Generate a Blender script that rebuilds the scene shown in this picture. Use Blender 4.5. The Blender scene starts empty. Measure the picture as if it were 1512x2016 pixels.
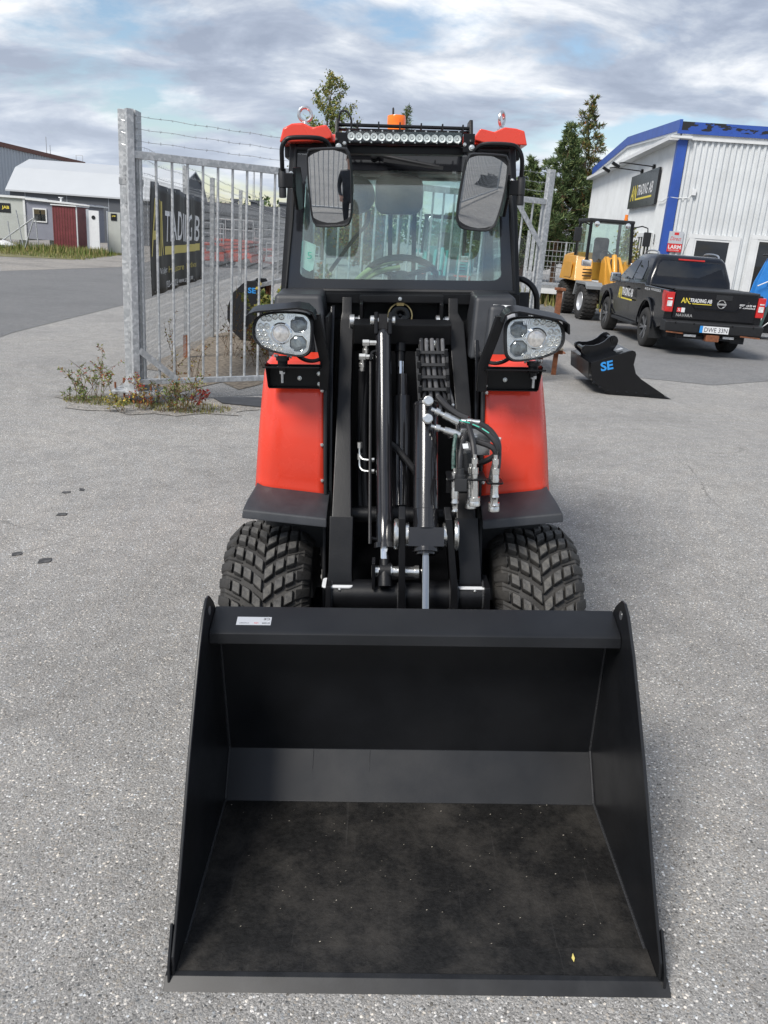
import bpy, bmesh, math, random
from mathutils import Vector, Matrix, Quaternion

random.seed(7)
S = bpy.context.scene
COL = S.collection
R = math.radians

# ------------------------------------------------------------------ camera
cam_d = bpy.data.cameras.new('camera')
cam = bpy.data.objects.new('camera', cam_d)
COL.objects.link(cam)
S.camera = cam
cam_d.sensor_fit = 'VERTICAL'
cam_d.sensor_height = 24.0
cam_d.lens = 24.0 * 1610 / 2016
cam_d.clip_start = 0.05
cam_d.clip_end = 3000
_pitch = math.atan(540 / 1610)
_fw = Vector((0, math.cos(_pitch), -math.sin(_pitch)))
_r0 = Vector((1, 0, 0))
_u0 = _r0.cross(_fw)
_roll = R(4.2)
_r = _r0 * math.cos(_roll) + _u0 * math.sin(_roll)
_u = -_r0 * math.sin(_roll) + _u0 * math.cos(_roll)
cam.matrix_world = Matrix(((_r.x, _u.x, -_fw.x, 0), (_r.y, _u.y, -_fw.y, 0), (_r.z, _u.z, -_fw.z, 1.70), (0, 0, 0, 1)))

# ------------------------------------------------------------------ exposure, world, sun
S.view_settings.view_transform = 'Standard'
S.view_settings.look = 'None'
S.view_settings.gamma = 1
S.view_settings.use_curve_mapping = False
S.view_settings.exposure = 0.52
S.cycles.max_bounces = 10
S.cycles.transparent_max_bounces = 24
S.cycles.use_denoising = True

SUN_EL, SUN_AZ = R(48), R(220)          # azimuth clockwise from +Y: behind the camera, to the left, veiled by cloud
sun_from = Vector((math.sin(SUN_AZ) * math.cos(SUN_EL), math.cos(SUN_AZ) * math.cos(SUN_EL), math.sin(SUN_EL)))

W = bpy.data.worlds.new('World')
S.world = W
W.use_nodes = True
nt = W.node_tree
nt.nodes.clear()


def N(tree, t, **kw):
    n = tree.nodes.new(t)
    for k, v in kw.items():
        if k == 'inp':
            for a, b in v.items():
                n.inputs[a].default_value = b
        else:
            setattr(n, k, v)
    return n


def ramp(tree, stops, interp='LINEAR'):
    n = tree.nodes.new('ShaderNodeValToRGB')
    n.color_ramp.interpolation = interp
    e = n.color_ramp.elements
    while len(e) > 1:
        e.remove(e[-1])
    e[0].position = stops[0][0]
    c = stops[0][1]
    e[0].color = (*c, 1) if isinstance(c, tuple) else (c, c, c, 1)
    for p, c in stops[1:]:
        x = e.new(p)
        x.color = (*c, 1) if isinstance(c, tuple) else (c, c, c, 1)
    return n


lk = nt.links.new
sky = N(nt, 'ShaderNodeTexSky', sky_type='NISHITA', sun_disc=False, sun_elevation=SUN_EL, sun_rotation=SUN_AZ)
sky.air_density = 1.2
sky.dust_density = 0.6
sky.ozone_density = 2.0
tc = N(nt, 'ShaderNodeTexCoord')
sep = N(nt, 'ShaderNodeSeparateXYZ')
lk(tc.outputs['Generated'], sep.inputs[0])
zc = N(nt, 'ShaderNodeMath', operation='MAXIMUM', inp={1: 0.0})
lk(sep.outputs['Z'], zc.inputs[0])
za = N(nt, 'ShaderNodeMath', operation='ADD', inp={1: 0.30})
lk(zc.outputs[0], za.inputs[0])
dx = N(nt, 'ShaderNodeMath', operation='DIVIDE')
dy = N(nt, 'ShaderNodeMath', operation='DIVIDE')
lk(sep.outputs['X'], dx.inputs[0]); lk(za.outputs[0], dx.inputs[1])
lk(sep.outputs['Y'], dy.inputs[0]); lk(za.outputs[0], dy.inputs[1])
cmb = N(nt, 'ShaderNodeCombineXYZ', inp={2: 3.7})
lk(dx.outputs[0], cmb.inputs[0]); lk(dy.outputs[0], cmb.inputs[1])
mp = N(nt, 'ShaderNodeMapping', inp={'Location': (0.9, 0.45, 0), 'Rotation': (0, 0, R(-10)), 'Scale': (1.0, 1.15, 1)})
lk(cmb.outputs[0], mp.inputs[0])
n1 = N(nt, 'ShaderNodeTexNoise', inp={'Scale': 1.9, 'Detail': 12.0, 'Roughness': 0.56, 'Distortion': 0.25})
lk(mp.outputs[0], n1.inputs['Vector'])
cover = ramp(nt, [(0.40, 0.0), (0.445, 0.55), (0.50, 1.0)])
lk(n1.outputs['Fac'], cover.inputs[0])
n2 = N(nt, 'ShaderNodeTexNoise', inp={'Scale': 3.0, 'Detail': 12.0, 'Roughness': 0.58, 'Distortion': 0.3})
mp2 = N(nt, 'ShaderNodeMapping', inp={'Location': (4.1, 1.3, 2.0), 'Rotation': (0, 0, R(-8)), 'Scale': (0.8, 1.2, 1)})
lk(cmb.outputs[0], mp2.inputs[0]); lk(mp2.outputs[0], n2.inputs['Vector'])
shade = ramp(nt, [(0.38, (2.9, 3.4, 4.4)), (0.46, (3.8, 4.35, 5.4)), (0.53, (5.3, 5.8, 6.6)), (0.59, (7.2, 7.5, 8.0)), (0.66, (9.2, 9.3, 9.4))])
lk(n2.outputs['Fac'], shade.inputs[0])
# thin bright veil towards the horizon (many cloud edges seen edge on)
veil = ramp(nt, [(0.0, 0.5), (0.10, 0.25), (0.22, 0.0)])
lk(zc.outputs[0], veil.inputs[0])
mxv = N(nt, 'ShaderNodeMix', data_type='RGBA', inp={7: (6.6, 7.2, 8.1, 1)})
lk(veil.outputs[0], mxv.inputs[0]); lk(shade.outputs[0], mxv.inputs[6])
skg = N(nt, 'ShaderNodeMix', data_type='RGBA', blend_type='MULTIPLY', inp={0: 1.0, 7: (1.1, 1.1, 1.12, 1)})
lk(sky.outputs[0], skg.inputs[6])
mx = N(nt, 'ShaderNodeMix', data_type='RGBA')
lk(cover.outputs[0], mx.inputs[0]); lk(skg.outputs[2], mx.inputs[6]); lk(mxv.outputs[2], mx.inputs[7])
bg = N(nt, 'ShaderNodeBackground', inp={'Strength': 0.085})
lk(mx.outputs[2], bg.inputs['Color'])
wo = N(nt, 'ShaderNodeOutputWorld')
lk(bg.outputs[0], wo.inputs[0])

sun_d = bpy.data.lights.new('sun', 'SUN')
sun_d.energy = 2.8
sun_d.angle = R(20)
sun_d.color = (1.0, 0.955, 0.89)
sun = bpy.data.objects.new('sun', sun_d)
COL.objects.link(sun)
sun.location = sun_from * 60
sun.rotation_euler = (-sun_from).to_track_quat('-Z', 'Y').to_euler()

# ------------------------------------------------------------------ materials
MATS = {}


def mat(name, col, rough=0.5, metal=0.0, var=0.0, vscale=8.0, bump=0.0, bscale=60.0, spec=0.5, coat=0.0, emit=None,
        dirt=None, dirt_scale=3.0, dirt_amt=0.5, rvar=0.0, trans=0.0, ior=1.45):
    """Principled material: base colour with noise variation, optional dirt patches and fine relief."""
    m = bpy.data.materials.new(name)
    m.use_nodes = True
    t = m.node_tree
    b = t.nodes['Principled BSDF']
    b.inputs['Roughness'].default_value = rough
    b.inputs['Metallic'].default_value = metal
    b.inputs['Specular IOR Level'].default_value = spec
    b.inputs['Coat Weight'].default_value = coat
    b.inputs['Coat Roughness'].default_value = 0.08
    b.inputs['Transmission Weight'].default_value = trans
    b.inputs['IOR'].default_value = ior
    b.inputs['Base Color'].default_value = (*col, 1)
    l = t.links.new
    tcn = None

    def coord():
        nonlocal tcn
        if tcn is None:
            tcn = t.nodes.new('ShaderNodeTexCoord')
        return tcn.outputs['Object']
    last = None
    if var > 0:
        n = N(t, 'ShaderNodeTexNoise', inp={'Scale': vscale, 'Detail': 5.0, 'Roughness': 0.6})
        l(coord(), n.inputs['Vector'])
        r = ramp(t, [(0.3, tuple(c * (1 - var) for c in col)), (0.7, tuple(min(1, c * (1 + var)) for c in col))])
        l(n.outputs['Fac'], r.inputs[0])
        last = r.outputs[0]
    if dirt is not None:
        n = N(t, 'ShaderNodeTexNoise', inp={'Scale': dirt_scale, 'Detail': 8.0, 'Roughness': 0.65})
        l(coord(), n.inputs['Vector'])
        r = ramp(t, [(0.45, 0.0), (0.72, dirt_amt)])
        l(n.outputs['Fac'], r.inputs[0])
        x = N(t, 'ShaderNodeMix', data_type='RGBA', inp={6: (*col, 1), 7: (*dirt, 1)})
        l(r.outputs[0], x.inputs[0])
        if last is not None:
            l(last, x.inputs[6])
        last = x.outputs[2]
    if last is not None:
        l(last, b.inputs['Base Color'])
    if rvar > 0:
        n = N(t, 'ShaderNodeTexNoise', inp={'Scale': 6.0, 'Detail': 6.0, 'Roughness': 0.6})
        l(coord(), n.inputs['Vector'])
        mr = N(t, 'ShaderNodeMapRange', inp={1: 0.3, 2: 0.7, 3: max(0, rough - rvar), 4: min(1, rough + rvar)})
        l(n.outputs['Fac'], mr.inputs[0])
        l(mr.outputs[0], b.inputs['Roughness'])
    if bump > 0:
        n = N(t, 'ShaderNodeTexNoise', inp={'Scale': bscale, 'Detail': 4.0, 'Roughness': 0.6})
        l(coord(), n.inputs['Vector'])
        bp = N(t, 'ShaderNodeBump', inp={'Strength': bump, 'Distance': 0.01})
        l(n.outputs['Fac'], bp.inputs['Height'])
        l(bp.outputs[0], b.inputs['Normal'])
    if emit:
        b.inputs['Emission Color'].default_value = (*emit[:3], 1)
        b.inputs['Emission Strength'].default_value = emit[3]
    MATS[name] = m
    return m


def glass(name, tint=(0.78, 0.9, 0.86), ior=1.5, rough=0.0, boost=1.0, dust_haze=0.0):
    """Thin pane: straight-through transparency with a mirror layer by Fresnel."""
    m = bpy.data.materials.new(name)
    m.use_nodes = True
    t = m.node_tree
    t.nodes.clear()
    l = t.links.new
    tr = N(t, 'ShaderNodeBsdfTransparent', inp={'Color': (*tint, 1)})
    gl = N(t, 'ShaderNodeBsdfGlossy', inp={'Color': (1, 1, 1, 1), 'Roughness': rough})
    # Schlick reflectance, the same from both sides of the pane
    ge = N(t, 'ShaderNodeNewGeometry')
    dt = N(t, 'ShaderNodeVectorMath', operation='DOT_PRODUCT')
    l(ge.outputs['Normal'], dt.inputs[0]); l(ge.outputs['Incoming'], dt.inputs[1])
    ab = N(t, 'ShaderNodeMath', operation='ABSOLUTE')
    l(dt.outputs['Value'], ab.inputs[0])
    om = N(t, 'ShaderNodeMath', operation='SUBTRACT', use_clamp=True, inp={0: 1.0})
    l(ab.outputs[0], om.inputs[1])
    pw = N(t, 'ShaderNodeMath', operation='POWER', inp={1: 5.0})
    l(om.outputs[0], pw.inputs[0])
    f0 = min(.6, ((ior - 1) / (ior + 1)) ** 2 * boost)
    mu = N(t, 'ShaderNodeMath', operation='MULTIPLY_ADD', use_clamp=True, inp={1: 1 - f0, 2: f0})
    l(pw.outputs[0], mu.inputs[0])
    mxs = N(t, 'ShaderNodeMixShader')
    l(mu.outputs[0], mxs.inputs[0]); l(tr.outputs[0], mxs.inputs[1]); l(gl.outputs[0], mxs.inputs[2])
    out = N(t, 'ShaderNodeOutputMaterial')
    res = mxs.outputs[0]
    if dust_haze > 0:  # pale diffuse film: dirt on the glass, made stronger to imitate reflected sky
        df = N(t, 'ShaderNodeBsdfDiffuse', inp={'Color': (0.6, 0.6, 0.58, 1)})
        nz = N(t, 'ShaderNodeTexNoise', inp={'Scale': 5.0, 'Detail': 6.0})
        c = N(t, 'ShaderNodeTexCoord')
        l(c.outputs['Object'], nz.inputs['Vector'])
        rr = ramp(t, [(0.4, dust_haze * 0.25), (0.75, dust_haze)])
        l(nz.outputs['Fac'], rr.inputs[0])
        m2 = N(t, 'ShaderNodeMixShader')
        l(rr.outputs[0], m2.inputs[0]); l(res, m2.inputs[1]); l(df.outputs[0], m2.inputs[2])
        res = m2.outputs[0]
    l(res, out.inputs[0])
    MATS[name] = m
    return m


def asphalt_mat(name, base, stone_scale, white, contrast=1.0, bump=0.6, tint=(1, 1, 1), wear=0.12, stains=0.0):
    """Coarse stone-chip asphalt: voronoi chips of many greys in binder, wear patches, real bump."""
    m = bpy.data.materials.new(name)
    m.use_nodes = True
    t = m.node_tree
    b = t.nodes['Principled BSDF']
    b.inputs['Roughness'].default_value = 0.85
    b.inputs['Specular IOR Level'].default_value = 0.35
    l = t.links.new
    c = N(t, 'ShaderNodeTexCoord')
    wz = N(t, 'ShaderNodeTexNoise', inp={'Scale': stone_scale * 1.2, 'Detail': 2.0})
    l(c.outputs['Object'], wz.inputs['Vector'])
    add = N(t, 'ShaderNodeMix', data_type='RGBA', blend_type='LINEAR_LIGHT', inp={0: 0.35 / stone_scale})
    l(c.outputs['Object'], add.inputs[6]); l(wz.outputs['Color'], add.inputs[7])
    v1 = N(t, 'ShaderNodeTexVoronoi', inp={'Scale': stone_scale, 'Randomness': 1.0})
    v2 = N(t, 'ShaderNodeTexVoronoi', inp={'Scale': stone_scale * 2.3, 'Randomness': 1.0})
    l(add.outputs[2], v1.inputs['Vector']); l(add.outputs[2], v2.inputs['Vector'])
    k = base

    def g(v):
        return tuple(min(1, v * k * q) for q in tint)
    r1 = ramp(t, [(0.0, g(0.30)), (0.09, g(0.42)), (0.12, g(0.72)), (0.5, g(0.95)), (0.82, g(1.22)), (0.86, g(1.3 + white * 0.45)), (1.0, g(1.3 + white))])
    r2 = ramp(t, [(0.0, g(0.45)), (0.2, g(0.78)), (0.7, g(1.02)), (0.9, g(1.2)), (1.0, g(1.2 + white * 0.5))])
    s1 = N(t, 'ShaderNodeSeparateColor'); s2 = N(t, 'ShaderNodeSeparateColor')
    l(v1.outputs['Color'], s1.inputs[0]); l(v2.outputs['Color'], s2.inputs[0])
    l(s1.outputs[0], r1.inputs[0]); l(s2.outputs[1], r2.inputs[0])
    # big chips show where their cell centre is near the surface; binder with fine chips between
    edge = ramp(t, [(0.40, 1.0), (0.50, 0.0)])
    l(v1.outputs['Distance'], edge.inputs[0])
    pick = N(t, 'ShaderNodeMath', operation='GREATER_THAN', inp={1: 0.42})
    l(s1.outputs[1], pick.inputs[0])
    mul = N(t, 'ShaderNodeMath', operation='MULTIPLY')
    l(edge.outputs[0], mul.inputs[0]); l(pick.outputs[0], mul.inputs[1])
    mxx = N(t, 'ShaderNodeMix', data_type='RGBA')
    hue = ramp(t, [(0.2, (1.06, 1.0, 0.92)), (0.6, (1, 1, 1)), (0.9, (0.93, 1.0, 1.08))])
    l(s1.outputs[2], hue.inputs[0])
    r1h = N(t, 'ShaderNodeMix', data_type='RGBA', blend_type='MULTIPLY', inp={0: 1.0})
    l(r1.outputs[0], r1h.inputs[6]); l(hue.outputs[0], r1h.inputs[7])
    l(mul.outputs[0], mxx.inputs[0]); l(r2.outputs[0], mxx.inputs[6]); l(r1h.outputs[2], mxx.inputs[7])
    # wear and dust in large soft patches
    nw = N(t, 'ShaderNodeTexNoise', inp={'Scale': 0.55, 'Detail': 7.0, 'Roughness': 0.62})
    l(c.outputs['Object'], nw.inputs['Vector'])
    rw = ramp(t, [(0.3, (1 - wear, 1 - wear, 1 - wear)), (0.5, (1, 1, 1)), (0.72, (1 + wear * .6, 1 + wear * .52, 1 + wear * .4))])
    l(nw.outputs['Fac'], rw.inputs[0])
    mw = N(t, 'ShaderNodeMix', data_type='RGBA', blend_type='MULTIPLY', inp={0: 1.0})
    l(mxx.outputs[2], mw.inputs[6]); l(rw.outputs[0], mw.inputs[7])
    colr = mw.outputs[2]
    nm = N(t, 'ShaderNodeTexNoise', inp={'Scale': 7.0, 'Detail': 5.0, 'Roughness': 0.6})
    l(c.outputs['Object'], nm.inputs['Vector'])
    rm = ramp(t, [(0.3, 0.86), (0.55, 1.0), (0.75, 1.08)])
    l(nm.outputs['Fac'], rm.inputs[0])
    mm = N(t, 'ShaderNodeMix', data_type='RGBA', blend_type='MULTIPLY', inp={0: 1.0})
    l(colr, mm.inputs[6]); l(rm.outputs[0], mm.inputs[7])
    colr = mm.outputs[2]
    if stains > 0:
        ns = N(t, 'ShaderNodeTexNoise', inp={'Scale': 0.8, 'Detail': 5.0, 'Roughness': 0.7, 'Distortion': 0.6})
        mp_ = N(t, 'ShaderNodeMapping', inp={'Location': (3.3, 1.1, 0)})
        l(c.outputs['Object'], mp_.inputs[0]); l(mp_.outputs[0], ns.inputs['Vector'])
        rs = ramp(t, [(0.62, 0.0), (0.78, stains)])
        l(ns.outputs['Fac'], rs.inputs[0])
        ms = N(t, 'ShaderNodeMix', data_type='RGBA', inp={7: (0.16, 0.145, 0.125, 1)})
        l(rs.outputs[0], ms.inputs[0]); l(colr, ms.inputs[6])
        colr = ms.outputs[2]
    # a few thin cracks
    cn = N(t, 'ShaderNodeTexNoise', inp={'Scale': 1.6, 'Detail': 5.0})
    l(c.outputs['Object'], cn.inputs['Vector'])
    cd = N(t, 'ShaderNodeMix', data_type='RGBA', blend_type='LINEAR_LIGHT', inp={0: 0.22})
    l(c.outputs['Object'], cd.inputs[6]); l(cn.outputs['Color'], cd.inputs[7])
    cv = N(t, 'ShaderNodeTexVoronoi', feature='DISTANCE_TO_EDGE', inp={'Scale': 0.33})
    l(cd.outputs[2], cv.inputs['Vector'])
    cr = ramp(t, [(0.0, 1.0), (0.0022, 0.0)])
    l(cv.outputs['Distance'], cr.inputs[0])
    cm = ramp(t, [(0.54, 0.0), (0.62, 0.5)])
    l(nw.outputs['Fac'], cm.inputs[0])
    cx2 = N(t, 'ShaderNodeMath', operation='MULTIPLY')
    l(cr.outputs[0], cx2.inputs[0]); l(cm.outputs[0], cx2.inputs[1])
    cmix = N(t, 'ShaderNodeMix', data_type='RGBA', inp={7: (0.05, 0.048, 0.045, 1)})
    l(cx2.outputs[0], cmix.inputs[0]); l(colr, cmix.inputs[6])
    colr = cmix.outputs[2]
    l(colr, b.inputs['Base Color'])
    hm = N(t, 'ShaderNodeMath', operation='MULTIPLY_ADD', inp={1: -0.6, 2: 0.5})
    l(v1.outputs['Distance'], hm.inputs[0])
    hm2 = N(t, 'ShaderNodeMath', operation='MULTIPLY_ADD', inp={1: -0.35})
    l(v2.outputs['Distance'], hm2.inputs[0]); l(hm.outputs[0], hm2.inputs[2])
    bp = N(t, 'ShaderNodeBump', inp={'Strength': bump, 'Distance': 0.006})
    l(hm2.outputs[0], bp.inputs['Height'])
    l(bp.outputs[0], b.inputs['Normal'])
    MATS[name] = m
    return m


def galv_mat(name, base=0.42):
    """Hot-dip galvanised steel: angular spangle, a few dull streaks."""
    m = bpy.data.materials.new(name)
    m.use_nodes = True
    t = m.node_tree
    b = t.nodes['Principled BSDF']
    b.inputs['Metallic'].default_value = 0.35
    b.inputs['Roughness'].default_value = 0.5
    l = t.links.new
    c = N(t, 'ShaderNodeTexCoord')
    v = N(t, 'ShaderNodeTexVoronoi', inp={'Scale': 38.0})
    n = N(t, 'ShaderNodeTexNoise', inp={'Scale': 26.0, 'Detail': 4.0, 'Roughness': 0.7})
    l(c.outputs['Object'], v.inputs['Vector']); l(c.outputs['Object'], n.inputs['Vector'])
    s = N(t, 'ShaderNodeSeparateColor')
    l(v.outputs['Color'], s.inputs[0])
    a = N(t, 'ShaderNodeMath', operation='ADD')
    l(s.outputs[0], a.inputs[0]); l(n.outputs['Fac'], a.inputs[1])
    h = N(t, 'ShaderNodeMath', operation='MULTIPLY', inp={1: 0.5})
    l(a.outputs[0], h.inputs[0])
    r = ramp(t, [(0.2, (base * .78, base * .82, base * .85)), (0.5, (base, base * 1.03, base * 1.05)), (0.8, (base * 1.35, base * 1.38, base * 1.4))])
    l(h.outputs[0], r.inputs[0])
    l(r.outputs[0], b.inputs['Base Color'])
    rr = N(t, 'ShaderNodeMapRange', inp={1: 0.2, 2: 0.8, 3: 0.38, 4: 0.6})
    l(h.outputs[0], rr.inputs[0]); l(rr.outputs[0], b.inputs['Roughness'])
    MATS[name] = m
    return m


asphalt_mat('yard_asphalt', 0.30, 118.0, 1.3, wear=0.22, stains=0.35, bump=0.8, tint=(1.03, 1.0, 0.955))
asphalt_mat('road_asphalt', 0.175, 140.0, 0.6, wear=0.12, bump=0.4)
asphalt_mat('lot_asphalt', 0.20, 120.0, 0.7, wear=0.18, bump=0.5, stains=0.4)
asphalt_mat('gravel', 0.27, 45.0, 0.6, wear=0.25, bump=1.0, tint=(1.06, 1.0, 0.92))
galv_mat('galvanised')
galv_mat('galvanised_dull', 0.33)
mat('black_satin', (0.0065, 0.0068, 0.0080), 0.38, spec=0.36, var=0.25, vscale=14, bump=0.06, bscale=180, rvar=0.07)
mat('black_bucket', (0.0085, 0.0093, 0.0112), 0.36, spec=0.5, var=0.3, vscale=5, bump=0.015, bscale=300, rvar=0.06, dirt=(0.018, 0.018, 0.019), dirt_scale=2.4, dirt_amt=0.5)
mat('black_gloss', (0.0055, 0.0058, 0.007), 0.20, spec=0.4, var=0.2, vscale=10, coat=0.12)
mat('cylinder_gloss', (0.016, 0.016, 0.018), 0.19, metal=0.1, var=0.15, vscale=10, coat=0.5)
mat('black_plastic', (0.018, 0.019, 0.021), 0.55, var=0.18, vscale=20, bump=0.12, bscale=500)
mat('grey_plastic', (0.030, 0.033, 0.039), 0.48, var=0.18, vscale=12, bump=0.10, bscale=500, dirt=(0.10, 0.10, 0.10), dirt_amt=0.25)
mat('rubber', (0.030, 0.029, 0.028), 0.68, var=0.35, vscale=16, bump=0.25, bscale=160, dirt=(0.085, 0.078, 0.068), dirt_scale=9, dirt_amt=0.45)
mat('tread_top', (0.085, 0.083, 0.080), 0.8, var=0.4, vscale=60, bump=0.5, bscale=240, dirt=(0.16, 0.15, 0.13), dirt_scale=50, dirt_amt=0.75)
mat('hose_rubber', (0.022, 0.022, 0.024), 0.42, bump=0.05, bscale=400)
mat('zinc', (0.72, 0.72, 0.70), 0.24, metal=0.92, var=0.12, vscale=60)
mat('chrome', (0.85, 0.86, 0.87), 0.06, metal=1.0)
mat('chrome_rod', (0.42, 0.43, 0.44), 0.10, metal=1.0)
mat('steel_bright', (0.6, 0.61, 0.62), 0.3, metal=0.9, var=0.1, vscale=40)
mat('loader_red', (0.74, 0.052, 0.024), 0.26, var=0.05, vscale=3, coat=0.6, rvar=0.06, dirt=(0.62, 0.06, 0.04), dirt_scale=2.0, dirt_amt=0.4)
mat('amber', (0.85, 0.22, 0.015), 0.22, var=0.15, vscale=30, coat=0.3)
mat('white_plastic', (0.72, 0.73, 0.74), 0.4, var=0.05)
mat('label_white', (0.72, 0.73, 0.74), 0.35)
mat('label_silver', (0.62, 0.63, 0.65), 0.3, metal=0.5)
mat('print_black', (0.03, 0.03, 0.035), 0.5)
mat('print_red', (0.6, 0.03, 0.03), 0.5)
mat('print_green', (0.02, 0.38, 0.28), 0.5)
mat('print_blue', (0.03, 0.27, 0.68), 0.45)
mat('print_yellow', (0.74, 0.60, 0.08), 0.5)
mat('print_gold', (0.62, 0.52, 0.16), 0.6)
mat('print_white', (0.78, 0.78, 0.78), 0.5)
mat('brass', (0.62, 0.48, 0.22), 0.35, metal=0.6)
mat('grey_hose', (0.11, 0.11, 0.115), 0.5, var=0.2, vscale=30)
mat('cream_hose', (0.72, 0.66, 0.34), 0.6)
mat('mirror_glass', (0.62, 0.64, 0.66), 0.015, metal=1.0)
mat('lens_chrome', (0.88, 0.88, 0.88), 0.12, metal=0.85, var=0.1, vscale=80)
mat('rust', (0.20, 0.075, 0.035), 0.85, var=0.4, vscale=14, bump=0.3, bscale=60)
mat('weld', (0.030, 0.031, 0.034), 0.5, bump=0.5, bscale=200)
glass('cab_glass', (0.78, 0.92, 0.88), boost=3.0, dust_haze=0.12)
glass('clear_lens', (0.94, 0.96, 0.97), boost=1.0)
glass('dark_glass', (0.14, 0.17, 0.18), boost=1.6)
glass('window_glass', (0.25, 0.29, 0.30), boost=2.0)
glass('truck_glass', (0.10, 0.11, 0.12), boost=1.8)


def M_(m):
    return MATS[m] if isinstance(m, str) else m


# ------------------------------------------------------------------ mesh builder
class MB:
    def __init__(self):
        self.v, self.f = [], []

    def add(self, vs, fs):
        o = len(self.v)
        self.v += [Vector(p) for p in vs]
        self.f += [tuple(i + o for i in q) for q in fs]
        return self

    def hexa(self, p):
        """eight corners: bottom ring 0-3, top ring 4-7"""
        return self.add(p, [(0, 3, 2, 1), (4, 5, 6, 7), (0, 1, 5, 4), (1, 2, 6, 5), (2, 3, 7, 6), (3, 0, 4, 7)])

    def box(self, x0, x1, y0, y1, z0, z1):
        return self.hexa([(x0, y0, z0), (x1, y0, z0), (x1, y1, z0), (x0, y1, z0), (x0, y0, z1), (x1, y0, z1), (x1, y1, z1), (x0, y1, z1)])

    def obox(self, c, size, rot=None):
        """box of size about centre c, rotated by a Matrix/Euler triple"""
        if rot is None:
            m = Matrix.Identity(3)
        elif isinstance(rot, (tuple, list)):
            from mathutils import Euler
            m = Euler(rot).to_matrix()
        else:
            m = rot
        sx, sy, sz = (s / 2 for s in size)
        c = Vector(c)
        ps = [(-sx, -sy, -sz), (sx, -sy, -sz), (sx, sy, -sz), (-sx, sy, -sz), (-sx, -sy, sz), (sx, -sy, sz), (sx, sy, sz), (-sx, sy, sz)]
        return self.hexa([c + m @ Vector(p) for p in ps])

    def bar(self, p0, p1, w, h, up=(0, 0, 1)):
        """rectangular bar from p0 to p1, width w across, height h along up"""
        p0, p1 = Vector(p0), Vector(p1)
        d = (p1 - p0).normalized()
        u = Vector(up)
        s = d.cross(u)
        if s.length < 1e-5:
            s = d.cross(Vector((1, 0, 0)))
        s.normalize()
        u = s.cross(d).normalized()
        a, b = s * w / 2, u * h / 2
        return self.hexa([p0 - a - b, p0 + a - b, p1 + a - b, p1 - a - b, p0 - a + b, p0 + a + b, p1 + a + b, p1 - a + b])

    def prism(self, poly, axis, a, b):
        """poly of (u,v) swept along axis from a to b. x:(y,z) y:(x,z) z:(x,y)"""
        def P(u, v, w):
            return {'x': (w, u, v), 'y': (u, w, v), 'z': (u, v, w)}[axis]
        n = len(poly)
        vs = [P(u, v, a) for u, v in poly] + [P(u, v, b) for u, v in poly]
        fs = [tuple(range(n - 1, -1, -1)), tuple(range(n, 2 * n))] + [(i, (i + 1) % n, n + (i + 1) % n, n + i) for i in range(n)]
        return self.add(vs, fs)

    def loft(self, rings, close=True, caps=True):
        n = len(rings[0])
        vs = [p for r_ in rings for p in r_]
        fs = []
        for k in range(len(rings) - 1):
            for i in range(n if close else n - 1):
                j = (i + 1) % n
                fs.append((k * n + i, k * n + j, (k + 1) * n + j, (k + 1) * n + i))
        if caps:
            fs.append(tuple(range(n - 1, -1, -1)))
            fs.append(tuple((len(rings) - 1) * n + i for i in range(n)))
        return self.add(vs, fs)

    def cyl(self, p0, p1, r0, r1=None, n=16, caps=True):
        p0, p1 = Vector(p0), Vector(p1)
        r1 = r0 if r1 is None else r1
        d = (p1 - p0).normalized()
        a = d.orthogonal().normalized()
        b = d.cross(a)
        rings = []
        for p, r_ in ((p0, r0), (p1, r1)):
            rings.append([p + (a * math.cos(2 * math.pi * i / n) + b * math.sin(2 * math.pi * i / n)) * r_ for i in range(n)])
        return self.loft(rings, True, caps)

    def rod(self, p0, d, prof, n=16):
        """lathe: prof of (offset along d, radius)"""
        p0, d = Vector(p0), Vector(d).normalized()
        a = d.orthogonal().normalized()
        b = d.cross(a)
        rings = [[p0 + d * o + (a * math.cos(2 * math.pi * i / n) + b * math.sin(2 * math.pi * i / n)) * max(r_, 1e-4) for i in range(n)] for o, r_ in prof]
        return self.loft(rings, True, True)

    def tube(self, pts, r, n=8, smooth=0, closed=False, taper=None):
        pts = [Vector(p) for p in pts]
        if smooth:
            q = []
            L = len(pts)
            for i in range(L - 1):
                p0, p1, p2, p3 = pts[max(i - 1, 0)], pts[i], pts[i + 1], pts[min(i + 2, L - 1)]
                for k in range(smooth):
                    t = k / smooth
                    q.append(0.5 * ((2 * p1) + (-p0 + p2) * t + (2 * p0 - 5 * p1 + 4 * p2 - p3) * t * t + (-p0 + 3 * p1 - 3 * p2 + p3) * t ** 3))
            q.append(pts[-1])
            pts = q
        L = len(pts)
        rings = []
        t0 = (pts[1] - pts[0]).normalized()
        a = t0.orthogonal().normalized()
        for i, p in enumerate(pts):
            if closed:
                t = (pts[(i + 1) % L] - pts[i - 1]).normalized()
            else:
                t = (pts[min(i + 1, L - 1)] - pts[max(i - 1, 0)]).normalized()
            a = (a - t * a.dot(t)).normalized()
            b = t.cross(a)
            rr = r if taper is None else r + (taper - r) * i / (L - 1)
            rings.append([p + (a * math.cos(2 * math.pi * k / n) + b * math.sin(2 * math.pi * k / n)) * rr for k in range(n)])
        if closed:
            rings.append(rings[0])
        return self.loft(rings, True, not closed)

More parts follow.
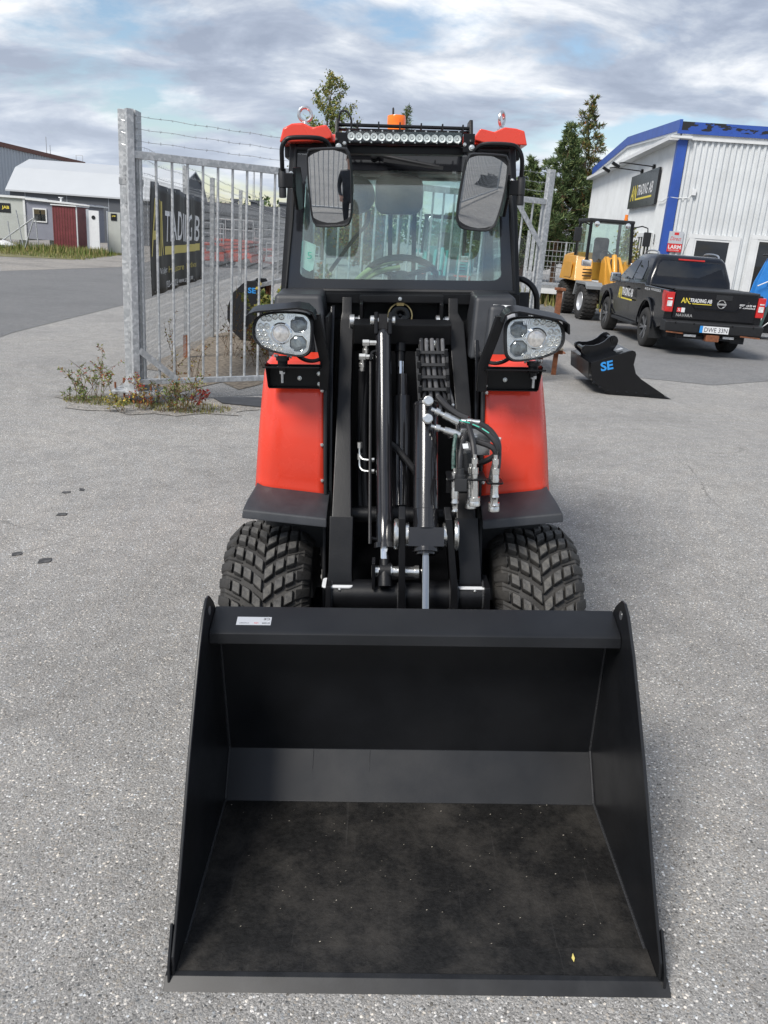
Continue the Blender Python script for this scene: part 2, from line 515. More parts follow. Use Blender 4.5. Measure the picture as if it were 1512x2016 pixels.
    def ball(self, c, r, n=10, m=6, sq=(1, 1, 1)):
        c = Vector(c)
        rings = []
        for j in range(m + 1):
            th = math.pi * j / m
            rings.append([c + Vector((max(math.sin(th), 1e-3) * math.cos(2 * math.pi * i / n) * r * sq[0], max(math.sin(th), 1e-3) * math.sin(2 * math.pi * i / n) * r * sq[1], math.cos(th) * r * sq[2])) for i in range(n)])
        return self.loft(rings)

    def mesh(self, name, bevel=0, seg=2, sharp=35, off=None):
        me = bpy.data.meshes.new(name)
        vs = self.v if off is None else [p - off for p in self.v]
        me.from_pydata([tuple(p) for p in vs], [], self.f)
        bm = bmesh.new()
        bm.from_mesh(me)
        bmesh.ops.recalc_face_normals(bm, faces=bm.faces)
        if bevel > 0:
            ed = [e for e in bm.edges if len(e.link_faces) == 2 and e.calc_face_angle(0) > R(28)]
            bmesh.ops.bevel(bm, geom=ed, offset=bevel, segments=seg, profile=0.6, affect='EDGES', clamp_overlap=True)
        bm.to_mesh(me)
        bm.free()
        for p in me.polygons:
            p.use_smooth = True
        me.set_sharp_from_angle(angle=R(sharp))
        return me

    def build(self, name, m, parent=None, bevel=0, seg=2, sharp=35, off=None):
        me = self.mesh(name, bevel, seg, sharp, off)
        me.materials.append(M_(m))
        o = link(name, me, parent)
        if bevel > 0:
            o.modifiers.new('weighted', 'WEIGHTED_NORMAL').keep_sharp = True
        return o


def link(name, data, parent=None):
    o = bpy.data.objects.new(name, data)
    COL.objects.link(o)
    if parent is not None:
        o.parent = parent
    return o


def tag(o, label, cat=None, group=None, kind=None):
    if label:
        o['label'] = label
    if cat:
        o['category'] = cat
    if group:
        o['group'] = group
    if kind:
        o['kind'] = kind
    return o


def thing(name, label, cat, loc=(0, 0, 0), rotz=0.0, group=None):
    o = bpy.data.objects.new(name, None)
    o.empty_display_size = 0.2
    COL.objects.link(o)
    o.location = loc
    o.rotation_euler = (0, 0, rotz)
    return tag(o, label, cat, group)


def copy_tree(o, parent=None):
    c = o.copy()
    COL.objects.link(c)
    c.parent = parent
    for ch in list(o.children):
        copy_tree(ch, c)
    return c


_tc = {}


def text_mesh(body, extrude=0.0, shear=0.0, bold=0.0, spacing=1.0):
    """Built-in font to mesh, normalised so that it starts at 0,0 and returns its width and height."""
    cu = bpy.data.curves.new('text', 'FONT')
    cu.body = body
    cu.size = 1.0
    cu.shear = shear
    cu.offset = bold
    cu.space_character = spacing
    cu.extrude = extrude
    cu.resolution_u = 3
    o = bpy.data.objects.new('text', cu)
    COL.objects.link(o)
    dg = bpy.context.evaluated_depsgraph_get()
    me = bpy.data.meshes.new_from_object(o.evaluated_get(dg))
    bpy.data.objects.remove(o)
    bpy.data.curves.remove(cu)
    xs = [v.co.x for v in me.vertices]
    ys = [v.co.y for v in me.vertices]
    x0, y0 = min(xs), min(ys)
    for v in me.vertices:
        v.co.x -= x0
        v.co.y -= y0
    return me, max(xs) - x0, max(ys) - y0


def lettering(name, body, m, origin, u, v, width, height, parent=None, off=0.002, shear=0.0, bold=0.0, spacing=1.0, shift=None):
    """Flat letters filling width x height from origin, along u and v, raised by off."""
    me, w, h = text_mesh(body, 0.0, shear, bold, spacing)
    u, v, origin = Vector(u).normalized(), Vector(v).normalized(), Vector(origin)
    nn = u.cross(v).normalized()
    sx, sy = width / w, height / h
    for q in me.vertices:
        p = origin + u * (q.co.x * sx) + v * (q.co.y * sy) + nn * off
        q.co = p - shift if shift is not None else p
    me.materials.clear()
    me.materials.append(M_(m))
    return link(name, me, parent)


def rrect(x0, x1, z0, z1, r, n=4):
    pts = []
    for cx, cz, a0 in ((x1 - r, z1 - r, 0), (x0 + r, z1 - r, 90), (x0 + r, z0 + r, 180), (x1 - r, z0 + r, 270)):
        for k in range(n + 1):
            a = R(a0 + 90 * k / n)
            pts.append((cx + r * math.cos(a), cz + r * math.sin(a)))
    return pts


# ------------------------------------------------------------------ ground
def gz(x, y):
    """height of the yard: the gateway apron falls towards the road on the left and levels out behind the gate"""
    b = min(1.0, max(0.0, (10 - y) / 5))
    b = b * b * (3 - 2 * b)
    return 0.0583 * 3 * math.tanh(x / 3) * b


def ground_sheet(name, xs, ys, m, dz, kind='structure', label=None):
    mb = MB()
    vs = [(x, y, gz(x, y) + dz) for y in ys for x in xs]
    nx = len(xs)
    fs = [(j * nx + i, j * nx + i + 1, (j + 1) * nx + i + 1, (j + 1) * nx + i) for j in range(len(ys) - 1) for i in range(nx - 1)]
    mb.add(vs, fs)
    o = mb.build(name, m)
    o['kind'] = kind
    return o


def frange(a, b, n):
    return [a + (b - a) * i / n for i in range(n + 1)]


xs = [-1200, -400, -120, -60, -30] + frange(-20, -8, 6) + frange(-7, 7, 42) + frange(8, 20, 6) + [30, 60, 120, 400, 1200]
ys = [-600, -200, -60, -20] + frange(-10, 12, 44) + [13, 14, 16, 20, 25, 30, 40, 60, 100, 200, 500, 1500]
ground_sheet('ground', xs, ys, 'yard_asphalt', 0.0)


def flat_poly(name, pts, m, z):
    mb = MB()
    mb.add([(x, y, gz(x, y) + z) for x, y in pts], [tuple(range(len(pts)))])
    o = mb.build(name, m)
    o['kind'] = 'structure'
    return o


flat_poly('road', [(-5.35, 10.2), (-5.6, 12), (-5.66, 17), (-5.9, 30), (-6.6, 60), (-14, 110), (-26, 110), (-13.4, 60), (-10.2, 30.5), (-11.5, 24.3), (-13.5, 18), (-16, 10.2)], 'road_asphalt', 0.004)
flat_poly('gravel_verge', [(-10.2, 30.5), (-13.4, 60), (-30, 60), (-30, 32), (-15.1, 31.6), (-11.5, 24.3)], 'gravel', 0.008)
flat_poly('lot', [(3.2, 12.2), (4.6, 11.9), (6.5, 13.3), (30, 12.6), (30, 60), (2.2, 60), (2.6, 24), (3.4, 17.0)], 'lot_asphalt', 0.004)
# ================================================================== compact wheel loader (the subject)
# built in its own frame: x across (to the right as seen from the bucket), y from bucket to tail, z up from the sloping apron
LX, LY, LZ = Vector((0.998, 0.019, 0.058)).normalized(), Vector((-0.019, 1.0, -0.001)), None
LY = (LY - LX * LY.dot(LX)).normalized()
LZ = LX.cross(LY)
O = Vector((0.165, 3.0, 0.0))
loader = thing('compact_wheel_loader', 'small red and black wheel loader with cab and large black bucket, facing the viewer', 'wheel loader')
_w = LX * O.x + LY * O.y + LZ * O.z
loader.matrix_world = Matrix(((LX.x, LY.x, LZ.x, _w.x), (LX.y, LY.y, LZ.y, _w.y), (LX.z, LY.z, LZ.z, _w.z), (0, 0, 0, 1)))
CX = 0.165


def LB(mb, name, m, parent=None, bevel=0.0, seg=2, sharp=35, label=None):
    o = mb.build(name, m, loader if parent is None else parent, bevel, seg, sharp, off=O)
    if label:
        o['label'] = label
    return o


def bolt(parent, p, d, r=0.007, m='zinc', h=0.006, name='bolt'):
    mb = MB()
    d = Vector(d).normalized()
    mb.rod(p, d, [(-0.004, r * 1.35), (0.001, r * 1.35), (0.0012, r), (h * .7, r), (h, r * .7)], 10)
    return LB(mb, name, m, parent)


# ---------------------------------------------------------------- bucket
xl, xr = -0.398, 0.776
T = 0.008
prof = [(1.50, 0.006), (2.140, 0.020), (2.240, 0.145), (2.185, 0.640)]   # inside line: floor, slope, back


def off_line(pr, d):
    out = []
    for i, p in enumerate(pr):
        a = Vector((*pr[max(i - 1, 0)], 0)); b = Vector((*pr[min(i + 1, len(pr) - 1)], 0))
        t = (b - a).normalized()
        out.append((p[0] + t.y * d, p[1] - t.x * d))
    return out


mb = MB()
outer = off_line(prof, 0.008)
outer[0] = (1.50, 0.001)
outer = [(y, max(z, 0.001)) for y, z in outer]
mb.prism(prof + outer[::-1], 'x', xl + T, xr - T)
# floor wear: own material with dust
m = mat('bucket_floor', (0.0085, 0.0083, 0.0082), 0.55, spec=0.45, var=0.6, vscale=60, bump=0.2, bscale=120, dirt=(0.060, 0.055, 0.049), dirt_scale=4.2, dirt_amt=0.8)
_t = m.node_tree
for _n in _t.nodes:
    if _n.type == 'TEX_NOISE' and abs(_n.inputs['Scale'].default_value - 4.2) < .01:
        _n.inputs['Detail'].default_value = 14
        _n.inputs['Roughness'].default_value = 0.78
_b = _t.nodes['Principled BSDF']
_src = _b.inputs['Base Color'].links[0].from_socket
_c = N(_t, 'ShaderNodeTexCoord')
for _sc, _rz in (((70, 1.6, 1), 6),):          # scrape marks in two directions
    _m = N(_t, 'ShaderNodeMapping', inp={'Scale': _sc, 'Rotation': (0, 0, R(_rz))})
    _q = N(_t, 'ShaderNodeTexNoise', inp={'Scale': 1.0, 'Detail': 3.0, 'Roughness': 0.6})
    _r2 = ramp(_t, [(0.66, 0.0), (0.72, 0.22)])
    _x = N(_t, 'ShaderNodeMix', data_type='RGBA', inp={7: (0.07, 0.068, 0.066, 1)})
    _t.links.new(_c.outputs['Object'], _m.inputs[0]); _t.links.new(_m.outputs[0], _q.inputs['Vector'])
    _t.links.new(_q.outputs['Fac'], _r2.inputs[0]); _t.links.new(_r2.outputs[0], _x.inputs[0]); _t.links.new(_src, _x.inputs[6])
    _src = _x.outputs[2]
_t.links.new(_src, _b.inputs['Base Color'])
bucket = LB(mb, 'bucket', 'black_bucket', bevel=0.002, seg=1)
mb = MB()
mb.hexa([(xl + T + .002, 1.505, .0075), (xr - T - .002, 1.505, .0075), (xr - T - .002, 2.134, .0215), (xl + T + .002, 2.134, .0215), (xl + T + .002, 1.505, .0095), (xr - T - .002, 1.505, .0095), (xr - T - .002, 2.134, .0235), (xl + T + .002, 2.134, .0235)])
LB(mb, 'floor_plate', 'bucket_floor', bucket, label='dusty bucket floor with brown dirt and scratches')
# cutting edge
mb = MB()
mb.prism([(1.470, 0.000), (1.498, 0.020), (1.512, 0.0215), (1.512, 0.010), (1.490, 0.001)], 'x', -0.412, 0.792)
LB(mb, 'cutting_edge', mat('worn_edge', (0.008, 0.0085, 0.010), 0.42, var=0.5, vscale=14, dirt=(0.03, 0.03, 0.03), dirt_scale=8, dirt_amt=0.5), bucket, bevel=0.001, seg=1)
mb = MB().prism([(1.512, 0.0095), (1.512, 0.0213), (1.590, 0.0235), (1.590, 0.0105)], 'x', xl + T + .001, xr - T - .001)
LB(mb, 'edge_plate', 'bucket_floor', bucket)
# side plates
sp = [(1.497, 0.004), (1.507, 0.065), (1.595, 0.175), (1.685, 0.300), (1.780, 0.430), (1.872, 0.545), (1.955, 0.645), (2.035, 0.722), (2.075, 0.742), (2.105, 0.738),
      (2.150, 0.700), (2.185, 0.652), (2.250, 0.150), (2.150, 0.012), (1.60, 0.001)]
for x0, x1 in ((xl, xl + T), (xr - T, xr)):
    mb = MB().prism(sp, 'x', x0, x1)
    LB(mb, 'side_plate', 'black_bucket', bucket, bevel=0.002, seg=1)
    xo = x0 - 0.006 if x0 < 0 else x1
    mb = MB().prism([(1.484, 0.002), (1.492, 0.050), (1.545, 0.128), (1.552, 0.125), (1.56, 0.09), (1.60, 0.002)], 'x', xo, xo + 0.006)
    LB(mb, 'side_cutter', 'black_bucket', bucket, bevel=0.001, seg=1)
    # lifting hole: solid disc, its bright colour standing for the pale yard seen through
    xe = x0 - 0.0006 if x0 < 0 else x1 - T - 0.0006
    mb = MB()
    mb.rod((xe, 2.093, 0.697), (1, 0, 0), [(0, 0.013), (T + 0.0012, 0.013)], 18)
    LB(mb, 'lifting_hole_disc', 'steel_bright', bucket)
# top bar (angle section)
mb = MB().prism([(2.062, 0.640), (2.056, 0.612), (2.064, 0.611), (2.072, 0.636), (2.165, 0.663), (2.205, 0.640), (2.210, 0.650), (2.168, 0.675), (2.075, 0.648)], 'x', xl + T + .001, xr - T - .001)
LB(mb, 'top_bar', 'black_bucket', bucket, bevel=0.002, seg=2)
# weld beads along the inside corners
for x in (xl + T + .002, xr - T - .002):
    mb = MB().tube([(x, y, z + 0.004) for y, z in prof], 0.0045, 6)
    LB(mb, 'weld_bead', 'weld', bucket)
for x in (0.06, -0.12):
    mb = MB().tube([(x, 2.1485, 0.0255), (x + .002, 2.237, 0.1435)], 0.0009, 5)
    LB(mb, 'scratch_line', 'weld', bucket)
# data plate on the top bar
mb = MB()
ux, uy = Vector((1, 0, 0)), Vector((0, 0.093, 0.027)).normalized()
pc = Vector((-0.318, 2.092, 0.6535))
mb.add([pc, pc + ux * .098, pc + ux * .098 + uy * .034, pc + uy * .034], [(0, 1, 2, 3)])
plate = LB(mb, 'data_plate', 'label_silver', bucket, label='small silver data plate on the bucket top bar')
# the plate reads upside down from the lip side
nrm = ux.cross(uy)
for body, x, y, w_, h_, mm in (('EVER', .094, .011, .022, .0055, 'print_black'), ('UN', .062, .011, .011, .0055, 'print_red'), ('ATTACHMENT', .036, .010, .028, .0038, 'print_black'), ('CE', .094, .029, .018, .008, 'print_black')):
    o = lettering('plate_print', body, mm, pc + ux * x + uy * y, -ux, -uy, w_, h_, plate, off=0.0007, shift=O)
# leaf and specks lying in the bucket
for k, (x, y, s_, mm) in enumerate([(0.575, 1.545, 0.011, 'print_gold')]):
    mb = MB().add([(x, y, .026), (x + s_ * .4, y + s_, .027), (x + s_ * .2, y + s_ * 2.2, .029), (x - s_ * .3, y + s_ * 1.1, .026)], [(0, 1, 2, 3)])
    lf = mb.build('fallen_leaf', mm)
    lf.matrix_world = loader.matrix_world @ Matrix.Translation(-O)
    tag(lf, 'tiny yellow leaf lying at the front of the black bucket', 'leaf')
rnd = random.Random(3)
mb = MB()
for k in range(150):
    x, y = rnd.uniform(-.37, .75), 1.52 + .62 * rnd.random() ** .7
    z = 0.0095 + (y - 1.505) * .0223 + .0004
    s_ = rnd.uniform(.0009, .0028)
    a = rnd.uniform(0, 3)
    mb.add([(x + s_ * math.cos(a + q), y + s_ * math.sin(a + q) * .6, z + (q > 2) * .001) for q in (0, 1.7, 3.3, 4.6)], [(0, 1, 2, 3)])
o = LB(mb, 'grit', mat('grit', (0.35, 0.32, 0.27), 0.9), bucket)
o['kind'] = 'stuff'

# ---------------------------------------------------------------- wheels with lugs
WR = 0.352
WYF, WYR = 2.795, 4.45
lug_sets = {}


def wheel_mesh(w):
    mb = MB()
    h = w / 2
    pr = [(-h * .80, .165), (-h * .93, .195), (-h * 1.0, .245), (-h * .97, .290), (-h * .84, .318), (-h * .5, .330), (0, .334), (h * .5, .330), (h * .84, .318), (h * .97, .290), (h * 1.0, .245), (h * .93, .195), (h * .80, .165)]
    n = 56
    rings = [[Vector((o_, r_ * math.cos(2 * math.pi * i / n), r_ * math.sin(2 * math.pi * i / n))) for i in range(n)] for o_, r_ in pr]
    mb.loft(rings, True, False)
    return mb


def lug_mesh(u0, u1, a0, a1, skew, h, w):
    """block on the tread from lateral u0..u1 (fractions of half width), angular a0..a1; returns mesh in wheel frame at angle 0"""
    hw = w / 2

    def base_r(u):
        a = abs(u)
        return 0.334 - 0.016 * max(0, (a - .35) / .5) ** 1.5 if a < .85 else 0.318 - (a - .85) / .15 * 0.035

    vs = []
    nseg = 3 if abs(u1 - u0) > .3 else 1
    rings = []
    for k in range(nseg + 1):
        t = k / nseg
        u = u0 + (u1 - u0) * t
        sh = skew * (abs(u) ** 0.75)
        rb, rt = base_r(min(abs(u), 1.0)) - .004, base_r(min(abs(u), 1.0)) + h * (1 if abs(u) < .9 else .75)
        ring = []
        for rr, da in ((rb, -.010), (rt, .003), (rt, -.003), (rb, .010)):
            aa = (a0 if da in (-.010, .003) else a1) + sh
            aa += da
            ring.append(Vector((u * hw, -rr * math.cos(aa), rr * math.sin(aa))))
        rings.append(ring)
    mb = MB()
    mb.loft(rings)
    me = mb.mesh('tread_block', 0.0022, 1)
    me.materials.append(M_('rubber'))
    me.materials.append(M_('tread_top'))
    for p in me.polygons:                       # worn dusty crowns of the blocks
        c = p.center
        rad = Vector((0, c.y, c.z)).normalized()
        if p.normal.dot(rad) > .86:
            p.material_index = 1
    return me


NL = 31


def lug_protos(w):
    out = []
    for s in (1, -1):
        for (u0, u1, a0, a1) in ((.02, .205, -.063, .063), (.255, .435, -.062, .062), (.485, .66, -.060, .060), (.71, 1.0, -.054, .054)):
            out.append((lug_mesh(s * u0, s * u1, a0, a1, .30, .019, w), s))
    return out


TW = 0.312
PROTO = lug_protos(TW)
tyre_me = None


def make_wheel(xc, yc, steer=0.0, blocks=True):
    global tyre_me
    if tyre_me is None:
        tyre_me = wheel_mesh(TW).mesh('wheel')
        tyre_me.materials.append(M_('rubber'))
    wob = link('wheel', tyre_me, loader)
    wob.location = Vector((xc, yc, WR)) - O
    # rim
    mb = MB()
    sgn = 1 if xc > CX else -1
    mb.rod((-.13 * sgn, 0, 0), (sgn, 0, 0), [(0, .168), (.02, .172), (.05, .160), (.13, .155), (.21, .160), (.24, .172), (.26, .168), (.255, .15), (.2, .13), (.19, .05), (.17, .045), (.17, .001)], 36)
    o = mb.build('rim', 'black_satin', wob)
    ph = 0.11 if xc > CX else 0.0
    pitch = 2 * math.pi / NL
    if blocks:
        hid = MB()
        for k in range(NL):
            for me, s in PROTO:
                a = pitch * (k + (0.5 if s < 0 else 0)) + ph
                e = (math.degrees(a) + 540) % 360 - 180
                if -42 < e < 150:                   # the blocks the viewer can see are pieces of their own
                    b = link('tread_block', me, wob)
                    b.rotation_euler = (-a, 0, 0)
                else:
                    rm = Matrix.Rotation(-a, 3, 'X')
                    hid.add([rm @ v.co for v in me.vertices], [tuple(q.vertices) for q in me.polygons])
        o = hid.build('tread', 'rubber', wob)
        o['kind'] = 'stuff'
        # raised thin ribs on the carcass between the lugs
        mb = MB()
        for k in range(NL):
            for s in (1, -1):
                a = pitch * (k + .5 + (0.5 if s < 0 else 0)) + ph
                pts = []
                for t in range(6):
                    u = .50 + .46 * t / 5
                    aa = a + .30 * u ** .75
                    rr = .3345 - 0.016 * max(0, (u - .35) / .5) ** 1.5 if u < .85 else .3185 - (u - .85) / .15 * .035
                    pts.append((s * u * TW / 2, -(rr + .001) * math.cos(aa), (rr + .001) * math.sin(aa)))
                mb.tube(pts, .0022, 4)
        o = mb.build('carcass_rib', 'rubber', wob)
        o['kind'] = 'stuff'
    else:
        mb = MB()
        o = None
        for k in range(NL):
            for me, s in PROTO:
                a = pitch * (k + (0.5 if s < 0 else 0))
                rm = Matrix.Rotation(-a, 3, 'X')
                mb.add([rm @ v.co for v in me.vertices], [tuple(p.vertices) for p in me.polygons])
        o = mb.build('tread', 'rubber', wob)
        o['kind'] = 'stuff'
    return wob


XWL, XWR = -0.310, 0.636
make_wheel(XWL, WYF); make_wheel(XWR, WYF)
make_wheel(XWL, WYR, blocks=False); make_wheel(XWR, WYR, blocks=False)

# ---------------------------------------------------------------- chassis, axle, front frame
mb = MB()
mb.box(-.16, .49, 2.72, 2.87, .27, .43)
mb.cyl((-.30, WYF, WR), (.63, WYF, WR), .062, n=20)
mb.box(-.10, .43, 2.70, 3.35, .36, .52)
mb.prism([(2.66, .38), (2.74, .62), (2.86, .86), (2.95, 1.28), (3.3, 1.42), (3.3, .38)], 'x', -.123, -.110)
mb.prism([(2.66, .38), (2.74, .62), (2.86, .86), (2.95, 1.28), (3.3, 1.42), (3.3, .38)], 'x', .440, .453)
LB(mb, 'front_chassis', 'black_satin', bevel=0.004)
mb = MB()
mb.box(-.18, .51, 3.3, 5.1, .32, .62)
mb.cyl((-.30, WYR, WR), (.63, WYR, WR), .062, n=20)
LB(mb, 'rear_chassis', 'black_satin', bevel=0.01)
mb = MB().prism([(4.25, .55), (5.22, .55), (5.25, .72), (5.18, 1.16), (5.0, 1.24), (4.25, 1.30)], 'x', -.26, .59)
LB(mb, 'engine_cover', 'loader_red', bevel=0.03, seg=3)
# dark bulkhead and panel behind the boom
mb = MB()
mb.box(-.108, .438, 3.20, 3.24, .42, 1.40)
mb.box(-.11, -.10, 2.85, 3.2, .5, 1.44)
LB(mb, 'bulkhead', 'black_satin')
# top cross plate under the windscreen, with two slots for the arm heads
mb = MB()
mb.box(-.300, .600, 3.185, 3.23, 1.462, 1.500)
mb.box(-.004, .308, 3.10, 3.19, 1.472, 1.498)
mb.prism([(3.04, 1.47), (3.20, 1.497), (3.20, 1.32), (3.06, 1.32)], 'x', .000, .012)
mb.prism([(3.04, 1.47), (3.20, 1.497), (3.20, 1.32), (3.06, 1.32)], 'x', .292, .304)
LB(mb, 'top_bracket', 'black_satin', bevel=0.003)
bolt(loader, (.147, 3.098, 1.486), (0, -1, .1), .005)
# pins of the arm heads
for x, s in ((-.016, 1), (.300, 1)):
    mb = MB()
    mb.rod((x - .006, 3.075, 1.405), (1, 0, 0), [(-.016, .022), (-.014, .026), (.002, .026), (.003, .017), (.016, .017), (.017, .022), (.032, .022), (.034, .015)], 20)
    LB(mb, 'pivot_pin', 'steel_bright')

# ---------------------------------------------------------------- boom
boom = None
for nm, s in (('L', -1), ('R', 1)):
    if s < 0:
        t0, t1, b0, b1 = (-.066, -.030), (-.0725, -.0245), (-.079, -.012), (-.086, -.008)
    else:
        t0, t1, b0, b1 = (.326, .362), (.3275, .3835), (.343, .407), (.352, .424)
    mb = MB()
    # head, upper beam, lower beam: centre line in y,z with depth across
    st = [((3.115, 1.490), t0, .055), ((3.095, 1.440), t0, .07), ((3.080, 1.405), t1, .085), ((2.850, 1.135), t1 if s < 0 else (.345, .400), .10), ((2.600, .785), b0, .105)]
    rings = []
    for (y, z), (xa, xb), dpt in st:
        t_ = Vector((0, -.70, -.72)).normalized()
        nrm_ = Vector((0, -.72, .70)).normalized()
        c = Vector((0, y, z))
        fr_, bk_ = c + nrm_ * 0.0, c - nrm_ * dpt
        rings.append([Vector((xa, fr_.y, fr_.z)), Vector((xb, fr_.y, fr_.z)), Vector((xb, bk_.y, bk_.z)), Vector((xa, bk_.y, bk_.z))])
    mb.loft(rings)
    o = LB(mb, 'lift_arm', 'black_satin', boom, bevel=0.004)
    # sleeve
    mb = MB()
    rings = []
    for (y, z), (xa, xb), dpt in (((2.605, .806), (b0[0] - .006, b0[1] + .006), .12), ((2.530, .640), (b1[0], b1[1]), .12), ((2.515, .600), (b1[0] - .002, b1[1] + .002), .12)):
        nrm_ = Vector((0, -.80, .60)).normalized()
        c = Vector((0, y, z)) + nrm_ * .006
        bk_ = c - nrm_ * dpt
        rings.append([Vector((xa, c.y, c.z)), Vector((xb, c.y, c.z)), Vector((xb, bk_.y, bk_.z)), Vector((xa, bk_.y, bk_.z))])
    mb.loft(rings)
    LB(mb, 'arm_sleeve', 'black_satin', None, bevel=0.004)
    # zinc lock plate with a small bolt at the arm foot
    xa, xb = (b1[0] - .020, b1[1] + .004) if s < 0 else (b1[0] - .006, b1[1] + .018)
    mb = MB().prism(rrect(xa, xb, 2.485, 2.56, .012), 'z', .5955, .6015)
    LB(mb, 'lock_plate', 'white_plastic', None, bevel=0.001, seg=1)
    bolt(loader, ((xa + xb) / 2 + .008, 2.487, .590), (0, -1, 0), .005)
# cross member high on the boom
mb = MB().hexa([(-.020, 2.985, 1.335), (.330, 2.985, 1.335), (.330, 3.06, 1.30), (-.020, 3.06, 1.30), (-.020, 2.965, 1.405), (.330, 2.965, 1.405), (.330, 3.04, 1.42), (-.020, 3.04, 1.42)])
LB(mb, 'boom_cross_member', 'black_satin', bevel=0.005)
mb = MB().cyl((-.02, 2.72, .775), (.37, 2.72, .775), .030, n=20)
LB(mb, 'lower_cross_tube', 'black_satin')

# ---------------------------------------------------------------- quick coupler
mb = MB()
mb.cyl((-.088, 2.525, .556), (.446, 2.525, .556), .052, n=28)
coupler = LB(mb, 'coupler_tube', 'black_satin')
for x in (-.092, .432):
    mb = MB().prism([(2.47, .610), (2.58, .612), (2.60, .55), (2.57, .20), (2.46, .20), (2.452, .55)], 'x', x, x + .018)
    LB(mb, 'end_plate', 'black_satin', coupler, bevel=0.003)
for xa, xb, yb in ((.148, .170, 0), (.322, .344, 0)):
    top = .866
    mb = MB()
    dx_ = -.003 if xa < .2 else -.030
    lo, hi = (xa, xb), (xa + dx_, xb + dx_)
    pts = [(2.46, .20), (2.455, .58), (2.463, .62), (2.49, .84), (2.53, .870), (2.575, .84), (2.59, .60), (2.56, .20)]
    n = len(pts)
    vs = []
    for side in (0, 1):
        for y, z in pts:
            t = min(1, max(0, (z - .6) / .27))
            vs.append((lo[side] + (hi[side] - lo[side]) * t, y, z))
    mb.add(vs, [tuple(range(n - 1, -1, -1)), tuple(range(n, 2 * n))] + [(i, (i + 1) % n, n + (i + 1) % n, n + i) for i in range(n)])
    LB(mb, 'coupler_lug', 'black_satin', coupler, bevel=0.003)
    xw = (xa + xb) / 2
    for side in (-1, 1):
        mb = MB()
        mb.rod((xw + dx_ * .6 + side * .012, 2.522, .775), (side, 0, 0), [(0, .050), (.004, .052), (.010, .052), (.014, .048), (.015, .03)] if side == (-1 if xa < .2 else 1) else [(0, .040), (.010, .040), (.012, .036)], 26)
        LB(mb, 'pivot_washer', 'zinc', coupler)
for x in (.148, .170, .322, .344, -.074, .430):
    mb = MB().tube([(x, 2.525 + .053 * math.cos(R(a)), .556 + .053 * math.sin(R(a))) for a in range(60, 270, 15)], .004, 6)
    LB(mb, 'weld_bead', 'weld', coupler)
mb = MB()
for x0, x1 in ((-.07, -.03), (.36, .42)):
    mb.box(x0, x1, 2.47, 2.52, .47, .515)
LB(mb, 'coupler_stop', 'black_satin', coupler, bevel=.004)
mb = MB().box(-.02, .36, 2.50, 2.512, .492, .502)
LB(mb, 'coupler_bar', 'black_satin', coupler)

# ---------------------------------------------------------------- tilt cylinder on the left, with pipe and fittings
A, B = Vector((.086, 2.935, 1.385)), Vector((.1005, 2.545, .735))
ax = (B - A).normalized()
mb = MB()
mb.rod(A, ax, [(0, .022), (.012, .0275), (.02, .0275), ((B - A).length - .10, .0275), ((B - A).length - .098, .0287), ((B - A).length - .006, .0287), ((B - A).length, .0285), ((B - A).length + .001, .036), ((B - A).length + .018, .036), ((B - A).length + .019, .02)], 28)
mb.box(.0705, .1015, 2.925, 2.962, 1.375, 1.445)
tilt = LB(mb, 'tilt_cylinder', 'cylinder_gloss')
mb = MB().rod(B + ax * .018, ax, [(0, .0165), (.045, .0165)], 20)
LB(mb, 'piston_rod', 'chrome', tilt)
mb = MB().rod(B + ax * .055, ax, [(0, .018), (.035, .0185), (.036, .022), (.06, .024), (.09, .024)], 18)
mb.rod((.086, 2.505, .650), (1, 0, 0), [(0, .032), (.036, .032)], 24)
LB(mb, 'rod_eye', 'black_satin', tilt)
mb = MB().rod((.070, 2.505, .650), (1, 0, 0), [(-.012, .018), (-.010, .024), (.000, .024), (.001, .020), (.018, .020), (.019, .026), (.056, .026), (.057, .018), (.13, .018), (.131, .022), (.145, .022), (.147, .016)], 24)
LB(mb, 'pivot_pin', 'zinc', tilt)
mb = MB().prism([(2.47, .60), (2.475, .69), (2.505, .70), (2.53, .69), (2.54, .60)], 'x', .060, .071)
LB(mb, 'pin_lug', 'black_satin', tilt, bevel=.002)
for x in (.055, .104):
    mb = MB().prism([(2.905, 1.38), (2.915, 1.43), (2.945, 1.452), (2.98, 1.44), (3.0, 1.39)], 'x', x, x + .013)
    LB(mb, 'clevis_plate', 'black_satin', tilt, bevel=.003)
mb = MB().rod((.046, 2.945, 1.421), (1, 0, 0), [(-.006, .012), (-.004, .018), (.008, .018), (.009, .012), (.072, .012), (.073, .016), (.082, .016), (.084, .01)], 18)
LB(mb, 'clevis_pin', 'zinc', tilt)
mb = MB().tube([(.072, 2.893, 1.322), (.050, 2.888, 1.318), (.0445, 2.878, 1.295), (.0445, 2.86, 1.24), (.052, 2.50, .80), (.056, 2.49, .775), (.075, 2.498, .766)], .0055, 8, smooth=3)
LB(mb, 'steel_pipe', 'black_satin', tilt)
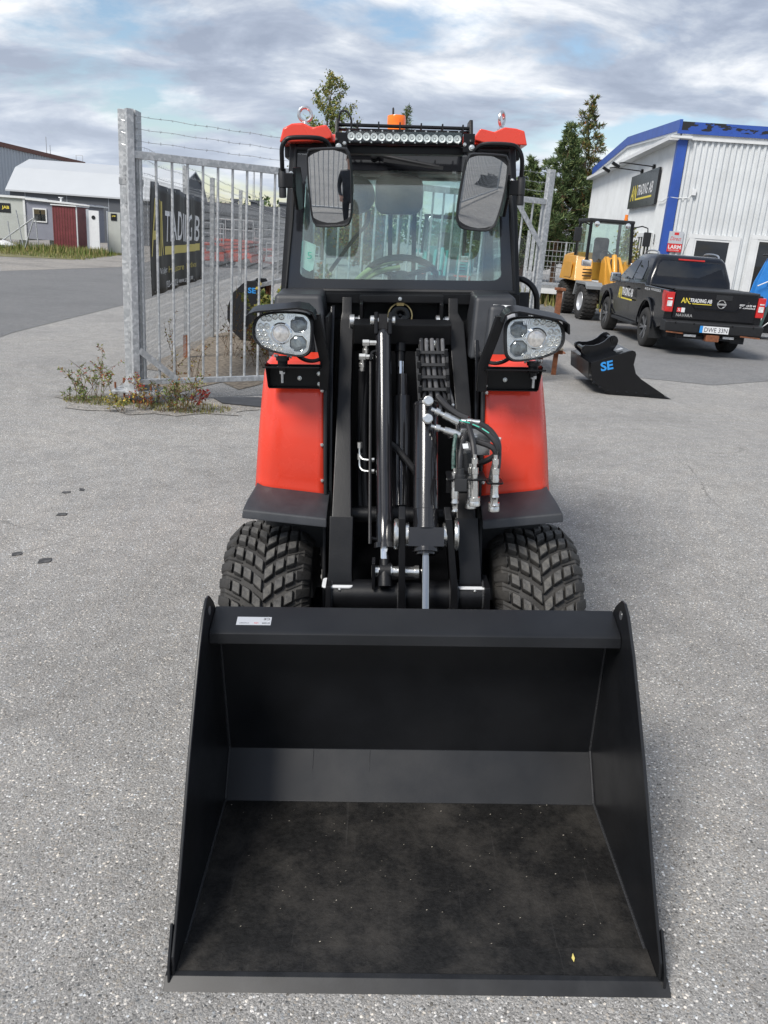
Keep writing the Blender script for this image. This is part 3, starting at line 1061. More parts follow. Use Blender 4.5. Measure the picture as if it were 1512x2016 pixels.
for p in ((.030, 2.905, 1.348), (.018, 2.900, 1.300)):
    p = Vector(p)
    mb = MB()
    mb.rod(p + Vector((-.016, 0, 0)), (1, 0, 0), [(0, .010), (.002, .012), (.024, .012), (.026, .009), (.05, .009)], 6)
    mb.rod(p + Vector((-.004, 0, -.008)), (0, .15, -1), [(0, .009), (.012, .009), (.013, .012), (.026, .012), (.028, .009), (.045, .0085)], 10)
    LB(mb, 'hose_fitting', 'zinc', tilt)
    mb = MB().tube([p + Vector((-.004, .005, -.045)), p + Vector((-.006, .03, -.12)), p + Vector((-.012, .02, -.30)), p + Vector((-.004, -.06, -.50)), p + Vector((.004, -.10, -.58))], .0125, 10, smooth=5)
    LB(mb, 'hose', 'hose_rubber', tilt)
for z in (.985, .945):
    mb = MB().tube([(.012, 2.72, z + .035), (.012, 2.715, z + .01), (.022, 2.705, z - .004), (.045, 2.70, z - .006)], .004, 6, smooth=3)
    mb.rod((.012, 2.722, z + .03), (0, .05, 1), [(0, .009), (.02, .009)], 6)
    mb.rod((.046, 2.70, z - .006), (1, 0, 0), [(0, .008), (.016, .008)], 6)
    LB(mb, 'pipe_elbow', 'zinc', tilt)

# ---------------------------------------------------------------- lift cylinder in the middle (behind)
mb = MB()
mb.rod((.158, 2.905, 1.15), (0, -.37, -.93), [(-.09, .020), (-.015, .022), (-.01, .033), (.40, .033), (.405, .036), (.425, .036), (.427, .022), (.475, .022), (.51, .018)], 24)
lift = LB(mb, 'lift_cylinder', 'cylinder_gloss')
mb = MB().rod((.150, 2.965, 1.275), (0, -.37, -.93), [(0, .0150), (.16, .0150)], 18)
LB(mb, 'piston_rod', 'chrome', lift)
mb = MB().rod((.149, 2.995, 1.335), (0, -.40, -.92), [(0, .020), (.03, .021), (.031, .017), (.068, .017)], 18)
LB(mb, 'rod_end', 'black_satin', lift)
mb = MB().rod((.133, 2.725, .770), (1, 0, 0), [(0, .040), (.05, .040)], 20)
LB(mb, 'cylinder_eye', 'black_satin', lift)
mb = MB()
hp = [(.10, 2.80, 1.02), (.135, 2.795, 1.00), (.17, 2.775, .965), (.20, 2.765, .93), (.22, 2.76, .90)]
mb.tube(hp, .011, 10, smooth=6)
for q in range(26):
    t = q / 25
    i = min(3, int(t * 4)); f_ = t * 4 - i
    p = Vector(hp[i]).lerp(Vector(hp[i + 1]), f_)
    d = (Vector(hp[i + 1]) - Vector(hp[i])).normalized()
    mb.rod(p, d, [(-.0015, .0128), (.0015, .0128)], 10)
LB(mb, 'spiral_hose', 'hose_rubber', lift)

# ---------------------------------------------------------------- float cylinder on the right (big, glossy) with chrome rod
A, B = Vector((.236, 2.735, 1.170)), Vector((.2345, 2.515, .800))
ax = (B - A).normalized()
Lc = (B - A).length
mb = MB()
mb.rod(A, ax, [(0, .034), (.004, .0435), (.014, .0435), (.016, .0415), (Lc - .16, .0415), (Lc - .159, .0422), (Lc - .06, .0422), (Lc - .059, .0415), (Lc, .0420), (Lc + .001, .045), (Lc + .006, .045)], 32)
mb.obox(B + ax * .035, (.115, .075, .062), Matrix.Rotation(math.atan2(-ax.y, -ax.z), 3, 'X').to_3x3().transposed())
mb.rod(B + ax * .066, ax, [(0, .044), (.014, .044), (.015, .034), (.022, .034)], 24)
dump = LB(mb, 'crowd_cylinder', 'cylinder_gloss', bevel=0.004)
mb = MB().rod(B + ax * .085, ax, [(0, .0132), (.42, .0132)], 22)
LB(mb, 'piston_rod', 'chrome_rod', dump)
mb = MB().tube([(.262, 2.688, 1.125), (.262, 2.676, 1.10), (.2615, 2.52, .84), (.256, 2.505, .815), (.250, 2.502, .805)], .0070, 8, smooth=3)
LB(mb, 'steel_pipe', 'cylinder_gloss', dump)

# banjo fittings + hoses to the couplings
fit_pts = []
for k, (p, d) in enumerate((((.238, 2.655, 1.172), Vector((.74, -.10, -.34))), ((.2365, 2.630, 1.118), Vector((.80, -.10, -.22))))):
    p = Vector(p); d = d.normalized()
    mb = MB()
    mb.rod(p + Vector((0, .035, .01)), (0, -1, .30), [(0, .012), (.02, .012), (.021, .0165), (.045, .0165), (.047, .013), (.056, .013)], 18)
    fit = LB(mb, 'banjo_fitting', 'zinc', dump)
    mb = MB().rod(p + d * .012, d, [(0, .007), (.014, .007), (.015, .0125), (.030, .0125), (.031, .008), (.044, .008), (.045, .0135), (.050, .0125), (.060, .0135), (.068, .0125), (.078, .0135), (.100, .0128), (.102, .009)], 12)
    LB(mb, 'hose_ferrule', 'zinc', dump)
    fit_pts.append(p + d * .11)
mb = MB().tube([fit_pts[0], (.375, 2.615, 1.128), (.425, 2.585, 1.105), (.455, 2.562, 1.075), (.460, 2.560, 1.045), (.430, 2.585, 1.012), (.395, 2.62, .99)], .0095, 10, smooth=6)
LB(mb, 'hydraulic_hose', 'hose_rubber', dump)
mb = MB().tube([fit_pts[1], (.375, 2.60, 1.078), (.42, 2.575, 1.070), (.448, 2.560, 1.058), (.456, 2.556, 1.03), (.446, 2.535, .99), (.438, 2.52, .955)], .0095, 10, smooth=6)
LB(mb, 'hydraulic_hose', 'hose_rubber', dump)
mb = MB().tube([(.27, 2.70, 1.20), (.30, 2.68, 1.172), (.335, 2.66, 1.150), (.37, 2.64, 1.138)], .011, 10, smooth=6)
LB(mb, 'hydraulic_hose', 'hose_rubber', dump)
mb = MB().rod((.345, 2.628, 1.133), (1, -.15, -.05), [(0, .008), (.02, .0085), (.021, .012), (.034, .012), (.035, .0105), (.062, .0105)], 12)
LB(mb, 'hose_ferrule', 'zinc', dump)
mb = MB().tube([(.405, 2.615, 1.130), (.44, 2.60, 1.108), (.463, 2.58, 1.075), (.466, 2.57, 1.04), (.462, 2.545, 1.0), (.455, 2.525, .965)], .0095, 10, smooth=6)
LB(mb, 'hydraulic_hose', 'hose_rubber', dump)
# green printed tape lettering on two hoses
mb = MB()
for (p0, p1) in (((.338, 2.608, 1.1385), (.372, 2.604, 1.131)), ((.380, 2.600, 1.128), (.402, 2.592, 1.120)), ((.410, 2.588, 1.117), (.432, 2.575, 1.105))):
    mb.bar(Vector(p0) + Vector((0, -.003, .002)), Vector(p1) + Vector((0, -.003, .002)), .0035, .0012, (0, -.9, .4))
LB(mb, 'hose_print', 'print_green', dump)

# ---------------------------------------------------------------- hydraulic coupling bracket with quick couplings
mb = MB()
mb.prism(rrect(.296, .420, 2.475, 2.57, .006), 'z', .974, .980)
mb.prism(rrect(.420, .474, 2.470, 2.53, .012), 'z', .964, .970)
mb.box(.300, .412, 2.566, 2.572, .905, .980)
brk = LB(mb, 'coupling_bracket', 'black_satin', bevel=.001, seg=1)
for x in (.306, .340, .396):
    bolt(brk, (x, 2.566, .955), (0, -1, .1), .0045)


def coupling(x, y, ztop, zbot, female, hose=None):
    mb = MB()
    L_ = ztop - zbot
    pr = [(0, .0065), (.012, .0065), (.013, .0105), (.030, .0105), (.031, .007), (.042, .007), (.043, .0125), (.062, .0125), (.063, .0105)]
    if female:
        pr += [(.080, .0105), (.081, .0125), (L_ - .030, .0125), (L_ - .029, .0185), (L_ - .018, .0185), (L_ - .017, .0170), (L_ - .012, .0185), (L_ - .002, .0185), (L_, .0170), (L_ + .0002, .0120), (L_ - .006, .0115), (L_ - .006, .002)]
    else:
        pr += [(.080, .0125), (.098, .0125), (.099, .010), (L_ - .040, .0105), (L_ - .030, .0130), (L_ - .024, .0095), (L_ - .008, .0090), (L_ - .003, .0110), (L_, .0100), (L_ + .0002, .0065), (L_ - .004, .002)]
    mb.rod((x, y, ztop), (.03, -.10, -1), pr, 14)
    return LB(mb, 'quick_coupling', 'zinc', brk)


coupling(.322, 2.515, 1.005, .862, False)
coupling(.381, 2.500, 1.055, .888, True)
coupling(.374, 2.535, 1.015, .868, True)
coupling(.446, 2.495, 1.055, .890, False)
coupling(.448, 2.525, 1.020, .862, True)
mb = MB().tube([(.381, 2.502, 1.05), (.376, 2.53, 1.09), (.365, 2.58, 1.13)], .0095, 10, smooth=5)
LB(mb, 'hydraulic_hose', 'hose_rubber', brk)
mb = MB().tube([(.318, 2.52, 1.0), (.318, 2.54, 1.05), (.326, 2.58, 1.10)], .0065, 8, smooth=5)
LB(mb, 'printed_hose', mat('green_hose', (0.045, 0.085, 0.075), 0.5, var=0.9, vscale=120), brk)
mb = MB().tube([(.336, 2.50, 1.0), (.338, 2.52, 1.05), (.35, 2.56, 1.085), (.37, 2.60, 1.11)], .0085, 10, smooth=5)
LB(mb, 'electric_cable', 'hose_rubber', brk)
# electric socket with flap
mb = MB()
mb.rod((.337, 2.488, 1.012), (0, -.1, -1), [(0, .012), (.02, .013), (.021, .018), (.045, .018)], 18)
mb.obox((.338, 2.470, .962), (.038, .016, .040), (R(-12), 0, 0))
LB(mb, 'electric_socket', 'black_plastic', brk, bevel=.004)
mb = MB().obox((.352, 2.512, 1.078), (.018, .002, .016), (R(-30), 0, R(20)))
LB(mb, 'cable_tag', 'label_white', brk)
# valve block behind the hoses
mb = MB()
mb.box(.345, .445, 2.62, 2.70, 1.02, 1.11)
mb.box(.36, .40, 2.60, 2.62, 1.04, 1.09)
valve = LB(mb, 'valve_block', 'steel_bright', bevel=.004)
for x, z in ((.335, 1.085), (.455, 1.07)):
    mb = MB().rod((x, 2.66, z), (-1 if x < .4 else 1, -.5, -.2), [(-.02, .014), (0, .014), (.001, .017), (.014, .017), (.015, .011), (.03, .011)], 6)
    LB(mb, 'valve_port', 'zinc', valve)
mb = MB().rod((.372, 2.60, 1.03), (.05, -.2, -1), [(0, .020), (.055, .020), (.056, .015), (.058, .019), (.08, .018), (.082, .008)], 18)
LB(mb, 'solenoid', 'black_plastic', valve)

# ---------------------------------------------------------------- energy chain with hoses
def cp(x, t):
    """point on the chain run, t from top to bottom"""
    return Vector((x + .012 * t, 2.905 - .055 * t, 1.318 - .170 * t))


chain = None
mb = MB()
for xx in (.205, .310):
    mb.bar(cp(xx, 0), cp(xx + .0, 1.02), .010, .030, (0, -.9, .3))
chain = LB(mb, 'energy_chain', 'black_plastic', bevel=.002)
for k in range(5):
    t = .02 + k * .24
    a, b = cp(.203, t), cp(.313, t)
    f_ = Vector((0, -.016, .005))
    mb = MB().bar(a + f_, b + f_, .012, .005, (0, -.9, .3))
    mb.obox(a + f_ * 1.25 + Vector((.006, 0, 0)), (.012, .008, .026), (R(18), 0, 0))
    mb.obox(b + f_ * 1.25 - Vector((.006, 0, 0)), (.012, .008, .026), (R(18), 0, 0))
    LB(mb, 'chain_link_bar', 'black_plastic', chain, bevel=.0015, seg=1)
for x, mm, r_ in ((.223, 'hose_rubber', .008), (.241, 'grey_hose', .007), (.261, 'grey_hose', .008), (.281, 'hose_rubber', .007), (.298, 'grey_hose', .007)):
    mb = MB().tube([cp(x, -.12) + Vector((0, .03, .02)), cp(x, 0), cp(x + .004, .5), cp(x + .01 + (x - .25) * .3, 1.0), cp(x + .02, 1.25) + Vector((0, .02, 0))], r_, 8, smooth=4)
    LB(mb, 'chain_hose', mm, chain)
for x in (.222, .244, .272, .300):
    mb = MB().rod(cp(x, -.16) + Vector((0, .02, .01)), (0, -.2, -1), [(0, .006), (.012, .006), (.013, .008), (.026, .008)], 8)
    LB(mb, 'hose_nut', 'zinc', chain)
for x in (.214, .322):
    bolt(chain, cp(x, 1.03) + Vector((0, -.018, .004)), (0, -1, .3), .0035)

# ---------------------------------------------------------------- horn
mb = MB().rod((.149, 3.165, 1.420), (0, -1, .12), [(-.02, .030), (0, .044), (.008, .046), (.012, .0455), (.0125, .041), (.018, .036), (.020, .025), (.014, .010), (.013, .006), (.017, .006), (.018, .0005)], 32)
horn = LB(mb, 'horn', 'black_gloss')
mb = MB().rod((.149, 3.155, 1.421), (0, -1, .12), [(0, .0468), (.006, .0470), (.0064, .0425), (.0, .0425)], 32)
mb.box(.135, .163, 3.14, 3.15, 1.458, 1.472)
LB(mb, 'horn_ring', 'brass', horn)

# ---------------------------------------------------------------- front fenders: red panel, dark mudguard, dark hood box
for s in (-1, 1):
    nm = 'left' if s < 0 else 'right'
    if s < 0:
        inn, Ptop, Pbot = -.112, -.325, -.366
        rt = [(-.112, 1.302), (-.300, 1.315), (-.322, 1.306), (-.336, 1.285), (-.344, 1.24), (-.372, .872), (-.368, .862), (-.112, .826)]
    else:
        rt = [(.437, 1.300), (.610, 1.302), (.632, 1.292), (.646, 1.268), (.652, 1.22), (.694, .862), (.690, .852), (.440, .824)]
    def yy(z):
        return 2.80 + (z - .83) * .17 - .03 * math.sin(min(1, max(0, (z - .83) / .47)) * math.pi) + (0.05 * max(0, (z - 1.22) / .09) ** 2)
    mb = MB()
    # panel as a grid from outer edge to inner edge with a rolled outer edge
    rows = 14
    rings = []
    for k in range(rows + 1):
        z = .798 + (1.31 - .798) * k / rows
        t = k / rows
        if s < 0:
            xo = -.370 + (.044) * t + (.03 * max(0, (t - .9) / .1) ** 2)
            xi = -.112
        else:
            xo = .694 - .050 * t - (.03 * max(0, (t - .9) / .1) ** 2)
            xi = .438
        dz = .035 * (1 - t) * 1.0
        ring = []
        for q in range(9):
            w_ = q / 8
            x = xi + (xo - xi) * w_
            zz = z + dz * w_ * (1 - t)
            y = yy(z) + (.0 if w_ < .8 else .035 * ((w_ - .8) / .2) ** 2)
            ring.append(Vector((x, y, zz)))
        back = Vector((xo - s * .006, yy(z) + .30, z + dz * (1 - t)))
        ring.append(back)
        rings.append(ring)
    mb.loft(rings, close=False, caps=False)
    red = LB(mb, 'red_fender', 'loader_red', sharp=50)
    md = red.modifiers.new('thickness', 'SOLIDIFY')
    md.thickness = .004
    # rubber edging against the boom bay
    xin = -.112 if s < 0 else .438
    mb = MB()
    mb.tube([(xin, yy(z) - .003, z) for z in frange(.825, 1.30, 12)], .0075, 8)
    LB(mb, 'edge_trim', 'black_plastic', red)
    for z in (.875, 1.005, 1.19):
        bolt(red, (xin - s * -.012 if s > 0 else xin - .012, yy(z) - .004, z), (0, -1, 0), .0045)
    # mudguard
    mb = MB()
    if s < 0:
        xa, xb, xc_, xd = -.388, -.098, -.363, -.098
    else:
        xa, xb, xc_, xd = .710, .434, .684, .434
    sec = [(2.63, .756), (2.64, .785), (2.70, .808), (2.80, .824), (2.95, .834), (3.10, .81), (3.10, .79), (2.95, .810), (2.80, .800), (2.70, .787), (2.655, .770), (2.65, .756)]
    ra, rb = [], []
    for y, z in sec:
        t = min(1, (y - 2.63) / .12)
        ra.append(Vector((xa + (xc_ - xa) * t, y + .0, z + .03)))
        rb.append(Vector((xb + (xd - xb) * t, y, z)))
    mb.loft([ra, rb])
    LB(mb, 'mudguard', 'grey_plastic', bevel=.006, seg=2, sharp=45)
    mb = MB()
    xo = -.33 if s < 0 else .66
    mb.box(min(xo, xb), max(xo, xb), 2.80, 2.86, .62, .83)
    LB(mb, 'wheel_arch_liner', 'black_plastic')
    # dark hood box beside the boom head
    mb = MB()
    if s < 0:
        x0, x1, x0t, x1t = -.330, -.112, -.305, -.135
    else:
        x0, x1, x0t, x1t = .395, .592, .415, .562
    mb.hexa([(x0, 2.97, 1.285), (x1, 2.97, 1.285), (x1, 3.23, 1.285), (x0, 3.23, 1.285), (x0t, 3.03, 1.503), (x1t, 3.03, 1.503), (x1t, 3.23, 1.513), (x0t, 3.23, 1.513)])
    hood = LB(mb, 'front_hood', 'grey_plastic', bevel=.018, seg=3)
    mb = MB()
    q0, q1 = (x0 + .05, x1 - .045)
    mb.hexa([(q0, 2.955, 1.295), (q1, 2.955, 1.295), (q1, 3.1, 1.295), (q0, 3.1, 1.295), (q0 + .02, 3.005, 1.475), (q1 - .02, 3.005, 1.475), (q1 - .02, 3.1, 1.480), (q0 + .02, 3.1, 1.480)])
    LB(mb, 'hood_relief', 'grey_plastic', hood, bevel=.02, seg=3)
    # vertical black side channel between fender and boom
    xch = -.098 if s < 0 else .424
    mb = MB().prism([(2.80, .60), (2.86, .60), (3.00, 1.30), (3.12, 1.46), (3.06, 1.46), (2.92, 1.25), (2.825, .86)], 'x', xch - .007, xch + .007)
    LB(mb, 'side_channel', 'black_gloss', bevel=.002)
    # cable to the light
    sx = -.115 if s < 0 else .43
    mb = MB().tube([(sx, 2.93, 1.315), (sx - (-s) * -.0 + s * .015, 2.88, 1.295), (sx + s * .05, 2.84, 1.292), (sx + s * .085, 2.80, 1.315), (sx + s * .10, 2.77, 1.36)], .007, 8, smooth=5)
    LB(mb, 'light_cable', 'hose_rubber')
# warning label on the right-hand hood
mb = MB()
lp0, lu, lv = Vector((.490, 3.005, 1.420)), Vector((1, 0, -.04)).normalized(), Vector((-.18, .25, 1)).normalized()
pts = [lp0 + lu * a + lv * b for a, b in ((0, 0), (.074, 0), (.074, .058), (0, .058))]
mb.add(pts, [(0, 1, 2, 3)])
lab = LB(mb, 'warning_label', 'label_white', label='white paper label with fine red print on the dark hood')
md = lab.modifiers.new('thickness', 'SOLIDIFY'); md.thickness = .0015
nn = lu.cross(lv)
for x, y, w_ in ((.020, .047, .030), (.010, .036, .018), (.036, .036, .020), (.012, .026, .016), (.012, .018, .014), (.012, .010, .014)):
    mb = MB()
    mb.add([lp0 + lu * a + lv * b + nn * .0012 for a, b in ((x, y), (x + w_, y), (x + w_, y + .0035), (x, y + .0035))], [(0, 1, 2, 3)])
    LB(mb, 'label_print', 'print_red', lab)
# ---------------------------------------------------------------- work lights on brackets
def outline_light(s):
    """front outline of the lamp in (x,z), wide to the inside"""
    base = [(-.093, .010), (-.088, .040), (-.070, .061), (-.030, .074), (.030, .079), (.068, .076), (.085, .062), (.092, .036), (.091, -.036), (.083, -.060), (.062, -.073), (.018, -.071), (-.034, -.062), (-.069, -.045), (-.089, -.020)]
    return [(-x * s * 1.05, z * .93) for x, z in base]          # s=-1: outer side on the left


def smooth_closed(pts, k=4):
    out = []
    n = len(pts)
    for i in range(n):
        p0, p1, p2, p3 = (Vector((*pts[(i + q) % n], 0)) for q in (-1, 0, 1, 2))
        for j in range(k):
            t = j / k
            v = 0.5 * ((2 * p1) + (-p0 + p2) * t + (2 * p0 - 5 * p1 + 4 * p2 - p3) * t * t + (-p0 + 3 * p1 - 3 * p2 + p3) * t ** 3)
            out.append((v.x, v.y))
    return out


def make_light(s, c):
    """s: -1 left, 1 right; c centre of the lens face"""
    c = Vector(c)
    tilt_ = Matrix.Rotation(R(s * -3), 3, 'Y') @ Matrix.Rotation(R(-4), 3, 'X')
    ol = smooth_closed(outline_light(s))

    def P(x, z, y=0.0, k=1.0):
        return c + tilt_ @ Vector((x * k, y, z * k))
    mb = MB()
    rings = [[P(x, z, y, k) for x, z in ol] for y, k in ((.004, .91), (-.012, .93), (-.016, .97), (-.012, 1.0), (.012, 1.02), (.045, .96), (.075, .62), (.085, .4))]
    mb.loft(rings, True, True)
    lamp = LB(mb, 'work_light', 'black_plastic', sharp=60)
    lamp['label'] = 'clear multi-LED work light in a black rubber-edged housing'
    mb = MB()
    mb.add([P(x, z, .003, .925) for x, z in ol], [tuple(range(len(ol)))])
    LB(mb, 'reflector', 'lens_chrome', lamp)
    mb = MB()
    n = len(ol)
    rings = [[P(x, z, y, k) for x, z in ol] for y, k in ((-.013, .93), (-.018, .85), (-.020, .5))]
    mb.loft(rings, True, False)
    mb.add([P(x, z, -.020, .5) for x, z in ol], [tuple(range(n))])
    LB(mb, 'lens_cover', 'clear_lens', lamp, sharp=60)
    # two projector modules on the inner side
    for zc, mm in ((.034, 'dark_glass'), (-.026, 'dark_glass')):
        xm = -s * .052 if True else 0
        xm = (.052 if s < 0 else -.052)
        mb = MB()
        oc = [(xm + .029 * a, zc + .027 * b) for a, b in ((-.95, -.4), (-.95, .4), (-.45, .95), (.45, .95), (.95, .4), (.95, -.4), (.45, -.95), (-.45, -.95))]
        rings = [[P(xm + (x - xm) * k, zc + (z - zc) * k, y) for x, z in oc] for y, k in ((.003, 1.1), (-.008, 1.08), (-.008, 1.0), (.0, .96))]
        mb.loft(rings, True, False)
        LB(mb, 'projector_frame', 'chrome', lamp, sharp=60)
        mb = MB()
        rings = [[P(xm + (x - xm) * k, zc + (z - zc) * k, y) for x, z in oc] for y, k in ((-.001, .99), (-.0065, .8), (-.009, .4))]
        mb.loft(rings, True, False)
        mb.add([P(xm + (x - xm) * .4, zc + (z - zc) * .4, -.009) for x, z in oc], [tuple(range(len(oc)))])
        LB(mb, 'projector_lens', 'projector' if 'projector' in MATS else mat('projector', (0.16, 0.18, 0.19), 0.08, metal=0.3, var=0.6, vscale=50, coat=1.0), lamp, sharp=60)
    # central ring
    xm = (-.005 if s < 0 else .005)
    nr_ = tilt_ @ Vector((0, -1, 0))
    mb = MB().rod(P(xm, .003, .003), nr_, [(0, .036), (.010, .035), (.012, .031), (.004, .029), (.004, .001)], 28)
    LB(mb, 'spot_ring', 'chrome', lamp)
    mb = MB().rod(P(xm, .003, -.001), nr_, [(0, .028), (.006, .024), (.010, .012), (.011, .001)], 22)
    LB(mb, 'spot_lens', mat('spot_lens', (0.75, 0.70, 0.66), 0.10, metal=0.5, var=0.3, vscale=70, coat=1.0) if 'spot_lens' not in MATS else 'spot_lens', lamp)
    # rows of small LED cups
    cups = []
    for row, (zc, xs_) in enumerate(((.050, (-.006, -.027, -.046, -.062)), (.026, (-.052, -.071)), (.004, (-.058, -.077)), (-.017, (-.052, -.071)), (-.040, (-.006, -.026, -.045, -.060)))):
        for x in xs_:
            cups.append((x if s < 0 else -x, zc + (0.004 if abs(x) < .03 else -.004 * abs(x) / .07) * (1 if zc > 0 else -1)))
    for x, z in cups:
        mb = MB().rod(P(x, z, .003), nr_, [(0, .0105), (.009, .0100), (.0095, .0088), (.003, .0060), (.003, .0042), (.006, .003), (.0065, .0005)], 12)
        LB(mb, 'led_cup', 'led_cup' if 'led_cup' in MATS else mat('led_cup', (0.86, 0.83, 0.80), 0.14, metal=0.8, var=0.2, vscale=200), lamp)
    # bright slats top and bottom
    for z0, z1 in ((.048, .066), (-.060, -.044)):
        for k in range(5):
            x = (.010 + k * .006) * (1 if s < 0 else -1)
            mb = MB().bar(P(x, z0, -.003), P(x + (.004 if s < 0 else -.004), z1, -.003), .003, .006, (0, -1, 0))
            LB(mb, 'lens_slat', 'chrome', lamp)
    # plastic film tatters round the rim
    mb = MB().rod(P(.0, -.072, .012), (0, 0, -1), [(0, .022), (.012, .022), (.013, .017), (.032, .016), (.033, .020), (.036, .020), (.037, .012), (.050, .012), (.051, .005), (.085, .005)], 16)
    LB(mb, 'mounting_stud', 'black_satin', lamp)
    mb = MB().rod(P(.0, -.118, .012), (0, 0, -1), [(0, .010), (.010, .010), (.011, .0045), (.04, .0045)], 6)
    LB(mb, 'stud_thread', 'steel_bright', lamp)
    for x in (-.018, .018, .026, -.026):
        bolt(lamp, P(x, -.071, .02), (0, 0, -1), .0035, 'steel_bright')
    return lamp


lampL = make_light(-1, (-.2385, 2.700, 1.397))
lampR = make_light(1, (.5795, 2.700, 1.390))

for s, lamp in ((-1, lampL), (1, lampR)):
    if s < 0:
        x0, x1 = -.303, -.108
        yb = 2.80
    else:
        x0, x1 = .415, .618
        yb = 2.80
    zt, zb = 1.285, 1.206
    # mounting channel on the fender
    mb = MB()
    mb.box(x0, x1, yb + .004, yb + .010, zb, zt)
    mb.box(x0, x1, yb - .010, yb + .004, zb - .002, zb + .003)
    xo = x0 if s < 0 else x1 - .004
    mb.prism([(yb + .01, zb), (yb - .03, zb + .005), (yb - .085, 1.300), (yb - .06, 1.302), (yb + .01, zt)], 'x', xo, xo + .004)
    br = LB(mb, 'light_bracket', 'black_satin', bevel=.001, seg=1)
    for p in (((-.198, zb + .032), (-.130, zb + .012), (-.131, zb + .048)) if s < 0 else ((.507, zb + .035), (.440, zb + .013))):
        bolt(br, (p[0], yb + .004, p[1]), (0, -1, .1), .0055)
    # shelf carrying the lamp stud
    mb = MB()
    xa, xb = (x0, x1 - .01) if s < 0 else (x0 + .01, x1)
    mb.hexa([(xa, 2.66, 1.293), (xb, 2.66, 1.293), (xb, 2.80, 1.272), (xa, 2.80, 1.272), (xa, 2.66, 1.298), (xb, 2.66, 1.298), (xb, 2.80, 1.277), (xa, 2.80, 1.277)])
    LB(mb, 'bracket_shelf', 'black_satin', br, bevel=.001, seg=1)
    # guard: flat bar rising from the bracket, bending over the lamp and down at its outer end
    if s < 0:
        path = [(-.128, 1.452), (-.138, 1.474), (-.156, 1.490), (-.185, 1.495), (-.320, 1.482), (-.338, 1.475), (-.346, 1.460), (-.349, 1.428)]
        strut = [(-.112, 1.205), (-.106, 1.300), (-.122, 1.385), (-.134, 1.462)]
    else:
        path = [(.466, 1.450), (.476, 1.472), (.494, 1.489), (.520, 1.492), (.650, 1.468), (.670, 1.460), (.679, 1.446), (.682, 1.416)]
        strut = [(.424, 1.205), (.424, 1.300), (.450, 1.385), (.470, 1.462)]
    mb = MB()
    rings = []
    for i, (x, z) in enumerate(path):
        a = Vector((*path[max(i - 1, 0)], 0)); b = Vector((*path[min(i + 1, len(path) - 1)], 0))
        t = (b - a).normalized()
        nx, nz = -t.y, t.x
        h = .003
        y0, wd, dr_ = 2.655, .095, -.012 * (1 if 2 <= i <= 5 else .3)
        rings.append([Vector((x + nx * h, y0, z + nz * h + dr_)), Vector((x + nx * h, y0 + wd, z + nz * h)), Vector((x - nx * h, y0 + wd, z - nz * h)), Vector((x - nx * h, y0, z - nz * h + dr_))])
    mb.loft(rings)
    LB(mb, 'light_guard', 'black_satin', br, bevel=.0008, seg=1)
    mb = MB()
    rings = []
    for x, z in strut:
        y0 = 2.765 - .055 * (z - 1.205) / .26
        rings.append([Vector((x - .016, y0, z)), Vector((x + .016, y0 - .004, z)), Vector((x + .016, y0 + .03, z)), Vector((x - .016, y0 + .03, z))])
    mb.loft(rings)
    LB(mb, 'guard_strut', 'black_satin', br, bevel=.002, seg=1)

# ---------------------------------------------------------------- cab
# windscreen plane: bottom y 3.22, top y 3.32
def ws(x, z, d=0.0):
    t = (z - 1.50) / .52
    return Vector((x, 3.22 + .10 * t + d, z))


mb = MB()
for s in (-1, 1):
    bx, tx = (-.308, -.268) if s < 0 else (.606, .570)
    w_ = .046 * -s
    mb.hexa([(bx, 3.215, 1.49), (bx + w_ * .55, 3.205, 1.49), (bx + w_, 3.26, 1.49), (bx, 3.33, 1.49), (tx, 3.315, 2.03), (tx + w_ * .55, 3.305, 2.03), (tx + w_, 3.36, 2.03), (tx, 3.43, 2.03)])
    rx, ry = (-.30, 4.15) if s < 0 else (.60, 4.15)
    mb.hexa([(rx, ry - .05, 1.0), (rx - w_ * -.9, ry - .05, 1.0), (rx - w_ * -.9, ry + .02, 1.0), (rx, ry + .02, 1.0), (rx, ry - .05, 2.02), (rx - w_ * -.9, ry - .05, 2.02), (rx - w_ * -.9, ry + .02, 2.02), (rx, ry + .02, 2.02)])
    mb.box(min(rx, rx + w_ * .9), max(rx, rx + w_ * .9), 3.4, 4.12, 1.985, 2.03)
mb.hexa([(-.27, 3.31, 1.985), (.57, 3.31, 1.985), (.57, 3.38, 1.985), (-.27, 3.38, 1.985), (-.27, 3.315, 2.035), (.57, 3.315, 2.035), (.57, 3.38, 2.035), (-.27, 3.38, 2.035)])
mb.box(-.27, .57, 4.10, 4.17, 1.955, 2.03)
mb.box(-.27, .57, 4.10, 4.17, 1.36, 1.44)
cab = LB(mb, 'cab_frame', 'black_satin', bevel=.006)
mb = MB()
mb.box(-.30, .60, 3.25, 4.15, .62, 1.10)
mb.box(-.30, -.27, 3.25, 4.12, 1.10, 1.40)
mb.box(.57, .60, 3.25, 4.12, 1.10, 1.40)
mb.box(-.27, .57, 3.24, 3.27, 1.10, 1.47)
mb.box(-.27, .57, 4.10, 4.13, 1.10, 1.38)
LB(mb, 'cab_tub', 'black_plastic', cab)
# windscreen: glass with black printed border and rubber seal
x0b, x1b, x0t, x1t = -.285, .583, -.246, .546


def wsq(u, v, d=0.0):
    z = 1.505 + .505 * v
    a = x0b + (x0t - x0b) * v
    b = x1b + (x1t - x1b) * v
    return ws(a + (b - a) * u, z, d)


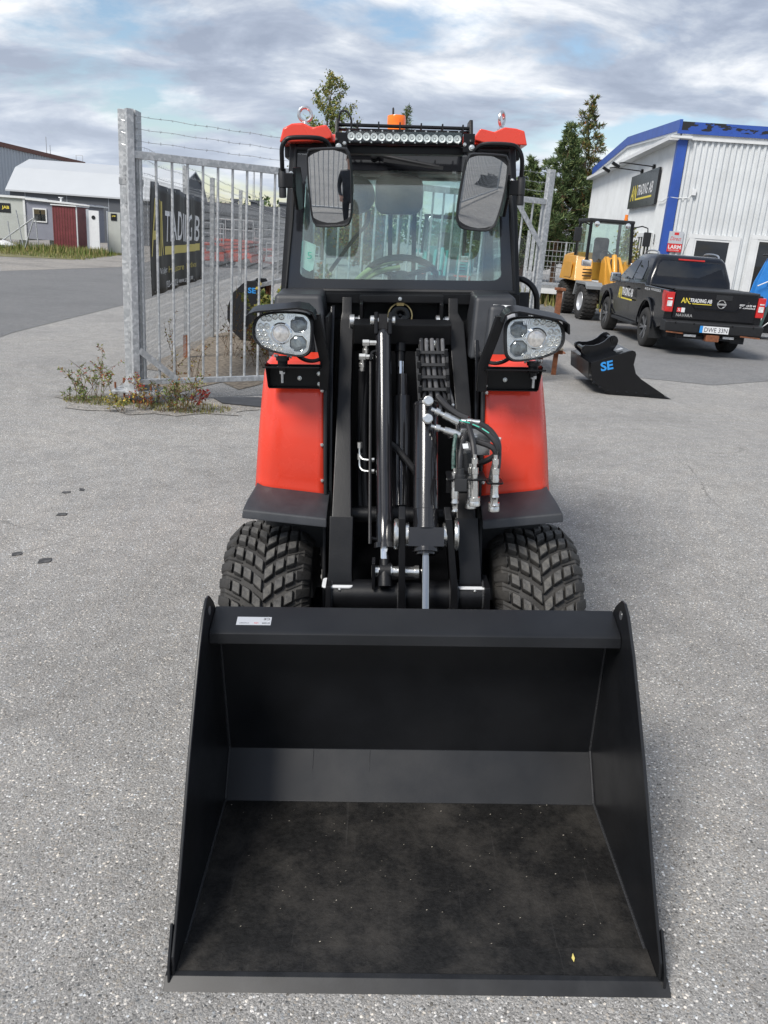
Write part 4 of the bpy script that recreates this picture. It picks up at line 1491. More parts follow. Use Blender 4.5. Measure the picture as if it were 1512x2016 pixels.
mb = MB()
o_ = [(0, 0), (1, 0), (1, 1), (0, 1)]
ring = []
for d in (-.004, .004):
    ring.append([wsq(u, v, d) for u, v in o_])
mb.loft(ring)
glassp = LB(mb, 'windscreen', 'cab_glass', cab)
inner = rrect(.055, .945, .085, .855, .05, 4)
outer_ = []
nI = len(inner)
for i, (u, v) in enumerate(inner):
    du, dv = u - .5, v - .47
    k = 1 / max(abs(du) / .5, abs(dv) / (.53 if dv > 0 else .47))
    outer_.append((.5 + du * k, .47 + dv * k))
mb = MB()
mb.loft([[wsq(u, v, -.0062) for u, v in inner], [wsq(u, v, -.0062) for u, v in outer_]], True, False)
m = mat('screen_print', (0.014, 0.015, 0.018), 0.06, coat=0.6)
LB(mb, 'printed_border', 'screen_print', glassp)
mb = MB().tube([wsq(u, v, -.008) for u, v in ((0, 0), (.5, 0), (1, 0), (1, .5), (1, 1), (.5, 1), (0, 1), (0, .5))], .010, 8, closed=True)
LB(mb, 'screen_seal', 'black_plastic', glassp)
# paper slip stuck inside
mb = MB().add([wsq(.062, .36, .010), wsq(.118, .325, .010), wsq(.112, .150, .010), wsq(.095, .135, .010), wsq(.075, .150, .010), wsq(.058, .172, .010)], [(0, 1, 2, 3, 4, 5)])
pap = LB(mb, 'paper_slip', 'label_white', glassp, label='torn white paper slip taped inside the windscreen')
lettering('paper_print', '5', 'print_green', wsq(.083, .225, .0), (wsq(1, .2) - wsq(0, .2)), (wsq(.5, 1) - wsq(.5, 0)), .018, .026, pap, off=.0, shift=O)
# rear and side glass
mb = MB().hexa([(-.262, 4.135, 1.44), (.562, 4.135, 1.44), (.562, 4.141, 1.44), (-.262, 4.141, 1.44), (-.262, 4.135, 1.957), (.562, 4.135, 1.957), (.562, 4.141, 1.957), (-.262, 4.141, 1.957)])
LB(mb, 'rear_window', 'clear_lens', cab)
for x in (-.295, .590):
    mb = MB().hexa([(x, 3.32, 1.40), (x + .005, 3.32, 1.40), (x + .005, 4.10, 1.40), (x, 4.10, 1.40), (x + (.02 if x < 0 else -.02), 3.43, 1.985), (x + (.025 if x < 0 else -.015), 3.43, 1.985), (x + (.025 if x < 0 else -.015), 4.10, 1.985), (x + (.02 if x < 0 else -.02), 4.10, 1.985)])
    LB(mb, 'side_window', 'cab_glass', cab)
# interior
mb = MB()
mb.hexa([(-.25, 3.40, 1.965), (.55, 3.40, 1.965), (.55, 4.1, 1.965), (-.25, 4.1, 1.965), (-.25, 3.40, 1.985), (.55, 3.40, 1.985), (.55, 4.1, 1.985), (-.25, 4.1, 1.985)])
LB(mb, 'headlining', 'grey_plastic', cab)
mb = MB()
mb.prism(rrect(-.04, .36, .72, 1.42, .06), 'y', 3.92, 4.02)
mb.prism(rrect(-.06, .38, 3.48, 3.95, .06), 'z', 1.02, 1.16)
seat = LB(mb, 'seat', 'black_plastic', cab, bevel=.02, seg=3)
mb = MB().prism(rrect(.040, .255, 1.80, 1.968, .045), 'y', 3.94, 4.02)
LB(mb, 'headrest', 'black_plastic', cab, bevel=.015, seg=3)
mb = MB().box(.10, .12, 3.97, 3.99, 1.40, 1.82).box(.21, .23, 3.97, 3.99, 1.40, 1.82)
LB(mb, 'headrest_stay', 'black_satin', cab)
# steering wheel and column
mb = MB()
ct = Vector((.155, 3.52, 1.545)); nx_ = Vector((0, .55, .83)).normalized(); ua = Vector((1, 0, 0)); ub = nx_.cross(ua)
mb.tube([ct + (ua * math.cos(R(a)) + ub * math.sin(R(a))) * .145 for a in range(0, 360, 15)], .013, 10, closed=True)
for a in (90, 210, 330):
    mb.bar(ct, ct + (ua * math.cos(R(a)) + ub * math.sin(R(a))) * .14, .022, .010, nx_)
mb.rod(ct, -nx_, [(-.01, .035), (.02, .04), (.05, .03), (.4, .03)], 16)
LB(mb, 'steering_wheel', 'black_plastic', cab)
mb = MB().tube([(-.05, 3.42, 1.50), (-.01, 3.44, 1.548), (.05, 3.46, 1.588), (.12, 3.47, 1.608), (.16, 3.48, 1.612)], .011, 10, smooth=5)
mb.tube([(-.03, 3.44, 1.50), (.03, 3.46, 1.55), (.09, 3.47, 1.575), (.15, 3.48, 1.585)], .011, 10, smooth=5)
LB(mb, 'wrapped_cable', 'cream_hose', cab)
# fan
mb = MB()
fc = Vector((-.030, 3.62, 1.865))
for r_ in (.020, .034, .047, .060, .072):
    mb.tube([fc + Vector((math.cos(R(a)) * r_, -.012, math.sin(R(a)) * r_)) for a in range(0, 360, 15)], .0022, 5, closed=True)
for a in range(0, 360, 20):
    mb.tube([fc + Vector((math.cos(R(a)) * .014, -.012, math.sin(R(a)) * .014)), fc + Vector((math.cos(R(a)) * .072, -.010, math.sin(R(a)) * .072))], .0016, 4)
mb.rod(fc + Vector((0, -.016, 0)), (0, 1, 0), [(0, .012), (.002, .016), (.04, .016)], 16)
mb.rod(fc, (0, 1, 0), [(0, .074), (.03, .074), (.03, .070), (.0, .070)], 30)
mb.bar(fc + Vector((0, .02, .07)), fc + Vector((0, .02, .12)), .02, .02, (0, 1, 0))
LB(mb, 'cab_fan', 'black_plastic', cab)
# grab handle behind the glass
mb = MB().tube([(.02, 3.60, 1.80), (.01, 3.56, 1.75), (-.05, 3.50, 1.68), (-.13, 3.42, 1.57)], .008, 8, smooth=5)
LB(mb, 'sun_blind_cord', 'black_plastic', cab)
# wiper
mb = MB()
mb.tube([(-.05, 3.285, 1.990), (.045, 3.283, 1.990), (.13, 3.275, 1.975), (.215, 3.272, 1.960), (.285, 3.272, 1.948)], .007, 8, smooth=3)
mb.bar((.08, 3.277, 1.970), (.30, 3.270, 1.945), .012, .010, (0, -1, 0))
mb.rod((.045, 3.30, 1.992), (0, -1, 0), [(0, .016), (.02, .016), (.024, .010)], 14)
LB(mb, 'windscreen_wiper', 'black_plastic', cab)
mb = MB().box(-.12, .45, 3.35, 3.42, 1.93, 1.985)
LB(mb, 'roof_console', 'black_plastic', cab, bevel=.01)

# roof: red shell with raised corners
mb = MB()
mb.hexa([(-.298, 3.27, 2.030), (.600, 3.27, 2.026), (.600, 4.22, 2.026), (-.298, 4.22, 2.030), (-.268, 3.31, 2.062), (.568, 3.31, 2.058), (.568, 4.16, 2.060), (-.268, 4.16, 2.062)])
roof = LB(mb, 'roof', 'loader_red', bevel=.012, seg=3)
for s in (-1, 1):
    mb = MB()
    if s < 0:
        x0, x1, x2, x3 = -.302, -.108, -.270, -.150
        zt = 2.088
    else:
        x0, x1, x2, x3 = .604, .410, .575, .450
        zt = 2.080
    pts = [(x0, 2.024), (x0 + (x2 - x0) * .45, 2.072), (x2 + (x3 - x2) * .12, zt), (x2 + (x3 - x2) * .45, zt + .004), (x2 + (x3 - x2) * .75, zt - .012), (x3 + (x1 - x3) * .15, zt - .004), (x3 + (x1 - x3) * .5, zt - .002), (x1, zt - .030), (x1, 2.040), (x3, 2.030)]
    mb.prism(pts, 'y', 3.255, 3.56)
    LB(mb, 'roof_corner', 'loader_red', roof, bevel=.010, seg=3)
    xe = -.214 if s < 0 else .518
    mb = MB()
    ztop = 2.090 if s < 0 else 2.082
    a_ = R(12) if s < 0 else R(62)
    ring = [Vector((xe + math.cos(R(q)) * .0235 * math.cos(a_), 3.35 + math.cos(R(q)) * .0235 * math.sin(a_), ztop + .040 + math.sin(R(q)) * .0235)) for q in range(0, 360, 15)]
    mb.tube(ring, .0065, 10, closed=True)
    mb.rod((xe, 3.35, ztop - .006), (0, 0, 1), [(0, .016), (.012, .016), (.013, .010), (.022, .008)], 16)
    LB(mb, 'lifting_eye', 'steel_bright', roof)

# light bar with guard rail
mb = MB().box(-.050, .352, 3.055, 3.12, 2.004, 2.046)
mb.box(-.062, .362, 3.10, 3.16, 1.975, 2.000)
lb = LB(mb, 'light_bar', 'black_satin', bevel=.004)
lb['label'] = 'long black LED light bar across the cab front'
for k in range(15):
    x = -.030 + k * .0259
    mb = MB().rod((x, 3.056, 2.0255 - k * .0004), (0, -1, 0), [(0, .0128), (.004, .0126), (.0042, .0115), (.001, .006), (.001, .004), (.003, .003), (.003, .0005)], 14)
    LB(mb, 'led_lens', 'bar_led' if 'bar_led' in MATS else mat('bar_led', (0.82, 0.82, 0.78), 0.25, metal=0.0, var=0.15, vscale=300), lb)
mb = MB().box(-.046, .346, 3.0505, 3.0512, 2.010, 2.041)
LB(mb, 'bar_glass', 'clear_lens', lb)
for k in range(11):
    for z in (2.0435, 2.0075):
        bolt(lb, (-.036 + k * .0373, 3.055, z), (0, -1, 0), .0022, 'zinc', .003)
for xq in (-.084, .372):
    mb = MB().prism([(3.03, 1.982), (3.13, 1.980), (3.20, 2.05), (3.14, 2.082), (3.06, 2.082), (3.02, 2.01)], 'x', xq, xq + .012)
    br = LB(mb, 'bar_bracket', 'black_satin', lb, bevel=.003)
    xb_ = xq - .001 if xq > 0 else xq + .013
    mb = MB().obox((xq + .004 + (.018 if xq < 0 else -.006), 3.026, 2.010 - .004), (.040, .004, .058))
    LB(mb, 'bracket_face', 'black_satin', lb, bevel=.003)
    bolt(lb, (xq + (.012 if xq < 0 else .008), 3.024, 1.991), (0, -1, 0), .0075)
    bolt(lb, (xq + (.032 if xq < 0 else -.016), 3.024, 2.001), (0, -1, 0), .0045)
mb = MB()
mb.cyl((-.078, 3.075, 2.064), (.378, 3.075, 2.056), .006, n=10)
mb.bar((-.078, 3.10, 2.052), (.378, 3.10, 2.047), .05, .004)
LB(mb, 'guard_rail', 'black_satin', lb)
for k, x in enumerate((-.010, .063, .136, .209, .282, .352)):
    sgn = -1 if x < .14 else 1
    z = 2.060 - .008 * k / 5
    mb = MB().prism([(3.07, z + .016), (3.14, z + .004), (3.14, z - .012), (3.065, z - .012)], 'x', x - .0025, x + .0025)
    LB(mb, 'guard_fin', 'black_satin', lb)
mb = MB().tube([(-.072, 3.06, 2.075), (-.066, 3.05, 2.100), (-.045, 3.05, 2.102), (-.030, 3.05, 2.078), (-.030, 3.055, 2.045)], .0035, 6, smooth=5)
LB(mb, 'bar_cable', 'hose_rubber', lb)
# amber beacon
mb = MB().rod((.128, 3.62, 2.06), (0, 0, 1), [(0, .045), (.02, .045), (.022, .040), (.03, .040)], 24)
bea = LB(mb, 'beacon', 'black_plastic')
bea['label'] = 'amber warning beacon on a black base'
mb = MB().rod((.128, 3.62, 2.088), (0, 0, 1), [(0, .0385), (.010, .0385), (.012, .0365), (.024, .0375), (.026, .0365), (.05, .0372), (.072, .0368), (.076, .035), (.077, .002)], 28)
LB(mb, 'beacon_lens', 'amber', bea)
mb = MB().rod((.115, 3.70, 2.06), (0, 0, 1), [(0, .0045), (.14, .0042), (.145, .002)], 8)
LB(mb, 'antenna', 'black_plastic')

# ---------------------------------------------------------------- mirrors
def make_mirror(s):
    if s < 0:
        poly = [(-.156, 1.979), (-.052, 1.982), (-.034, 1.972), (-.024, 1.945), (-.021, 1.87), (-.023, 1.785), (-.030, 1.752), (-.050, 1.733), (-.138, 1.730), (-.156, 1.740), (-.166, 1.768), (-.172, 1.86), (-.174, 1.948), (-.169, 1.968)]
    else:
        poly = [(.478, 1.967), (.380, 1.970), (.360, 1.960), (.350, 1.930), (.338, 1.85), (.332, 1.775), (.340, 1.745), (.358, 1.728), (.432, 1.722), (.456, 1.730), (.474, 1.755), (.494, 1.85), (.500, 1.935), (.494, 1.957)]
    pl = smooth_closed(poly, 3)
    cx_ = sum(p[0] for p in pl) / len(pl); cz_ = sum(p[1] for p in pl) / len(pl)
    yaw = Matrix.Rotation(R(6.0 if s > 0 else -8.0), 3, 'Z') @ Matrix.Rotation(R(7.0), 3, 'X')
    c = Vector((cx_, 2.965, cz_))

    def P(x, z, y=0, k=1.0):
        return c + yaw @ Vector(((x - cx_) * k, y, (z - cz_) * (k if k > .9 else k)))
    mb = MB()
    mb.loft([[P(x, z, y, k) for x, z in pl] for y, k in ((-.006, .925), (-.013, .945), (-.014, .975), (-.008, 1.0), (.012, 1.0), (.030, .9), (.040, .6))])
    mr = LB(mb, 'wing_mirror', 'black_plastic', sharp=50)
    # convex mirror pane
    mb = MB()
    rings = []
    for k in (.93, .90, .85, .78, .70, .62, .54, .46, .38, .30, .22, .14, .07, .02):
        rings.append([P(x, z, -.0045 - (.0190 - ((x - cx_) ** 2 + (z - cz_) ** 2) * k * k) / (2 * 1.9), k) for x, z in pl])
    mb.loft(rings, True, False)
    mb.add(rings[-1], [tuple(range(len(pl)))])
    LB(mb, 'mirror_pane', 'mirror_glass', mr, sharp=80)
    # arm
    if s < 0:
        arm = [(-.100, 3.00, 1.960), (-.102, 3.0, 1.990), (-.118, 2.99, 2.006), (-.15, 2.98, 2.012), (-.225, 2.97, 2.010), (-.247, 2.97, 2.000), (-.258, 2.97, 1.978), (-.260, 2.98, 1.94), (-.262, 3.0, 1.90)]
        hx = -.263
    else:
        arm = [(.385, 3.0, 1.955), (.387, 3.0, 1.975), (.402, 2.99, 1.992), (.43, 2.98, 1.999), (.505, 2.97, 1.996), (.530, 2.97, 1.984), (.543, 2.97, 1.960), (.548, 2.98, 1.93), (.550, 3.0, 1.89)]
        hx = .551
    mb = MB().tube(arm, .0075, 10, smooth=4)
    mb.rod((arm[0][0], 3.0, 1.962), (0, 0, -1), [(0, .008), (.12, .008)], 10)
    LB(mb, 'mirror_arm', 'black_satin', mr)
    zt = 1.918 if s < 0 else 1.903
    mb = MB().rod((hx, 3.0, zt), (0, 0, -1), [(0, .009), (.002, .0125), (.012, .0125), (.016, .0145), (.060, .0145), (.062, .012), (.064, .0125), (.092, .0125), (.094, .009)], 18)
    LB(mb, 'hinge_barrel', 'black_plastic', mr)
    mb = MB()
    xi = -.225 if s < 0 else .512
    mb.prism([(3.02, zt + .005), (3.20, zt + .02), (3.26, zt - .02), (3.26, zt - .12), (3.10, zt - .13), (3.02, zt - .07)], 'x', xi - .006, xi + .006)
    mb.box(min(xi, hx), max(xi, hx), 2.99, 3.012, zt - .062, zt - .015)
    LB(mb, 'hinge_plate', 'black_satin', mr, bevel=.004)
    for z in (zt - .015, zt - .055):
        bolt(mr, (xi + s * .010, 3.012, z), (s * .3, -1, .0), .006)
    return mr


mL = make_mirror(-1); mL['label'] = 'black wing mirror left of the windscreen, showing gate bars'
mR = make_mirror(1); mR['label'] = 'black wing mirror right of the windscreen, showing yard'
# grab rail at the door side
mb = MB().tube([(.590, 3.27, 1.555), (.618, 3.26, 1.553), (.648, 3.25, 1.535), (.668, 3.24, 1.505), (.676, 3.24, 1.46), (.678, 3.24, 1.30)], .0115, 10, smooth=5)
mb.rod((.594, 3.27, 1.555), (1, 0, 0), [(-.012, .020), (.004, .020), (.006, .014)], 14)
LB(mb, 'grab_rail', 'black_satin')
mb = MB().prism([(3.30, 1.30), (3.36, 1.30), (3.36, 1.50), (3.33, 1.50)], 'x', .60, .66)
LB(mb, 'door_step_panel', 'black_plastic')
# ================================================================== gate, fence, banner
def disk_nut(mb, p, r=.012, h=.012):
    mb.rod(p, (0, 0, 1), [(0, r), (h, r)], 6)


GA, GB = Vector((-2.518, 7.955, 0)), Vector((1.735, 10.835, 0))
GD = (GB - GA).normalized()
GN = Vector((GD.y, -GD.x, 0))           # towards the viewer
GL = (GB - GA).length


def gate_leaf(name, label, origin, angle, length, group, wires=True):
    """leaf in its own frame: x along the leaf from the hinge, z up"""
    g = thing(name, label, 'gate', origin, angle, group)
    mb = MB().box(-.032, .032, -.032, .032, .14, 2.62)
    mb.build('hinge_stile', 'galvanised', g, bevel=.004)
    mb = MB().box(length - .045, length + .045, -.032, .032, .14, 2.62)
    mb.build('end_stile', 'galvanised', g, bevel=.004)
    mb = MB().box(.034, length - .047, -.024, .024, 2.216, 2.281)
    mb.build('top_rail', 'galvanised', g, bevel=.004)
    mb = MB().box(.034, length - .047, -.024, .024, .160, .212)
    mb.build('bottom_rail', 'galvanised', g, bevel=.004)
    s = .085
    me = None
    while s < length - .08:
        if me is None:
            me = MB().cyl((0, 0, .2125), (0, 0, 2.2155), .0125, n=10).mesh('bar')
            me.materials.append(M_('galvanised'))
        b = link('bar', me, g)
        b.location = (s, 0, 0)
        s += .1505
    mb = MB().bar((.03, -.028, .50), (.40, -.028, .205), .006, .06, (0, 0, 1))
    mb.build('corner_brace', 'galvanised', g)
    mb = MB().bar((length - .52, -.027, 2.215), (length - .02, -.027, 1.70), .006, .065, (0, 0, 1))
    mb.build('corner_brace', 'galvanised', g)
    if wires:
        for z in (2.365, 2.465, 2.57):
            n = 26
            mb = MB()
            pts = [(length * i / n, 0, z - .02 * math.sin(math.pi * i / n) + (.004 * (-1) ** i)) for i in range(n + 1)]
            mb.tube(pts, .0022, 5)
            for i in range(int(length / .11)):
                x = .06 + i * .11
                zz = z - .02 * math.sin(math.pi * x / length)
                for q in (0, 1):
                    a = random.uniform(0, 3)
                    mb.tube([(x + q * .008, .014 * math.cos(a), zz + .014 * math.sin(a)), (x + q * .008, -.014 * math.cos(a), zz - .014 * math.sin(a))], .0016, 4)
            mb.build('barbed_wire', 'galvanised_dull', g)
    return g


ang = math.atan2(GD.y, GD.x)
gate_leaf('gate_leaf', 'long galvanised bar gate standing open behind the loader, barbed wire on top', GA, ang, GL, 'galvanised gate leaves')
# the opposite leaves behind the viewer show in the wing mirrors
gate_leaf('gate_leaf', 'galvanised gate leaf behind the viewer, reflected in the left mirror', (-3.4, -2.4, gz(-3.4, -2.4)), R(-6), 5.1, 'galvanised gate leaves')
gate_leaf('gate_leaf', 'galvanised gate leaf behind the viewer, reflected in the right mirror', (1.35, -3.2, gz(1.35, -3.2)), R(-48), 5.1, 'galvanised gate leaves')

# hinge post on its base plate with threaded rods
post = thing('gate_post', 'tall galvanised hinge post on a bolted base plate among weeds', 'gate post', (-2.555, 8.085, gz(-2.555, 8.085)))
zb = .13
mb = MB().box(-.082, .082, -.085, .085, zb, 2.66)
mb.build('post_shaft', 'galvanised', post, bevel=.006)
mb = MB().box(-.20, .22, -.17, .17, zb - .012, zb + .004)
mb.build('base_plate', 'galvanised', post, bevel=.003)
for x, y in ((-.17, -.13), (.18, -.13), (-.17, .13), (.18, .13)):
    mb = MB().rod((x, y, -.05), (0, 0, 1), [(0, .011), (zb + .13, .011)], 8)
    mb.build('threaded_rod', 'rust', post)
    mb = MB()
    disk_nut(mb, (x, y, zb + .004), .022, .02); disk_nut(mb, (x, y, zb - .034), .022, .02); disk_nut(mb, (x, y, zb - .075), .024, .018)
    o = mb.build('nut', 'steel_bright', post); o['kind'] = 'stuff'
for sx, sy in ((-1, -1), (1, -1)):
    mb = MB().prism([(0.082 * sx, zb + .005), (.17 * sx, zb + .005), (.082 * sx, zb + .10)], 'y', -.006, .006)
    mb.build('gusset', 'galvanised', post)
for z in (.36, .62, 1.86, 2.10):
    mb = MB().rod((-.012, -.108, z - .01), (0, 0, 1), [(0, .016), (.02, .016), (.021, .022), (.10, .022)], 14)
    mb.build('hinge_pin', 'galvanised_dull', post)
    mb = MB().box(-.030, .010, -.125, -.085, z - .022, z - .004)
    mb.build('hinge_lug', 'galvanised_dull', post)
mb = MB().box(-.086, .086, -.089, .089, 2.03, 2.09)
mb.build('clamp_band', 'galvanised_dull', post)
for z in (2.36, 2.46, 2.56):
    mb = MB().tube([(-.05, -.0855, z + .01), (-.01, -.088, z), (.04, -.09, z - .01), (.088, -.07, z - .006), (.12, -.06, z)], .003, 5, smooth=3)
    mb.build('wire_tie', 'steel_bright', post)

# chain-link fence
FP = [(-2.60, 8.35), (-2.768, 10.91), (-2.938, 13.17), (-3.218, 16.9), (-3.573, 21.63), (-4.02, 27.6), (-4.5, 34.0)]
fence = thing('chain_link_fence', 'galvanised chain-link fence with barbed wire running back from the gate post', 'fence', (FP[0][0], FP[0][1], 0))
FO = Vector((FP[0][0], FP[0][1], 0))


def fpt(s):
    """point at distance s along the fence"""
    for (xa, ya), (xb, yb) in zip(FP, FP[1:]):
        L = math.hypot(xb - xa, yb - ya)
        if s <= L:
            return Vector((xa + (xb - xa) * s / L, ya + (yb - ya) * s / L, 0))
        s -= L
    return Vector((*FP[-1], 0))


for i, (x, y) in enumerate(FP[1:]):
    mb = MB().box(x - .03, x + .03, y - .03, y + .03, 0, 2.36)
    mb.build('fence_post', 'galvanised_dull', fence, off=FO)
mb = MB().box(FP[1][0] - .036, FP[1][0] + .036, FP[1][1] - .04, FP[1][1] - .031, -.02, .30)
mb.build('rusty_post_sleeve', 'rust', fence, off=FO)
for z in (2.12, 2.24, 2.35):
    mb = MB()
    n = 60
    LT = 26.2
    mb.tube([fpt(LT * i / n) + Vector((.03, 0, z + .012 * math.sin(i * 1.7))) for i in range(n + 1)], .0022, 4)
    for i in range(200):
        p = fpt(.05 + i * .11) + Vector((.03, 0, z))
        a = random.uniform(0, 3)
        d = Vector((.4 * math.cos(a), .1, math.sin(a))).normalized() * .015
        mb.tube([p - d, p + d], .0016, 3)
    mb.build('barbed_wire', 'galvanised_dull', fence, off=FO)


def link_mesh(s0, s1, cell, z0, z1, r):
    mb = MB()
    vs, fs = [], []
    n = int((s1 - s0) / cell)
    rows = int((z1 - z0) / (cell * .9))
    dz = (z1 - z0) / rows
    for i in range(n):
        for j in range(rows):
            a = fpt(s0 + (i + (j % 2)) * cell) + Vector((.004 * (1 if j % 2 else -1), 0, z0 + j * dz))
            b = fpt(s0 + (i + ((j + 1) % 2)) * cell) + Vector((.004 * (-1 if j % 2 else 1), 0, z0 + (j + 1) * dz))
            for (p, q) in ((a, b), (fpt(s0 + (i + 1 - (j % 2)) * cell) + Vector((0, 0, z0 + j * dz)), fpt(s0 + (i + 1 - ((j + 1) % 2)) * cell) + Vector((0, 0, z0 + (j + 1) * dz)))) if i == 0 else ((a, b),):
                o = len(vs)
                for c in (p, q):
                    vs += [c + Vector((r, 0, 0)), c + Vector((-r * .6, r, 0)), c + Vector((-r * .6, -r, 0))]
                fs += [(o, o + 1, o + 4, o + 3), (o + 1, o + 2, o + 5, o + 4), (o + 2, o, o + 3, o + 5)]
    mb.add(vs, fs)
    return mb


# each strand and its mirror twin make the diamonds
def diamonds(s0, s1, cell, z0, z1, r):
    vs, fs = [], []
    n = int((s1 - s0) / cell)
    rows = int((z1 - z0) / (cell * .95))
    dz = (z1 - z0) / rows
    for i in range(n + 1):
        for j in range(rows):
            for sg in (0, 1):
                a = fpt(max(0, s0 + (i + .5 * ((j + sg) % 2)) * cell)) + Vector((.003 * (sg * 2 - 1), 0, z0 + j * dz))
                b = fpt(max(0, s0 + (i + .5 * ((j + 1 + sg) % 2)) * cell)) + Vector((.003 * (sg * 2 - 1), 0, z0 + (j + 1) * dz))
                if sg == 1:
                    a = fpt(max(0, s0 + (i - .5 * (j % 2)) * cell)) + Vector((.003, 0, z0 + j * dz))
                    b = fpt(max(0, s0 + (i - .5 * ((j + 1) % 2)) * cell)) + Vector((.003, 0, z0 + (j + 1) * dz))
                o = len(vs)
                for c in (a, b):
                    vs += [c + Vector((r, 0, 0)), c + Vector((-r * .6, r, 0)), c + Vector((-r * .6, -r, 0))]
                fs += [(o, o + 1, o + 4, o + 3), (o + 1, o + 2, o + 5, o + 4), (o + 2, o, o + 3, o + 5)]
    return MB().add(vs, fs)


def plain(mb, name, m, parent, off=None, kind=None):
    """fast build without normal repair for big wire meshes"""
    me = bpy.data.meshes.new(name)
    me.from_pydata([tuple(p - off) if off is not None else tuple(p) for p in mb.v], [], mb.f)
    me.materials.append(M_(m))
    o = link(name, me, parent)
    if kind:
        o['kind'] = kind
    return o


plain(diamonds(0.0, 5.6, .058, .04, 2.10, .0016), 'wire_mesh', 'galvanised_dull', fence, FO, 'stuff')
plain(diamonds(5.62, 26.0, .10, .04, 2.10, .0018), 'wire_mesh', 'galvanised_dull', fence, FO, 'stuff')

# banner tied to the fence
ban = thing('banner', 'black cloth banner with yellow and white lettering tied to the wire fence', 'banner', (-2.58, 8.62, 0))
BO = Vector((-2.58, 8.62, 0))
bu = Vector((-.0748, .9972, 0))
bn = Vector((.9972, .0748, 0))
BLN, BZ0, BZ1 = 3.30, .955, 2.06


def bdisp(s, z):
    return .034 + .013 * math.sin(s * 9.0 + z * 3) + .009 * math.sin(s * 17 + 1.3) * (z - .9) + .02 * max(0, s - 2.7) * math.sin(z * 7)


def bpt(s, z, lift=0.0):
    tilt_ = .010 * math.sin(s * 5.5)
    return BO + bu * s + bn * (bdisp(s, z) + lift) + Vector((0, 0, z + (tilt_ if z > 1.5 else 0) - .035 * (s / BLN if z > 1.5 else -s / BLN * .3)))


mb = MB()
nu, nv = 90, 16
vs = [bpt(BLN * i / nu, BZ0 + (BZ1 - BZ0) * j / nv) for j in range(nv + 1) for i in range(nu + 1)]
fs = [(j * (nu + 1) + i, j * (nu + 1) + i + 1, (j + 1) * (nu + 1) + i + 1, (j + 1) * (nu + 1) + i) for j in range(nv) for i in range(nu)]
mb.add(vs, fs)
mat('banner_cloth', (0.028, 0.029, 0.031), 0.5, var=0.2, vscale=6)
o = mb.build('banner_cloth', 'banner_cloth', ban, off=BO)
o.modifiers.new('t', 'SOLIDIFY').thickness = .003


def banner_text(body, m, s0, z0, w, h, bold=0.0, name='banner_lettering'):
    me, tw, th = text_mesh(body, 0, 0, bold)
    bm = bmesh.new(); bm.from_mesh(me)
    bmesh.ops.subdivide_edges(bm, edges=[e for e in bm.edges if e.calc_length() > .15], cuts=2)
    bm.to_mesh(me); bm.free()
    for q in me.vertices:
        q.co = bpt(s0 + q.co.x * w / tw, z0 + q.co.y * h / th, .007) - BO
    me.materials.clear(); me.materials.append(M_(m))
    return link(name, me, ban)


banner_text('AN', 'print_gold', .06, 1.345, .58, .56, .012)
banner_text('TRADING AB', 'print_white', .72, 1.50, 2.25, .325, .012)
mb = MB()
n = 24
vs = [bpt(.72 + 2.3 * i / n, z, .007) for z in (1.345, 1.435) for i in range(n + 1)]
mb.add(vs, [(i, i + 1, n + 2 + i, n + 1 + i) for i in range(n)])
mb.build('banner_underline', 'print_gold', ban, off=BO)
banner_text('Vi säljer:', 'print_white', .36, 1.135, .50, .085)
banner_text('Hjullastare', 'print_gold', .93, 1.125, .85, .095)
banner_text('Minigrävare', 'print_gold', 1.90, 1.125, .85, .095)
banner_text('0920-44 02 44', 'print_white', .76, .99, .66, .075)
banner_text('www.antrading.se', 'print_white', 1.52, .975, .95, .085)
for k in range(6):
    for z in (BZ1 - .03, BZ0 + .03):
        p = bpt(.2 + k * .58, z, .006)
        mb = MB().rod(p, bn, [(0, .012), (.003, .012), (.004, .007)], 8)
        mb.build('eyelet', 'steel_bright', ban, off=BO)

# ================================================================== litter on the apron
for k, (x, y, a, s_) in enumerate(((-2.18, 5.30, .2, .055), (-2.10, 5.37, 1.9, .05), (-2.03, 4.85, .1, .06), (-2.01, 4.17, .5, .055), (-1.82, 4.09, .3, .07))):
    mb = MB().prism([(-s_ / 2, -s_ * (.2 + .07 * k)), (s_ * .1 * k - s_ * .1, -s_ * .42), (s_ * .45, -s_ * .25), (s_ * .5, s_ * .3), (s_ * .05, s_ * (.2 + .05 * k)), (-s_ * .4, s_ * .3)], 'z', .0, .004)
    o = mb.build('rubber_chip', 'chip_rubber' if 'chip_rubber' in MATS else mat('chip_rubber', (0.055, 0.056, 0.058), .8, var=.3, vscale=40, dirt=(.2, .19, .18), dirt_scale=30, dirt_amt=.4))
    o.location = (x, y, gz(x, y) + .002)
    o.rotation_euler = (R(4), R(-3), a)
    tag(o, ['dark rubber chip on the asphalt, the farther left of a pair', 'dark rubber chip on the asphalt, the farther right of a pair', 'lone dark rubber chip on the asphalt below the farther pair',
            'dark rubber chip on the asphalt, leftmost and close to the picture edge', 'dark rubber chip on the asphalt, nearest to the viewer'][k], 'rubber chip', 'rubber chips scattered on the asphalt')
mb = MB().prism([(-1.86, 8.42), (-1.42, 8.62), (-.95, 8.42), (-1.30, 8.14), (-1.72, 8.20)], 'z', .006, .016)
o = mb.build('rubber_mat', mat('mat_rubber', (0.045, 0.047, 0.052), 0.6, var=.2, bump=.1))
o.location = (0, 0, gz(-1.4, 8.3))
tag(o, 'flat dark rubber mat lying on the ground under the gate', 'mat')

